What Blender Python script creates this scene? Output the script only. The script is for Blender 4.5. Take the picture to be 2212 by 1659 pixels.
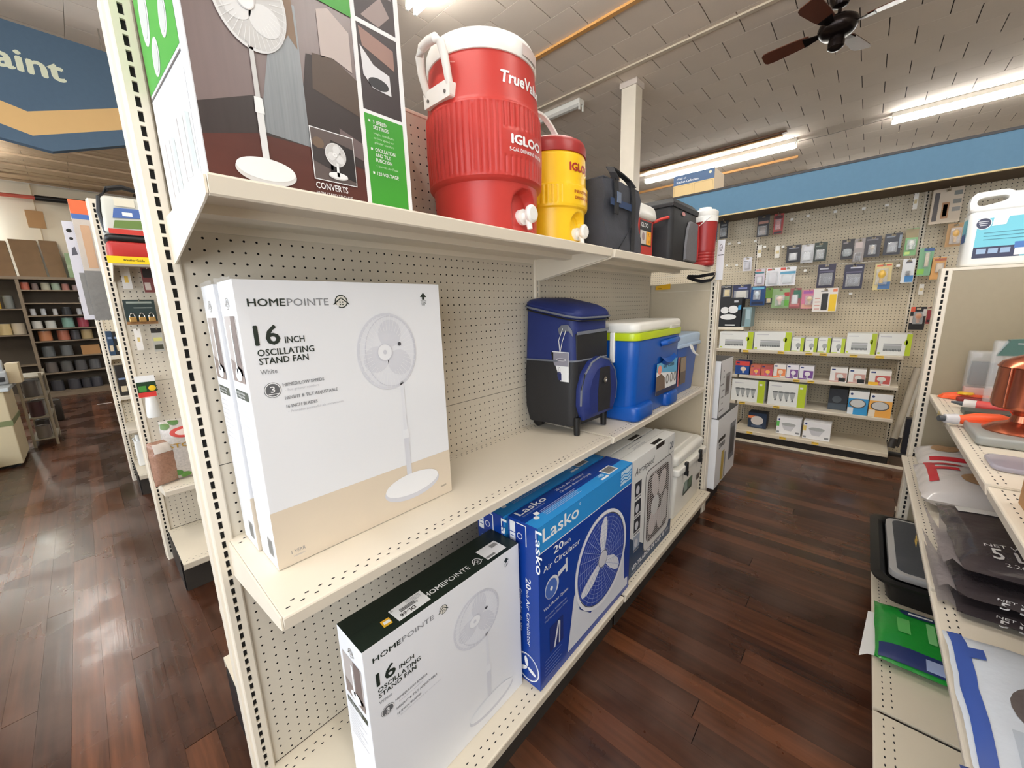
import bpy, math, random
from mathutils import Vector, Matrix
random.seed(7)
for _o in list(bpy.data.objects): bpy.data.objects.remove(_o)
sc = bpy.context.scene
COL = sc.collection
I = 0.0254          # the whole shop is laid out in inches; x along the aisle, y across it, z up
FZ = 7.0            # height of the first shelf deck above the floor (z = 0 is that deck)
PI = math.pi

# ------------------------------------------------------------------ camera
cd = bpy.data.cameras.new('camera'); cam = bpy.data.objects.new('camera', cd); COL.objects.link(cam)
CP = Vector((-5.726, -42.576, 48.005)); YAW, PIT, ROL = math.radians(42.359), math.radians(-11.193), math.radians(-1.752)
FPX = 834.243
_f = Vector((math.cos(YAW)*math.cos(PIT), math.sin(YAW)*math.cos(PIT), math.sin(PIT)))
_r = Vector((math.sin(YAW), -math.cos(YAW), 0)); _u = _r.cross(_f)
_r2 = _r*math.cos(ROL) + _u*math.sin(ROL); _u2 = -_r*math.sin(ROL) + _u*math.cos(ROL)
m = Matrix((( _r2.x, _u2.x, -_f.x, CP.x*I), (_r2.y, _u2.y, -_f.y, CP.y*I), (_r2.z, _u2.z, -_f.z, (CP.z+FZ)*I), (0,0,0,1)))
cam.matrix_world = m
cd.sensor_fit = 'HORIZONTAL'; cd.sensor_width = 36.0; cd.lens = FPX/2212*36.0; cd.clip_start = 0.02; cd.clip_end = 200
sc.camera = cam

# ------------------------------------------------------------------ view, world, daylight
sc.view_settings.view_transform = 'Standard'; sc.view_settings.look = 'None'
sc.view_settings.gamma = 1.0; sc.view_settings.use_curve_mapping = False
sc.view_settings.exposure = -0.1
W = bpy.data.worlds.new('sky'); sc.world = W; W.use_nodes = True
W.node_tree.nodes['Background'].inputs[0].default_value = (0.80, 0.88, 1.0, 1); W.node_tree.nodes['Background'].inputs[1].default_value = 1.0
DAY = 150.0         # watts of daylight per front window
TUBE_W = 15.0       # watts thrown down by each eight foot fixture (the tubes themselves glow as well)
def area(name, loc, sx, sy, rot, power, col):
    l = bpy.data.lights.new(name, 'AREA'); l.shape = 'RECTANGLE'; l.size = sx*I; l.size_y = sy*I; l.energy = power; l.color = col
    o = bpy.data.objects.new(name, l); COL.objects.link(o); o.location = (loc[0]*I, loc[1]*I, (loc[2]+FZ)*I); o.rotation_euler = rot; return o
# daylight through the shop windows in the street wall (behind and left of the camera)
area('window_daylight', (-98, 70, 60), 92, 200, (0, math.radians(-90), 0), DAY*0.8, (0.90, 0.95, 1.0))
area('window_daylight', (-98, -100, 60), 92, 110, (0, math.radians(-90), 0), DAY*0.8, (0.90, 0.95, 1.0))
area('window_daylight', (-76, 407, 104), 52, 46, (math.radians(90), 0, 0), DAY*4.0, (0.80, 0.91, 1.0))     # small high window in the back wall, left of the picture

# ------------------------------------------------------------------ materials
def lin(c):
    return tuple(((v/255)/12.92 if v/255 <= 0.04045 else ((v/255+0.055)/1.055)**2.4) for v in c)
MATS = {}
def mat(key, rgb=None, rough=0.5, metal=0.0, var=0.06, scale=9.0, bump=0.0, bscale=None, spec=0.5, alpha=1.0, trans=0.0, coat=0.0, emit=0.0, stretch=None):
    if key in MATS: return MATS[key]
    M = bpy.data.materials.new(key); M.use_nodes = True; nt = M.node_tree; N = nt.nodes; L = nt.links
    b = N['Principled BSDF']; c = lin(rgb)
    tc = N.new('ShaderNodeTexCoord'); nz = N.new('ShaderNodeTexNoise'); nz.inputs['Scale'].default_value = scale; nz.inputs['Detail'].default_value = 4
    src = tc.outputs['Object']
    if stretch:
        mp = N.new('ShaderNodeMapping'); mp.inputs['Scale'].default_value = stretch; L.new(src, mp.inputs[0]); src = mp.outputs[0]
    L.new(src, nz.inputs['Vector'])
    mx = N.new('ShaderNodeMix'); mx.data_type = 'RGBA'; L.new(nz.outputs['Fac'], mx.inputs['Factor'])
    mx.inputs[6].default_value = tuple(v*(1-var) for v in c)+(1,); mx.inputs[7].default_value = tuple(min(1, v*(1+var)) for v in c)+(1,)
    L.new(mx.outputs[2], b.inputs['Base Color'])
    b.inputs['Roughness'].default_value = rough; b.inputs['Metallic'].default_value = metal; b.inputs['Specular IOR Level'].default_value = spec
    b.inputs['Alpha'].default_value = alpha; b.inputs['Transmission Weight'].default_value = trans; b.inputs['Coat Weight'].default_value = coat
    if trans: b.inputs['IOR'].default_value = 1.15
    if emit:
        L.new(mx.outputs[2], b.inputs['Emission Color']); b.inputs['Emission Strength'].default_value = emit
    if bump:
        nb = N.new('ShaderNodeTexNoise'); nb.inputs['Scale'].default_value = bscale or scale*6; nb.inputs['Detail'].default_value = 3; L.new(src, nb.inputs['Vector'])
        bp = N.new('ShaderNodeBump'); bp.inputs['Strength'].default_value = bump; bp.inputs['Distance'].default_value = 0.004
        L.new(nb.outputs['Fac'], bp.inputs['Height']); L.new(bp.outputs[0], b.inputs['Normal'])
    MATS[key] = M; return M
def flat(rgb, rough=0.42):          # printed ink / plain plastic of one colour
    return mat('ink_%d_%d_%d_%d' % (*rgb, int(rough*100)), rgb, rough, var=0.03, scale=14)

beige = mat('shelf_paint', (226, 216, 198), 0.38, var=0.03, scale=5, bump=0.04, bscale=60)
beige2 = mat('shelf_paint_worn', (220, 209, 188), 0.42, var=0.06, scale=5, bump=0.05, bscale=60)
panelm = mat('panel_hardboard', (208, 199, 182), 0.5, var=0.05, scale=4)
dark = mat('shadow_gap', (22, 21, 22), 0.8, var=0.2)
blk = mat('black_plastic', (18, 18, 20), 0.4, var=0.2)
chrome = mat('zinc_wire', (190, 188, 182), 0.25, metal=1.0)
white = flat((238, 238, 238)); black = flat((20, 22, 22)); grey = flat((130, 132, 136)); lgrey = flat((200, 201, 206)); mgrey = flat((168, 169, 176))

# ------------------------------------------------------------------ mesh helpers (all in inches)
class MB:
    def __init__(s): s.v = []; s.f = []; s.mi = []; s.sm = []
    def add(s, vs, fs, mi=0, sm=False):
        n = len(s.v); s.v += [tuple(p) for p in vs]; s.f += [tuple(i+n for i in f) for f in fs]; s.mi += [mi]*len(fs); s.sm += [sm]*len(fs); return s
    def box(s, x0, y0, z0, x1, y1, z1, mi=0):
        return s.add([(x0,y0,z0),(x1,y0,z0),(x1,y1,z0),(x0,y1,z0),(x0,y0,z1),(x1,y0,z1),(x1,y1,z1),(x0,y1,z1)],
                     [(0,3,2,1),(4,5,6,7),(0,1,5,4),(1,2,6,5),(2,3,7,6),(3,0,4,7)], mi)
    def loft(s, rings, mi=0, sm=True, close=True, cap=True):
        n = len(rings[0]); vs = [p for r in rings for p in r]; fs = []
        for i in range(len(rings)-1):
            for j in range(n if close else n-1):
                k = (j+1) % n; fs.append((i*n+j, i*n+k, (i+1)*n+k, (i+1)*n+j))
        s.add(vs, fs, mi, sm)
        if cap and close: s.add(rings[0], [tuple(reversed(range(n)))], mi); s.add(rings[-1], [tuple(range(n))], mi)
        return s
    def lathe(s, prof, c=(0,0,0), seg=32, mi=0, axis='z', sm=True, cap=True):
        R = []
        for r, h in prof:
            ring = []
            for j in range(seg):
                a = 2*PI*j/seg; x, y = r*math.cos(a), r*math.sin(a)
                ring.append({'z': (c[0]+x, c[1]+y, c[2]+h), 'y': (c[0]-x, c[1]+h, c[2]+y), 'x': (c[0]+h, c[1]+x, c[2]+y)}[axis])
            R.append(ring)
        return s.loft(R, mi, sm, True, cap)
    def cyl(s, p, q, r, r2=None, seg=12, mi=0, sm=True):
        return s.tube([p, q], [r, r if r2 is None else r2], seg, mi, sm)
    def tube(s, pts, r, seg=8, mi=0, sm=True):
        P = [Vector(p) for p in pts]; rings = []
        for i, p in enumerate(P):
            d = (P[min(i+1, len(P)-1)]-P[max(i-1, 0)]).normalized()
            a = Vector((0,0,1)) if abs(d.z) < 0.9 else Vector((1,0,0)); e = d.cross(a).normalized(); g = e.cross(d)
            rr = r[i] if isinstance(r, (list, tuple)) else r
            rings.append([tuple(p+(e*math.cos(2*PI*j/seg)+g*math.sin(2*PI*j/seg))*rr) for j in range(seg)])
        return s.loft(rings, mi, sm)
    def strap(s, pts, w, th, wdir, mi=0):       # flat ribbon along a path
        P = [Vector(p) for p in pts]; wd = Vector(wdir).normalized(); rings = []
        for i, p in enumerate(P):
            d = (P[min(i+1, len(P)-1)]-P[max(i-1, 0)]).normalized(); n = d.cross(wd).normalized()
            rings.append([tuple(p+wd*a*w/2+n*b*th/2) for a, b in ((-1,-1),(1,-1),(1,1),(-1,1))])
        return s.loft(rings, mi, False)
    def prism(s, poly, axis, a, b, mi=0):       # polygon extruded along an axis
        def pt(p, t): return {'x': (t, p[0], p[1]), 'y': (p[0], t, p[1]), 'z': (p[0], p[1], t)}[axis]
        return s.loft([[pt(p, a) for p in poly], [pt(p, b) for p in poly]], mi, False)
    def rbox(s, x0, y0, z0, x1, y1, z1, r, seg=4, taper=0.0, mi=0, rz=None, nz=1, bulge=0.0):   # upright box with rounded corners, wider (taper) at the top
        cx, cy = (x0+x1)/2, (y0+y1)/2; hx, hy = (x1-x0)/2, (y1-y0)/2; rz = min(r, (z1-z0)/2) if rz is None else rz
        prof = [(0.0, z0, -rz)] if False else []
        st = []
        for k in range(4): a = PI/2*k/3; st.append((z0+rz*(1-math.sin(a)), rz*(1-math.cos(a))))
        st = [(z0+rz*(1-math.cos(PI/2*k/3)), rz*(1-math.sin(PI/2*k/3))) for k in range(4)] if rz > 0 else [(z0, 0)]
        mid = [(z0+(z1-z0)*k/(nz+1), 0) for k in range(1, nz+1)]
        en = [(z1-rz*(1-math.cos(PI/2*k/3)), rz*(1-math.sin(PI/2*k/3))) for k in range(3, -1, -1)] if rz > 0 else [(z1, 0)]
        rings = []
        for z, ins in st+mid+en:
            t = (z-z0)/(z1-z0); ax = hx-ins-taper*(1-t)+bulge*math.sin(PI*t); ay = hy-ins-taper*(1-t)+bulge*math.sin(PI*t); ring = []
            rr = max(0.02, min(r, ax, ay))
            for qx, qy, a0 in ((1,1,0),(-1,1,90),(-1,-1,180),(1,-1,270)):
                for k in range(seg+1):
                    a = math.radians(a0+90*k/seg); ring.append((cx+qx*(ax-rr)+rr*math.cos(a), cy+qy*(ay-rr)+rr*math.sin(a), z))
            rings.append(ring)
        return s.loft(rings, mi, True)
    def build(s, name, mats, parent=None, off=(0,0,0), bevel=0.0, smooth=False, solid=0.0, auto=None):
        me = bpy.data.meshes.new(name)
        zo = FZ if parent is None else 0
        me.from_pydata([((x-off[0])*I, (y-off[1])*I, (z-off[2]+zo)*I) for x, y, z in s.v], [], s.f)
        for M in (mats if isinstance(mats, (list, tuple)) else [mats]): me.materials.append(M)
        me.polygons.foreach_set('material_index', s.mi); me.polygons.foreach_set('use_smooth', [smooth or a for a in s.sm])
        me.update()
        o = bpy.data.objects.new(name, me); COL.objects.link(o)
        if parent is not None: o.parent = parent
        if bevel:
            bv = o.modifiers.new('edge', 'BEVEL'); bv.width = bevel*I; bv.segments = 2; bv.limit_method = 'ANGLE'; bv.angle_limit = math.radians(50)
        if any(s.sm) or smooth:
            me.set_sharp_from_angle(angle=math.radians(40))
        return o
def tag(o, label=None, cat=None, group=None, kind=None):
    if label: o['label'] = label
    if cat: o['category'] = cat
    if group: o['group'] = group
    if kind: o['kind'] = kind
    return o
class Thing:
    pass
def thing(name, label, cat, loc, rz=0.0, group=None, kind=None):
    o = bpy.data.objects.new(name, None); COL.objects.link(o); o.empty_display_size = 0.05
    o.location = (loc[0]*I, loc[1]*I, (loc[2]+FZ)*I); o.rotation_euler = (0, 0, rz)
    tag(o, label, cat, group, kind); LOC[o.name] = Vector(loc); return o
LOC = {}
def struct(name, mb, mats, parent=None, **k):
    o = mb.build(name, mats, parent, **k)
    if parent is None: o['kind'] = 'structure'
    return o
def copy_tree(o, parent=None):
    c = o.copy(); COL.objects.link(c)
    if parent is not None: c.parent = parent
    for ch in list(o.children):
        copy_tree(ch, c)
    return c
def place(o, loc, rz=0.0, label=None, group=None):
    o.location = (loc[0]*I, loc[1]*I, (loc[2]+FZ)*I); o.rotation_euler = (0, 0, rz)
    if label: o['label'] = label
    if group: o['group'] = group
    LOC[o.name] = Vector(loc); return o

# ------------------------------------------------------------------ flat print on faces
TXT = {}
def glyphs(st, bold=0.0, shear=0.0):
    k = (st, bold, shear)
    if k not in TXT:
        cu = bpy.data.curves.new('t', 'FONT'); cu.body = st; cu.size = 1.0; cu.offset = 0.0; cu.shear = shear; cu.resolution_u = 2
        ob = bpy.data.objects.new('t', cu); me = bpy.data.meshes.new_from_object(ob)
        vs = [(v.co.x, v.co.y) for v in me.vertices]; fs = [tuple(p.vertices) for p in me.polygons]
        bpy.data.objects.remove(ob); bpy.data.meshes.remove(me); bpy.data.curves.remove(cu)
        if bold:
            v0, f0 = vs, fs; vs, fs = [], []
            for dx, dy in ((0, 0), (bold, 0), (-bold, 0), (0, bold*0.8), (0, -bold*0.8)):
                n = len(vs); vs = vs+[(a+dx, b+dy) for a, b in v0]; fs = fs+[tuple(i+n for i in f) for f in f0]
        TXT[k] = (vs, fs)
    return TXT[k]
def bounds(vs): return min(v[0] for v in vs), max(v[0] for v in vs), min(v[1] for v in vs), max(v[1] for v in vs)
class Face:
    """a printed face: o lower left corner, u right, v up, n outward (as seen from outside)"""
    def __init__(s, t, o, u, v, n): s.t = t; s.o = Vector(o)-LOC[t.name]; s.u = Vector(u); s.v = Vector(v); s.n = Vector(n); s.acc = {}
    def P(s, a, b, l): return tuple(s.o+s.u*a+s.v*b+s.n*(0.014*l))
    def mb(s, name, M):
        m_ = MB(); s.acc.setdefault((name, M.name), ([], M))[0].append(m_); return m_
    def poly(s, pts, M, name='print', l=1):
        s.mb(name, M).add([s.P(a, b, l) for a, b in pts], [tuple(range(len(pts)))]); return s
    def rect(s, a0, b0, a1, b1, M, name='print', l=1): return s.poly([(a0,b0),(a1,b0),(a1,b1),(a0,b1)], M, name, l)
    def disc(s, cx, cy, rx, ry, M, name='print', l=1, seg=36, rot=0.0, a0=0, a1=360):
        r = math.radians(rot); pts = []
        for k in range(seg):
            a = math.radians(a0+(a1-a0)*k/(seg if a1-a0 >= 360 else seg-1)); x, y = rx*math.cos(a), ry*math.sin(a)
            pts.append((cx+x*math.cos(r)-y*math.sin(r), cy+x*math.sin(r)+y*math.cos(r)))
        return s.poly(pts, M, name, l)
    def ring(s, cx, cy, rx, ry, w, M, name='print', l=1, seg=40, a0=0, a1=360, rot=0.0):
        vs = []; fs = []; n = seg+1; r = math.radians(rot)
        for k in range(n):
            a = math.radians(a0+(a1-a0)*k/seg)
            for q in (0, w):
                x, y = (rx-q)*math.cos(a), (ry-q)*math.sin(a)
                vs.append(s.P(cx+x*math.cos(r)-y*math.sin(r), cy+x*math.sin(r)+y*math.cos(r), l))
        for k in range(seg): fs.append((2*k, 2*k+2, 2*k+3, 2*k+1))
        s.mb(name, M).add(vs, fs); return s
    def line(s, pts, w, M, name='print', l=1):
        for (a, b), (c, d) in zip(pts[:-1], pts[1:]):
            dx, dy = c-a, d-b; q = math.hypot(dx, dy) or 1; ox, oy = -dy/q*w/2, dx/q*w/2
            s.poly([(a+ox,b+oy),(a-ox,b-oy),(c-ox,d-oy),(c+ox,d+oy)], M, name, l)
        return s
    def text(s, st, x, y, h, M, w=None, bold=0.0, shear=0.0, rot=0.0, name='lettering', l=2, align='L'):
        vs, fs = glyphs(st, bold, shear); x0, x1, _, _ = bounds(vs); hv = glyphs('H', bold, 0); y0, y1 = bounds(hv[0])[2:]
        sy = h/(y1-y0); sx = (w/(x1-x0)) if w else sy
        if align == 'C': x -= sx*(x1-x0)/2*math.cos(math.radians(rot)); y -= sx*(x1-x0)/2*math.sin(math.radians(rot))
        c, d = math.cos(math.radians(rot)), math.sin(math.radians(rot))
        g_ = s.mb(name, M); g_.sz = h; nv = len(vs)//5 if bold else len(vs); g_.add([s.P(x+(vx-x0)*sx*c-(vy-y0)*sy*d, y+(vx-x0)*sx*d+(vy-y0)*sy*c, l+0.18*(i//nv)) for i, (vx, vy) in enumerate(vs)], fs); return s
    def flush(s):
        for (name, _), (lst, M) in s.acc.items():
            bx = []; par = list(range(len(lst)))           # pieces of print that lie apart become parts of their own
            def root(i):
                while par[i] != i: i = par[i]
                return i
            for m_ in lst:
                lo = [min(v[k] for v in m_.v) for k in range(3)]; hi = [max(v[k] for v in m_.v) for k in range(3)]; bx.append((lo, hi, getattr(m_, 'sz', None) or max(h-l for l, h in zip(lo, hi))))
            if len(lst) < 120:
                for i in range(len(lst)):
                    for j in range(i):
                        g = math.sqrt(sum(max(0.0, bx[i][0][k]-bx[j][1][k], bx[j][0][k]-bx[i][1][k])**2 for k in range(3)))
                        if g <= max(0.75, 0.48*max(bx[i][2], bx[j][2])): par[root(i)] = root(j)
            else: par = [0]*len(lst)
            cl = {}
            for i, m_ in enumerate(lst): cl.setdefault(root(i), MB()).add(m_.v, m_.f, 0, m_.sm[0])
            for c_ in cl.values(): c_.build(name, M, s.t)
        s.acc = {}
def front(t, x0, y, z0): return Face(t, (x0, y, z0), (1,0,0), (0,0,1), (0,-1,0))      # faces -y
def side(t, x, y1, z0): return Face(t, (x, y1, z0), (0,-1,0), (0,0,1), (-1,0,0))      # faces -x (right is -y)
def topf(t, x0, y0, z): return Face(t, (x0, y0, z), (1,0,0), (0,1,0), (0,0,1))
def back(t, x1, y, z0): return Face(t, (x1, y, z0), (-1,0,0), (0,0,1), (0,1,0))       # faces +y
def carton(name, label, x0, y0, z0, x1, y1, z1, M, cat='box', group=None, rz=0.0, bevel=0.06, part='carton'):
    c = ((x0+x1)/2, (y0+y1)/2, z0); t = thing(name, label, cat, c, rz, group)
    MB().box(x0, y0, z0, x1, y1, z1).build(part, M, t, off=c, bevel=bevel); return t
def inframe(p, margin=60):
    d = Vector(p)-CP; z = d.dot(_f)
    if z < 5: return None
    u = 1106+FPX*d.dot(_r2)/z; v = 829.5-FPX*d.dot(_u2)/z
    return z if (-margin < u < 2212+margin and -margin < v < 1659+margin) else None
# ================================================================== the setting
H = 145.0
XW0, XW1, YW0, YW1 = -100.0, 470.0, -210.0, 412.0
def wood_floor():
    M = bpy.data.materials.new('floor_boards'); M.use_nodes = True; nt = M.node_tree; N = nt.nodes; L = nt.links; b = N['Principled BSDF']
    g = N.new('ShaderNodeNewGeometry'); oi = N.new('ShaderNodeObjectInfo')
    mp = N.new('ShaderNodeMapping'); mp.inputs['Scale'].default_value = (26, 1.4, 1); L.new(g.outputs['Position'], mp.inputs[0])
    n1 = N.new('ShaderNodeTexNoise'); n1.inputs['Scale'].default_value = 1.6; n1.inputs['Detail'].default_value = 6; L.new(mp.outputs[0], n1.inputs['Vector'])
    n2 = N.new('ShaderNodeTexNoise'); n2.inputs['Scale'].default_value = 2.6; n2.inputs['Detail'].default_value = 5; L.new(g.outputs['Position'], n2.inputs['Vector'])
    ad = N.new('ShaderNodeMath'); ad.operation = 'ADD'; L.new(oi.outputs['Random'], ad.inputs[0]); L.new(g.outputs['Random Per Island'], ad.inputs[1])
    fr = N.new('ShaderNodeMath'); fr.operation = 'FRACT'; L.new(ad.outputs[0], fr.inputs[0])
    cr = N.new('ShaderNodeValToRGB'); L.new(fr.outputs[0], cr.inputs[0])
    cr.color_ramp.elements[0].color = lin((56, 31, 19))+(1,); cr.color_ramp.elements[1].color = lin((104, 63, 41))+(1,)
    e = cr.color_ramp.elements.new(0.5); e.color = lin((76, 44, 28))+(1,)
    gr = N.new('ShaderNodeValToRGB'); L.new(n1.outputs['Fac'], gr.inputs[0]); gr.color_ramp.elements[0].position = 0.3; gr.color_ramp.elements[1].position = 0.72
    gr.color_ramp.elements[0].color = (0.5, 0.48, 0.46, 1); gr.color_ramp.elements[1].color = (1.18, 1.15, 1.1, 1)
    mu = N.new('ShaderNodeMix'); mu.data_type = 'RGBA'; mu.blend_type = 'MULTIPLY'; mu.inputs['Factor'].default_value = 1.0; L.new(cr.outputs[0], mu.inputs[6]); L.new(gr.outputs[0], mu.inputs[7])
    we = N.new('ShaderNodeValToRGB'); L.new(n2.outputs['Fac'], we.inputs[0]); we.color_ramp.elements[0].position = 0.5; we.color_ramp.elements[1].position = 0.72
    we.color_ramp.elements[0].color = (0,0,0,1); we.color_ramp.elements[1].color = (0.3,0.3,0.3,1)
    wx = N.new('ShaderNodeMix'); wx.data_type = 'RGBA'; L.new(we.outputs[0], wx.inputs['Factor']); L.new(mu.outputs[2], wx.inputs[6]); wx.inputs[7].default_value = lin((120, 98, 86))+(1,)
    L.new(wx.outputs[2], b.inputs['Base Color'])
    ro = N.new('ShaderNodeMapRange'); L.new(n2.outputs['Fac'], ro.inputs[0]); ro.inputs[1].default_value = 0.3; ro.inputs[2].default_value = 0.7; ro.inputs[3].default_value = 0.16; ro.inputs[4].default_value = 0.42
    L.new(ro.outputs[0], b.inputs['Roughness'])
    bp = N.new('ShaderNodeBump'); bp.inputs['Strength'].default_value = 0.06; bp.inputs['Distance'].default_value = 0.004; L.new(n2.outputs['Fac'], bp.inputs['Height'])
    bp2 = N.new('ShaderNodeBump'); bp2.inputs['Strength'].default_value = 0.2; bp2.inputs['Distance'].default_value = 0.002; L.new(n1.outputs['Fac'], bp2.inputs['Height']); L.new(bp.outputs[0], bp2.inputs['Normal'])
    L.new(bp2.outputs[0], b.inputs['Normal'])
    return M
floorm = wood_floor()
floor = struct('floor', MB().box(XW0, YW0, -9.0, XW1, YW1, -7.32), mat('subfloor', (24, 16, 12), 0.9))
def pieces(parent, name, cells, M, th, z, stuffname, limit=300):
    """cells: (x0,y0,x1,y1); the ones that show largest become objects, the rest one mesh of stuff"""
    sc_ = []
    for c in cells:
        p = ((c[0]+c[2])/2, (c[1]+c[3])/2, z)
        zs = [inframe(q) for q in (p, (c[0], c[1], z), (c[2], c[3], z), (c[0], c[3], z), (c[2], c[1], z))]; zs = [q for q in zs if q]
        sc_.append(((1/min(zs)**2 if zs else 0), c))
    sc_.sort(key=lambda q: -q[0])
    cube = {}
    for k, (s_, c) in enumerate(sc_[:limit]):
        if s_ == 0: continue
        o = None
        key = (round(c[2]-c[0], 1), round(c[3]-c[1], 1)); wx, wy = key
        if key not in cube:
            cube[key] = MB().box(-wx/2, -wy/2, -th, wx/2, wy/2, 0).build(name, M, parent, bevel=0.05 if name == 'ceiling_tile' else 0.0); o = cube[key]
        else:
            o = cube[key].copy(); COL.objects.link(o)
        o.location = ((c[0]+c[2])/2*I, (c[1]+c[3])/2*I, (z+FZ)*I)
    mb = MB()
    for s_, c in sc_[limit:]+[q for q in sc_[:limit] if q[0] == 0]: mb.box(c[0], c[1], z-th, c[2], c[3], z)
    if mb.v:
        o = mb.build(stuffname, M, parent, off=(0, 0, -FZ)); o['kind'] = 'stuff'
rnd = random.Random(3); cells = []
PW = 3.32; k = 0; x = -62.0
while x < 176:
    y = -130 - rnd.choice((0, 20, 45, 70))
    while y < YW1:
        ln = rnd.choice((72, 96, 96, 120)); y1 = min(y+ln, YW1)
        cells.append((x+0.03, y+0.03, x+PW-0.03, y1-0.03)); y += ln
    x += PW
pieces(floor, 'floor_board', cells, floorm, 0.7, -7.0, 'far_floor_boards')
# ---- ceiling
tilem = mat('ceiling_tile', (230, 215, 199), 0.8, var=0.07, scale=2.2, bump=0.12, bscale=90)
ceiling = struct('ceiling', MB().box(XW0, YW0, H+0.55, XW1, YW1, H+2), mat('ceiling_backing', (74, 66, 58), 0.9))
TX, TY = 14.1, 15.7; cells = []
nx0 = -16
for i in range(nx0, 24):
    xa = 134.3+i*TX
    if xa > XW1 or xa < XW0-14: continue
    for j in range(-18, 28):
        ya = 17.4+j*TY+(TY/2 if i % 2 else 0)
        if ya < YW0-16 or ya+TY > YW1: continue
        if xa < 40 and ya > 186: continue
        cells.append((xa+0.05, ya+0.14, xa+TX-0.05, ya+TY-0.14))
rt = random.Random(5)
pieces(ceiling, 'ceiling_tile', cells, tilem, 0.45, H+0.45, 'far_ceiling_tiles')
plankm = mat('ceiling_plank', (170, 146, 118), 0.7, var=0.22, scale=3, stretch=(0.5, 6, 1))
mbp = []
y = 190.0; k = 0
while y < YW1-6:
    xa = XW0
    for xe in ((-60, -12, 40) if k % 2 else (-72, 6, 40)):
        o = MB().box(xa+0.1, y+0.25, H-0.3-(0.9 if k % 3 == 0 else 0.0), xe-0.1, y+7.3, H+0.5).build('ceiling_plank', plankm, ceiling, off=(0, 0, -FZ)); xa = xe
    y += 8.1; k += 1
def bar(name, x0, y0, z0, x1, y1, z1, M, bevel=0.05):
    return struct(name, MB().box(x0, y0, z0, x1, y1, z1), M, bevel=bevel)
oak = mat('oak_strip', (206, 152, 88), 0.5, var=0.12, scale=4, stretch=(6, 0.6, 6))
pale = mat('painted_moulding', (205, 190, 168), 0.6)
brownst = mat('brown_strip', (112, 78, 56), 0.6, var=0.15)
bar('trim_1', 131.6, -60, H-0.9, 133.4, 190, H-0.05, oak)
bar('trim_2', 164.2, -110, H-0.7, 166.0, 190, H-0.05, pale)
bar('trim_3', 289.5, 3.5, H-1.0, 292.5, 130, H-0.05, brownst)
bar('trim_4', 292.8, 6, H-1.6, 295.3, 130, H-0.05, oak)
bar('trim_5', 344.5, 4, H-1.5, 347, 120, H-0.05, oak)
bar('trim_6', 388, 3, H-1.2, 391, 120, H-0.05, brownst)
# ---- walls
wallm = mat('wall_board', (214, 203, 182), 0.8, var=0.06, scale=1.6, bump=0.05)
mbk = MB()
for a, b_, c, d in ((-52, XW1, -7, H+0.5), (XW0, -100, -7, H+0.5), (XW0, -52, -7, 80), (XW0, -52, 128, H+0.5)): mbk.box(a, YW1, c, max(b_, a+0.01), YW1+4, d)
struct('wall_back', mbk, wallm)
struct('window_3', MB().box(XW0, YW1+1.5, 80, XW0+2, YW1+2.5, 128).box(-54, YW1+1.5, 80, -52, YW1+2.5, 128).box(XW0, YW1+1.5, 80, -52, YW1+2.5, 82).box(XW0, YW1+1.5, 126, -52, YW1+2.5, 128).box(-77, YW1+1.5, 80, -75, YW1+2.5, 128), flat((90, 92, 95)))
struct('wall_right', MB().box(XW0, YW0-4, -7, XW1, YW0, H+0.5), wallm)
struct('wall_far', MB().box(XW1, YW0, -7, XW1+4, YW1, H+0.5), mat('wall_white', (226, 224, 218), 0.8))
mbw = MB()
for a, b_, c, d in ((YW0, YW1, -7, 10), (YW0, YW1, 108, H+0.5), (YW0, -160, 10, 108), (-42, -34, 10, 108), (174, YW1, 10, 108)): mbw.box(XW0-4, a, c, XW0, b_, d)
struct('wall_street', mbw, wallm)
for n_, (a, b_) in enumerate(((-160, -42), (-34, 174))):
    w = struct('window_%d' % (n_+1), MB().box(XW0-2.4, a, 10, XW0-1.4, a+3, 108).box(XW0-2.4, b_-3, 10, XW0-1.4, b_, 108).box(XW0-2.4, a, 10, XW0-1.4, b_, 13).box(XW0-2.4, a, 105, XW0-1.4, b_, 108).box(XW0-2.4, (a+b_)/2-1, 10, XW0-1.4, (a+b_)/2+1, 108), flat((90, 92, 95)))
struct('baseboard_back', MB().box(XW0, YW1-0.7, -7, XW1, YW1, -2), mat('base_paint', (150, 140, 120), 0.6))
# board joints on the back wall above the paint rack, a reddish and a black pipe and a patch
for xj in (-61, -13, 35): struct('trim_%d' % (20+int(xj) % 7), MB().box(xj-0.25, YW1-0.25, 84, xj+0.25, YW1, H), mat('joint', (176, 158, 128), 0.8))
t = thing('wall_pipe', 'long pipe high on the tan wall, half red and half black', 'pipe', (-10, 405, 135))
MB().cyl((-70, 405, 133.5), (-12, 405, 134.7), 1.3).build('red_pipe', flat((196, 92, 78)), t, off=(-10, 405, 135))
MB().cyl((-12, 405, 134.7), (60, 405, 136.2), 1.9).box(6.5, 403, 130, 9.5, 407, 134).build('black_pipe', blk, t, off=(-10, 405, 135))
tag(MB().box(-18.5, YW1-0.5, 115, -10, YW1-0.02, 127).build('cardboard_patch', mat('brown_card', (168, 130, 88), 0.8)), 'small square of brown cardboard patched on the tan wall', 'patch')
# ---- square column
t = thing('column', 'square cream painted column rising to the ceiling behind the coolers', 'column', (178, 46.5, -7))
o_ = (178, 46.5, -7)
MB().box(174.9, 43.1, -7, 181.4, 50.0, H-2).build('shaft', mat('column_paint', (232, 222, 204), 0.45), t, off=o_, bevel=0.15)
MB().box(174.3, 42.5, H-2.4, 182, 50.6, H).build('collar', mat('collar_paint', (212, 200, 190), 0.5), t, off=o_, bevel=0.1)
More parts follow.
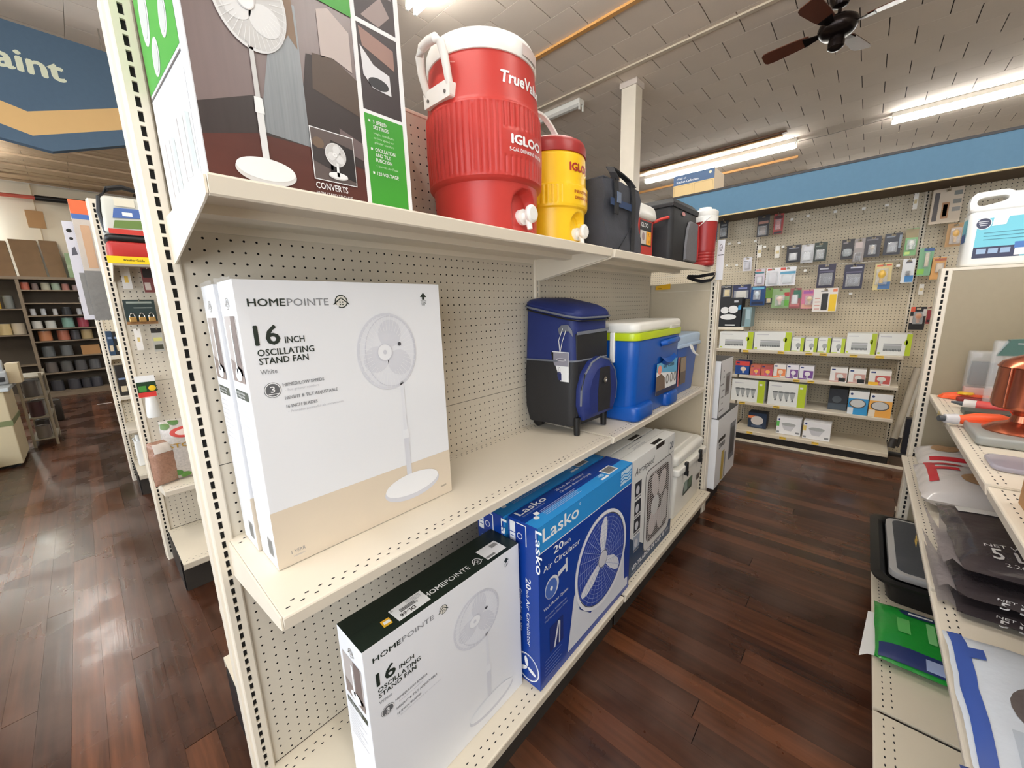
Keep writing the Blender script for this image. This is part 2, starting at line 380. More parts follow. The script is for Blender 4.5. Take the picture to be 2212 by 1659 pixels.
# ---- fluorescent fixtures
tubem = mat('lit_tube', (254, 253, 250), 0.3, var=0.0, emit=44.0)
housing = mat('fixture_enamel', (232, 230, 222), 0.35)
def fixture(x, y0, y1, label, lit=True, z=H-0.1, power=1.0, group=None):
    c = (x, (y0+y1)/2, z); t = thing('fluorescent_light', label, 'ceiling light', c, group=group)
    MB().box(-2.2, y0-c[1], -2.2, 2.2, y1-c[1], 0).prism([(-2.2,-2.2),(2.2,-2.2),(0.9,-3.0),(-0.9,-3.0)], 'y', y0-c[1]+1, y1-c[1]-1).build('housing', housing, t, bevel=0.1)
    for s_ in (-1, 1):
        for q, yy in ((0, y0-c[1]+0.4), (1, y1-c[1]-0.4)):
            MB().box(s_*1.5-0.45, yy-0.35, -4.9, s_*1.5+0.45, yy+0.35, -2.1).build('lamp_holder', housing, t, bevel=0.1)
        if lit: MB().cyl((s_*1.5, y0-c[1]+0.8, -4.1), (s_*1.5, y1-c[1]-0.8, -4.1), 0.75, seg=14).build('tube', tubem, t)
    if lit:
        l = bpy.data.lights.new('tube_light', 'AREA'); l.shape = 'RECTANGLE'; l.size = 4*I; l.size_y = (y1-y0-4)*I; l.energy = TUBE_W*power; l.color = (1.0, 0.985, 0.95)
        lo = bpy.data.objects.new('tube_light', l); COL.objects.link(lo); lo.parent = t; lo.location = (0, 0, -5.0*I)
    return t
fixture(309.5, 0.5, 97, 'lit double tube ceiling light just above the blue fascia near the column')
fixture(309, -138, -41.5, 'lit double tube ceiling light at the right, nearest the hanging fan')
fixture(173, 69.5, 166, 'unlit ceiling light holder with no tubes, behind the red cooler', lit=False)
fixture(80.5, -22, 74.5, 'lit ceiling light over the shelf run, mostly above the picture', power=0.5)
fixture(430, -70, 26, 'far lit ceiling light beyond the blue fascia')
fixture(430, 60, 156, 'farthest lit ceiling light hidden beyond the column')
fixture(-30, -70, 26, 'ceiling light above the photographer', power=0.7)
fixture(60, -160, -64, 'unseen ceiling light added over the right hand aisle to brighten the shelves', power=0.6)  # unseen fixture, added to throw more light on shelf tops and box fronts
fixture(-30, 250, 346, 'ceiling light above the left aisle floor behind the paint sign', power=1.6)
fixture(80.5, 250, 346, 'ceiling light over the rearmost shelves')
t = thing('light_wire', 'thin cable strung between the two lit ceiling lights', 'cable', (311, -20, H-1))
MB().tube([(311-311, 0+20, -0.5), (310-311, -14+20, -1.2), (309.4-311, -41+20, -0.6)], 0.18, 6).build('cable', flat((150, 140, 128)), t)
# ---- ceiling fan
t = thing('ceiling_fan', 'brown four bladed ceiling fan with dark bronze motor', 'ceiling fan', (176.6, -25.6, H))
bronze = mat('bronze', (38, 30, 28), 0.25, metal=0.7, var=0.2); bladew = mat('fan_blade', (92, 52, 38), 0.22, var=0.2, scale=5, coat=0.4)
MB().lathe([(0.6,-4.8),(2.0,-4.2),(3.0,-2.2),(3.1,-0.1)], seg=28).build('canopy', bronze, t)
MB().cyl((0,0,-4.4), (0,0,-7.6), 0.55).build('downrod', bronze, t)
MB().lathe([(1.0,-7.2),(3.4,-7.6),(5.0,-8.8),(5.4,-10.0),(5.1,-11.4),(3.9,-12.6),(2.0,-13.0)], seg=36).build('motor', bronze, t)
MB().lathe([(1.9,-12.8),(2.3,-14.6),(2.2,-16.0),(1.2,-16.8),(0.1,-17.0)], seg=24).build('switch_housing', bronze, t)
for ang in (82, 163, 262, 344):
    a = math.radians(ang); ca, sa = math.cos(a), math.sin(a); tl = math.radians(13)
    def W_(r, w, h=0): return (ca*r-sa*w*math.cos(tl), sa*r+ca*w*math.cos(tl), -10.6+w*math.sin(tl)+h)
    MB().loft([[W_(4.4,-0.7,-.1),W_(4.4,0.7,-.1),W_(4.4,0.7,.15),W_(4.4,-0.7,.15)],[W_(9.2,-1.9,-.1),W_(9.2,1.9,-.1),W_(9.2,1.9,.15),W_(9.2,-1.9,.15)]], sm=False).build('blade_iron', bronze, t)
    pts = [(7.5,-2.0),(12,-2.5),(19,-2.85),(20.8,-2.6),(21.5,-1.8),(21.6,0),(21.5,1.8),(20.8,2.6),(19,2.85),(12,2.5),(7.5,2.0)]
    MB().loft([[W_(r, w, 0.16) for r, w in pts], [W_(r, w, 0.42) for r, w in pts]], sm=False).build('blade', bladew, t)
# ================================================================== shelving system
def dots(key, rgb, hole, r=0.13, pitch=1.0, axes='yz', off=(0.5, 0.5)):      # pegboard too far away to cut the holes
    M = bpy.data.materials.new(key); M.use_nodes = True; nt = M.node_tree; N = nt.nodes; L = nt.links; b = N['Principled BSDF']; b.inputs['Roughness'].default_value = 0.55
    g = N.new('ShaderNodeNewGeometry'); sx = N.new('ShaderNodeSeparateXYZ'); L.new(g.outputs['Position'], sx.inputs[0]); q = []
    for a, o_ in zip(axes, off):
        d = N.new('ShaderNodeMath'); d.operation = 'MULTIPLY_ADD'; L.new(sx.outputs['xyz'.index(a)], d.inputs[0]); d.inputs[1].default_value = 1/I/pitch; d.inputs[2].default_value = o_
        f = N.new('ShaderNodeMath'); f.operation = 'FRACT'; L.new(d.outputs[0], f.inputs[0])
        s = N.new('ShaderNodeMath'); s.operation = 'SUBTRACT'; L.new(f.outputs[0], s.inputs[0]); s.inputs[1].default_value = 0.5
        p = N.new('ShaderNodeMath'); p.operation = 'POWER'; L.new(s.outputs[0], p.inputs[0]); p.inputs[1].default_value = 2; q.append(p)
    ad = N.new('ShaderNodeMath'); ad.operation = 'ADD'; L.new(q[0].outputs[0], ad.inputs[0]); L.new(q[1].outputs[0], ad.inputs[1])
    lt = N.new('ShaderNodeMath'); lt.operation = 'LESS_THAN'; L.new(ad.outputs[0], lt.inputs[0]); lt.inputs[1].default_value = (r/pitch)**2
    nz = N.new('ShaderNodeTexNoise'); nz.inputs['Scale'].default_value = 3
    mv = N.new('ShaderNodeMix'); mv.data_type = 'RGBA'; L.new(nz.outputs[0], mv.inputs['Factor']); c = lin(rgb); mv.inputs[6].default_value = tuple(v*0.94 for v in c)+(1,); mv.inputs[7].default_value = tuple(v*1.05 for v in c)+(1,)
    mx = N.new('ShaderNodeMix'); mx.data_type = 'RGBA'; L.new(lt.outputs[0], mx.inputs['Factor']); L.new(mv.outputs[2], mx.inputs[6]); mx.inputs[7].default_value = lin(hole)+(1,)
    L.new(mx.outputs[2], b.inputs['Base Color']); MATS[key] = M; return M
pegwall = dots('peg_wall', (205, 192, 166), (38, 34, 30))
pegA = dots('peg_run', (214, 202, 178), (38, 34, 30), axes='xz')

def upright_mb(z0, z1, kmax=70.0, wide=0.9, depth=3.1, slots=True):
    """slotted post: front face at y=0 looking to -y, x centred"""
    mb = MB(); hw, hh = 0.16, 0.37; xr = 0.6
    zs = []; k = kmax
    while k > z0+1.0:
        if k < z1-0.6: zs.append(k)
        k -= 1.0
    zs = sorted(zs)
    if not slots: zs = []
    def q(x0, za, x1, zb, y=0.0, mi=0): mb.add([(x0,y,za),(x1,y,za),(x1,y,zb),(x0,y,zb)], [(0,1,2,3)], mi)
    q(-xr, z0, -hw, z1); q(hw, z0, xr, z1); a = z0
    for c in zs:
        q(-hw, a, hw, c-hh); a = c+hh
        for (xa, za, xb, zb) in ((-hw,c-hh,hw,c-hh),(hw,c-hh,hw,c+hh),(hw,c+hh,-hw,c+hh),(-hw,c+hh,-hw,c-hh)):
            mb.add([(xa,0,za),(xb,0,zb),(xb,0.22,zb),(xa,0.22,za)], [(0,1,2,3)])
    q(-hw, a, hw, z1)
    mb.box(-0.5, 0.24, z0, 0.5, 0.5, z1, 1)
    # flanks: folded channel with a stepped return on the open side
    for s in (-1, 1):
        w = xr if s > 0 else xr
        out = [(s*w,0),(s*(w+0.1),0.06),(s*(w+0.16),0.2),(s*(w+0.16),0.75),(s*(w+0.02),0.85),(s*(w+0.02),1.0),(s*wide,1.1),(s*wide,depth-0.1),(s*(wide-0.1),depth),(s*0.3,depth),(s*0.3,depth-0.15),(s*0.5,0.25),(s*(w-0.02),0.02)]
        mb.prism(out if s > 0 else out, 'z', z0, z1)
    mb.add([(-xr,0,z1),(xr,0,z1),(xr,depth,z1),(-xr,depth,z1)], [(0,1,2,3)])
    return mb
def put(o, x=0, y=0, z=0, rz=0.0):
    o.location = (x*I, y*I, z*I); o.rotation_euler = (0, 0, rz); return o
def peg_mb(z0, z1, skip=()):
    """48 inch hardboard panel, holes one inch apart, facing -y"""
    mb = MB(); r = 0.105; S = 8
    oct_ = [(r*math.cos(2*PI*(k+0.5)/S), r*math.sin(2*PI*(k+0.5)/S)) for k in range(S)]
    rows = []; z = z0
    zr = [0.59+k for k in range(-8, 80)]
    zr = [c for c in zr if c-0.5 >= z0-0.02 and c+0.5 <= z1+0.02]
    lo, hi = zr[0]-0.5, zr[-1]+0.5
    if lo > z0: mb.add([(0.3,0,z0),(47.7,0,z0),(47.7,0,lo),(0.3,0,lo)], [(0,1,2,3)])
    if hi < z1: mb.add([(0.3,0,hi),(47.7,0,hi),(47.7,0,z1),(0.3,0,z1)], [(0,1,2,3)])
    for c in zr:
        mb.add([(0.3,0,c-.5),(1,0,c-.5),(1,0,c+.5),(0.3,0,c+.5)], [(0,1,2,3)]); mb.add([(47,0,c-.5),(47.7,0,c-.5),(47.7,0,c+.5),(47,0,c+.5)], [(0,1,2,3)])
        for i in range(46):
            x = 1.5+i
            vs = [(x+.5,0,c-.5),(x+.5,0,c+.5),(x-.5,0,c+.5),(x-.5,0,c-.5)]+[(x+a,0,c+b_) for a, b_ in oct_]
            # octagon points 0..7 start at 22.5 deg, counter clockwise
            mb.add(vs, [(0,1,4,11),(1,5,4),(1,2,6,5),(2,7,6),(2,3,8,7),(3,9,8),(3,0,10,9),(0,11,10)])
    mb.box(0.3, 0.16, z0+0.02, 47.7, 0.3, z1-0.02, 1)
    return mb
def perf_mb(L_, ys, z, x0=1.0):
    mb = MB()
    for n, y in enumerate(ys):
        x = x0+(0.5 if n % 2 else 0.0)
        while x < L_-0.6:
            mb.add([(x+0.17*math.cos(2*PI*k/8), y+0.075*math.sin(2*PI*k/8), z) for k in range(8)], [tuple(range(8))]); x += 1.0
    return mb
def shelf(par, L_, d, z, at_, rz=0.0, brackets=True, holes=True, M=None, lip=1.2, ends=(0.3, -0.42)):
    """steel shelf: rear edge on local y=0, front lip at y=-d; parent-local placement"""
    M = M or beige; x, y = at_
    mb = MB().prism([(0,z),(-d+0.22,z),(-d+0.06,z-0.03),(-d,z-0.16),(-d+0.16,z-lip+0.1),(-d+0.3,z-lip),(-d+0.45,z-lip),(-d+0.45,z-0.4),(-d+1.6,z-0.4),(-d+1.6,z-0.85),(-d+1.75,z-0.85),(-d+1.75,z-0.22),(-d*0.52,z-0.22),(-d*0.52,z-0.9),(-d*0.4,z-0.9),(-d*0.4,z-0.22),(-0.15,z-0.22),(-0.15,z-0.9),(0,z-0.9)], 'x', 0.45, L_-0.45)
    o = put(mb.build('shelf', M, par, bevel=0.02), x, y, 7, rz)
    if holes:
        p = perf_mb(L_, (-d+0.85, -d+1.45, -1.6, -1.0), z+0.012).build('perforation', dark, o); p['kind'] = 'stuff'
    if brackets:
        for xb in [q if q > 0 else L_+q for q in ends]:
            MB().prism([(-0.1,z-0.12),(-d+0.25,z-0.12),(-d+0.25,z-1.1),(-d+1.0,z-1.35),(-1.2,z-3.6),(-0.1,z-3.7)], 'x', xb, xb+0.12).build('bracket', M, o)
    return o
def deck(par, L_, d, at_, rz=0.0, z=0.0, holes=True, kickM=None, M=None):
    M = M or beige2; x, y = at_
    o = put(MB().prism([(0,z),(-d+0.2,z),(-d+0.05,z-0.04),(-d,z-0.18),(-d+0.16,z-1.3),(-d+0.3,z-1.45),(-d+0.5,z-1.45),(-d+0.5,z-0.3),(0,z-0.3)], 'x', 0.3, L_-0.3).build('base_deck', M, par, bevel=0.02), x, y, 7, rz)
    if holes:
        p = perf_mb(L_, (-d+0.95, -d+1.75, -1.9, -1.2), z+0.012).build('perforation', dark, o); p['kind'] = 'stuff'
    MB().box(0.3, -d+2.0, -7, L_-0.3, -d+2.2, z-0.3).build('kick_plate', kickM or mat('kick', (52, 46, 40), 0.6), o)
    for xb in (0.1, L_-0.5):
        MB().box(xb, -d+2.4, -7, xb+0.4, -0.1, z-0.3).build('base_bracket', blk, o)
    return o
PEGLO, PEGHI = {}, {}
def panels(par, x0, y, n, rz=0.0, lo=0.1, seam=34.59, hi=70.9):
    key = (lo, seam, hi)
    for i in range(n):
        for nm, a, b_ in (('lo', lo, seam-0.03), ('hi', seam+0.03, hi)):
            kk = (nm,)+key
            if kk not in PEGLO:
                PEGLO[kk] = peg_mb(a, b_).build('back_panel', [panelm, dark], par); o = PEGLO[kk]
            else:
                o = PEGLO[kk].copy(); COL.objects.link(o); o.parent = par
            s = 1 if rz == 0 else -1
            put(o, x0+s*48*i, y, 7, rz)
UPR = {}
def uprights(par, pts, rz=0.0, z0=-7.0, z1=71.2, wide=0.9, kmax=70.0):
    for (x, y) in pts:
        k = (z0, z1, wide, kmax)
        if k not in UPR: UPR[k] = upright_mb(z0, z1, kmax, wide).build('upright', [beige, dark], par); o = UPR[k]
        else: o = UPR[k].copy(); COL.objects.link(o); o.parent = par
        put(o, x, y, 7, rz)

# ---- the long run in the foreground
run = thing('gondola_shelving', 'cream pegboard shelf run in the foreground holding fans, coolers and boxes', 'shelving', (0, 0, -7))
uprights(run, [(0, -0.3), (48, -0.3)])
panels(run, 0, 0, 2)
shelf(run, 48, 14.4, 56.0, (0, 0)); shelf(run, 48, 14.5, 55.95, (48, 0), ends=(0.3,))
shelf(run, 48, 14.8, 27.3, (0, 0)); shelf(run, 48, 14.95, 27.25, (48, 0), ends=(0.3,))
deck(run, 48, 17.7, (0, 0)); deck(run, 48, 17.85, (48, 0))
MB().box(0.3, 2.4, 0.1, 95.7, 2.6, 70.9).build('rear_panel', panelm, run, off=(0, 0, -7))
MB().box(0.2, -0.05, 70.9, 95.8, 2.85, 71.3).build('top_cap', beige, run, off=(0, 0, -7), bevel=0.05)
for zz, dd in ((57, 9), (39, 11), (27, 12), (12, 12)):
    shelf(run, 48, dd, zz, (48, 2.7), PI, holes=False, M=beige2); shelf(run, 48, dd, zz, (96, 2.7), PI, holes=False, M=beige2)
deck(run, 48, 18, (48, 2.7), PI, holes=False); deck(run, 48, 18, (96, 2.7), PI, holes=False)

# ---- the end unit standing across the far end of the run
end = thing('gondola_shelving', 'plain backed end unit across the far end of the cooler shelves', 'shelving', (96.2, 0, -7))
uprights(end, [(0, -15.1), (0, 17)], -PI/2, -7, 53.0, kmax=52.0)
MB().box(0.05, -14.4, -6.8, 0.3, 16.3, 52.6).build('back_panel', mat('solid_panel', (194, 181, 156), 0.5, var=0.04, scale=40), end, off=(0, 0, -7))
MB().box(0.02, -14.4, 50.6, 0.18, 16.3, 50.72).build('panel_rib', panelm, end, off=(0, 0, -7))
MB().box(2.6, -14.4, -6.8, 2.85, 16.3, 52.6).build('front_panel', panelm, end, off=(0, 0, -7))
deck(end, 33, 16, (2.9, -15.6), PI/2, z=-1, holes=False)

# ---- shelving across the left aisle
runA = thing('gondola_shelving', 'cream pegboard run behind the foreground post, with padlocks and bags of stone', 'shelving', (0, 71.6, -7))
uprights(runA, [(0, -0.3), (48, -0.3)])
panels(runA, 0, 0, 1)
deck(runA, 48, 19.2, (0, 0)); shelf(runA, 48, 13, 13.6, (0, 0)); shelf(runA, 48, 9, 59.2, (0, 0), holes=False)
MB().box(0.3, 2.4, 0.1, 47.7, 2.6, 70.9).build('rear_panel', panelm, runA, off=(0, 0, -7))
deck(runA, 48, 18, (48, 2.7), PI, holes=False)
runB = thing('gondola_shelving', 'farthest cream pegboard run down the left aisle', 'shelving', (-1.2, 140, -7))
uprights(runB, [(0, -0.3), (48, -0.3)])
MB().box(0.3, 0, 0.1, 47.7, 0.25, 70.9).build('back_panel', pegA, runB, off=(0, 0, -7))
deck(runB, 48, 20, (0, 0)); shelf(runB, 48, 13, 37.2, (0, 0), holes=False); shelf(runB, 48, 13, 24.4, (0, 0), holes=False); shelf(runB, 48, 14, 13.6, (0, 0), holes=False)
deck(runB, 48, 18, (48, 2.7), PI, holes=False)

# ---- the run along the right edge
rr = thing('gondola_shelving', 'cream shelf run at the right edge holding bags of seed', 'shelving', (98, -67, -7))
uprights(rr, [(-48, 0.3), (-96, 0.3)], PI, -7, 52.4, kmax=52.0)
MB().box(-95.7, -0.3, -6.8, -0.3, 0, 52.2).build('back_panel', panelm, rr, off=(0, 0, -7))
for i in range(2):
    shelf(rr, 48, 14.1, 29.95, (-48*i, 0), PI); shelf(rr, 48, 16.3, 17.5, (-48*i, 0), PI); deck(rr, 48, 18.8, (-48*i, 0), PI)
re_ = thing('gondola_shelving', 'tall plain panel end unit under the white jug at the right edge', 'shelving', (98.2, -67, -7))
uprights(re_, [(0, 14.6), (0, -17)], -PI/2, -7, 52.5, wide=0.8, kmax=51.7)
MB().box(0.05, -16.4, -6.8, 0.3, 14.0, 52.2).build('back_panel', mat('solid_panel_dark', (154, 142, 118), 0.5, var=0.04, scale=40), re_, off=(0, 0, -7))
MB().box(0.0, -17, 52.0, 14, 14.0, 52.5).build('top_shelf', beige, re_, off=(0, 0, -7), bevel=0.05)
MB().box(2.6, -16.4, -6.8, 2.85, 14.0, 52.0).build('front_panel', panelm, re_, off=(0, 0, -7))
deck(re_, 31, 16, (2.9, -16.4), PI/2, z=-1, holes=False)
# price tags along the right-hand lips
def price(loc, w, h, rz, tilt, label, M1, grp):
    t = thing('price_tag', label, 'price tag', loc, rz, grp)
    MB().box(-w/2, -0.03, -h, w/2, 0, 0).build('slip', M1, t); MB().box(-w/2+0.1, -0.045, -h*0.45, w/2-0.25, -0.031, -h*0.3).build('lettering', black, t); return t
for n, (xx, col) in enumerate(((83, (215, 190, 120)), (80.5, (150, 132, 90)), (78, (140, 124, 96)))):
    price((xx, -52.82, 29.85), 1.6, 0.95, PI, 0, ('first', 'second', 'third')[n]+' small shelf tag from the tall post on the copper lantern shelf', flat(col), 'shelf tags under the lantern')
price((62, -50.55, 17.4), 1.6, 0.95, PI, 0, 'yellowed shelf tag under the dark seed bags', flat((214, 178, 84)), 'shelf tags on the seed shelf')

# ---- the light bulb wall
YU = (38.8, -7.2, -53.2, -99.2)
bw = thing('pegboard_wall', 'long pegboard wall unit with light bulb shelves under a blue fascia', 'shelving', (182, -30, -7))
o_ = (182, -30, -7)
zsm = (-6.8, 23.9, 59.9, 92)
for a, b_ in zip(YU[:-1], YU[1:]):
    for z0_, z1_ in zip(zsm[:-1], zsm[1:]):
        MB().box(182, b_+0.7, z0_+0.05, 182.3, a-0.7, z1_-0.05).build('back_panel', pegwall, bw, off=o_)
for y in YU:
    u_ = upright_mb(-7, 92, 91.0, 0.9).build('upright', [beige2, dark], bw) if y == YU[0] else bwu.copy()
    if y == YU[0]: bwu = u_
    else: COL.objects.link(u_)
    put(u_, 181.7-182, y+30, 7, -PI/2)
for s0 in (38.8, -7.2):
    deck(bw, 46, 17.5, (0, s0+30), -PI/2, z=-2.6, holes=False)
    for zz, dd in ((8.3, 14.6), (19.1, 14.6), (29.2, 15)): shelf(bw, 46, dd, zz, (0, s0+30), -PI/2, holes=False)
MB().box(163.6, -105, -6.95, 164.5, 45, -6.2).build('toe_strip', beige2, bw, off=o_)
shelf(bw, 46, 10.5, 37.6, (0, 38.8+30), -PI/2, holes=False)
tagy = flat((228, 190, 70))
# ---- blue fascia over it
fa = thing('fascia_canopy', 'long blue fascia board with black top edge over the light bulb wall', 'canopy', (172, -30, 80))
o_ = (172, -30, 80)
fblue = mat('fascia_blue', (76, 116, 143), 0.6, var=0.07, scale=30)
MB().box(161.4, -150, 79.4, 162, 60, 88.4).build('fascia_board', fblue, fa, off=o_)
MB().box(161.2, -150, 88.4, 162.2, 60, 89.1).build('top_edge', flat((34, 32, 34)), fa, off=o_)
MB().box(161.2, -150, 79.1, 162.1, 60, 79.45).build('bottom_edge', flat((206, 186, 132)), fa, off=o_)
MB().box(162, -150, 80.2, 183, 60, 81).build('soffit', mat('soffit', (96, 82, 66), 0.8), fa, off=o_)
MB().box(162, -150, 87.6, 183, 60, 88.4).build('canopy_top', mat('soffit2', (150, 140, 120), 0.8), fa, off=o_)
MB().box(182.4, -150, 80, 183.4, 60, 92).build('rear_board', panelm, fa, off=o_)
# ================================================================== goods on the foreground run
cardw = mat('white_carton', (229, 230, 233), 0.32, var=0.015, scale=3)
tan = flat((214, 200, 180)); ink = flat((30, 42, 36)); film = mat('shrink_film', (245, 245, 245), 0.08, alpha=0.16, spec=0.8, bump=0.5, bscale=30)
def house_icon(F, cx, cy, r, M, l=2):
    F.ring(cx, cy, r, r, r*0.15, M, l=l, a0=-120, a1=210)
    F.line([(cx-r*1.25, cy-r*0.45), (cx, cy+r*0.55), (cx+r*1.25, cy-r*0.45)], r*0.17, M, l=l)
    for a in (-.2, .2):
        for b in (-.55, -.2): F.rect(cx+a*r-0.1*r, cy+b*r, cx+a*r+0.1*r, cy+b*r+0.2*r, M, l=l)
def stand_fan(F, cx, cy, rx, ry, px, pb, bcx, bcy, brx, bry, l=2, cols=None):
    c1, c2, c3, c4 = cols or (flat((224, 225, 230)), flat((211, 212, 219)), flat((232, 233, 236)), flat((203, 204, 212)))
    F.disc(cx, cy, rx, ry, c1, 'picture', l)
    F.ring(cx, cy, rx, ry, rx*0.08, c2, 'picture', l+1); F.ring(cx+rx*.1, cy, rx*0.86, ry*0.93, rx*0.02, c4, 'picture', l+2)
    for a in (80, 200, 320):
        r = math.radians(a); F.disc(cx+0.02*rx+rx*0.45*math.cos(r), cy+ry*0.48*math.sin(r), rx*0.42, ry*0.33, c2, 'picture', l+1, rot=a)
    for k in range(40):
        a = 2*PI*k/40; F.line([(cx+rx*0.55*math.cos(a), cy+ry*0.55*math.sin(a)), (cx+rx*0.97*math.cos(a), cy+ry*0.97*math.sin(a))], rx*0.012, c3, 'picture', l+3)
    F.disc(cx-rx*0.12, cy, rx*0.26, ry*0.23, c3, 'picture', l+3); F.ring(cx-rx*0.12, cy, rx*0.26, ry*0.23, rx*0.03, c4, 'picture', l+4); F.disc(cx-rx*0.12, cy, rx*0.06, ry*0.06, c4, 'picture', l+4)
    F.disc(cx+rx*0.4, cy+ry*0.18, rx*0.06, ry*0.05, flat((70, 70, 76)), 'picture', l+4)
    w = rx*0.085; ym = (cy-ry+pb)/2
    F.poly([(px-w*0.7, cy-ry*0.8), (px+w*0.7, cy-ry*0.8), (px+w*0.8, ym), (px-w*0.8, ym)], c1, 'picture', l+1); F.poly([(px-w*1.5, ym-0.4), (px+w*1.5, ym-0.4), (px+w*1.3, ym+0.5), (px-w*1.3, ym+0.5)], c3, 'picture', l+2)
    F.rect(px-w*1.1, pb, px+w*1.1, ym-0.3, c2, 'picture', l+1)
    F.disc(bcx, bcy, brx, bry, c4, 'picture', l+1); F.disc(bcx, bcy+bry*0.22, brx*0.97, bry*0.85, c3, 'picture', l+2)
def hp_box(x0, y0, z0, x1, y1, z1, label, band=True, small=False, topgreen=False, group=None):
    t = carton('fan_box', label, x0, y0, z0, x1, y1, z1, cardw, 'box', group, bevel=0.05)
    w, h = x1-x0, z1-z0; F = front(t, x0, y0, z0); a, b = w/18.2, h/23.3
    T = lambda st, x, y, hh, M, ww, bold=0.0, **k: F.text(st, x*a, y*b, hh*b, M, w=ww*a, bold=bold, **k)
    T('HOME', 0.75, 21.35, 0.56, ink, 2.55, 0.016); T('POINTE', 3.42, 21.35, 0.56, grey, 3.2)
    house_icon(F, 7.7*a, 21.65*b, 0.55*b, ink); F.disc(7.7*a, 21.65*b, 0.5*b, 0.5*b, flat((222, 218, 208)), 'picture', 1)
    F.poly([(15.75*a, 22.0*b), (16.15*a, 22.45*b), (16.55*a, 22.0*b), (16.3*a, 22.0*b), (16.3*a, 21.75*b), (16.0*a, 21.75*b), (16.0*a, 22.0*b)], ink, 'lettering', 2)
    T('THIS END', 15.8, 21.58, 0.1, ink, 0.72); T('UP', 15.92, 21.18, 0.3, ink, 0.5)
    T('16', 0.85, 18.45, 1.5, ink, 1.75, 0.02); T('INCH', 2.9, 18.5, 0.5, ink, 1.45, 0.012)
    T('OSCILLATING', 0.9, 17.65, 0.5, ink, 4.1, 0.015); T('STAND FAN', 0.92, 17.0, 0.5, ink, 3.55, 0.015); T('White', 0.9, 16.25, 0.36, grey, 1.15)
    F.disc(1.54*a, 14.95*b, 0.6*a, 0.6*b, flat((96, 97, 100)), 'lettering', 2); F.ring(1.54*a, 14.95*b, 0.56*a, 0.56*b, 0.06, white, 'lettering', 3); T('3', 1.38, 14.75, 0.5, white, 0.32, 0.015, l=4); F.rect(1.2*a, 14.6*b, 1.9*a, 14.66*b, white, 'lettering', 4)
    T('HI/MED/LOW SPEEDS', 2.28, 15.12, 0.26, grey, 3.2, 0.01); T('- For greater comfort', 2.4, 14.72, 0.2, lgrey, 2.6)
    T('HEIGHT & TILT ADJUSTABLE', 2.3, 14.05, 0.26, grey, 4.2, 0.01); T('16 INCH BLADES', 2.32, 13.35, 0.26, grey, 2.4, 0.01); T('- Provides powerful air movement', 2.4, 12.95, 0.2, lgrey, 4.5)
    if band:
        F.rect(0.0, 0.0, w, 5.06*b, tan, 'print', 1); T('1 YEAR', 1.1, 0.95, 0.3, grey, 1.1); T('WARRANTY', 1.2, 0.62, 0.12, mgrey, 0.95); T('164050', 16.7, 1.0, 0.2, ink, 0.75)
    stand_fan(F, 11.7*a, 16.9*b, 3.1*a, 3.65*b, 12.85*a, 3.4*b, 13.2*a, 2.55*b, 3.3*a, 1.35*b)
    F.flush()
    d = y1-y0; S = side(t, x0, y1, z0)
    house_icon(S, d*0.52, 21.6*b, 0.45, flat((120, 116, 108)))
    S.rect(d*0.12, 15.6*b, d*0.88, 20.7*b, flat((176, 168, 164)), 'picture', 1); S.rect(d*0.55, 16.2*b, d*0.82, 20.7*b, flat((112, 98, 94)), 'picture', 2); S.poly([(d*0.12, 15.6*b), (d*0.88, 15.6*b), (d*0.88, 16.6*b), (d*0.12, 17.4*b)], flat((132, 118, 112)), 'picture', 2)
    S.disc(d*0.52, 16.2*b, d*0.2, 0.5, white, 'picture', 3); S.rect(d*0.45, 16.3*b, d*0.52, 20*b, white, 'picture', 3)
    S.rect(d*0.1, 14.2*b, d*0.9, 14.9*b, flat((52, 62, 50)), 'print', 1)
    S.text('OSCILLATING', d*0.15, 14.6*b, 0.16, white, w=d*0.55); S.text('STAND FAN', d*0.15, 14.33*b, 0.16, white, w=d*0.5)
    for k in range(9): S.rect(d*0.12, (13.6-0.42*k)*b, d*(0.5+0.3*((k*7) % 3)/2), (13.66-0.42*k)*b, lgrey, 'lettering', 1)
    S.rect(d*0.55, 0.8, d*0.85, 2.4, flat((168, 166, 164)), 'print', 1)
    for k in range(8): S.rect(d*0.56+k*d*0.034, 0.9, d*0.57+k*d*0.034, 2.3, ink, 'print', 2)
    S.flush()
    if topgreen:
        G = topf(t, x0, y0, z1); G.rect(0, 0, w, d, flat((20, 34, 26)), 'print', 1)
        G.text('HOME', 7.2, 1.0, 0.62, white, w=2.5, bold=0.016); G.text('POINTE', 9.8, 1.0, 0.62, white, w=3.2); house_icon(G, 14.2, 1.3, 0.55, white)
        G2 = Face(t, (x1, y1, z1), (-1,0,0), (0,-1,0), (0,0,1))
        G2.text('HOME', w-13.6, 0.9, 0.62, white, w=2.5, bold=0.016); G2.text('POINTE', w-11.0, 0.9, 0.62, white, w=3.2); house_icon(G2, w-6.6, 1.2, 0.55, white)
        G.poly([(0, 2.3), (w, 2.3), (w, 2.36), (0, 2.36)], flat((12, 22, 16)), 'print', 2)
        G.rect(15.2, 0.5, 18.2, 2.6, white, 'label', 3)
        for k in range(22): G.rect(15.3+k*0.06, 0.65, 15.33+k*0.06, 1.0, black, 'label', 4)
        for k in range(10): G.rect(17.0+k*0.1, 1.7, 17.05+k*0.1, 2.3, black, 'label', 4)
        G.poly([(3.9, 0.5), (7.4, 0.55), (7.4, 2.4), (3.8, 2.3)], white, 'label', 3)
        for k in range(30): G.rect(4.6+k*0.055, 1.3, 4.6+k*0.055+(0.02 if k % 3 else 0.04), 1.75, black, 'label', 4)
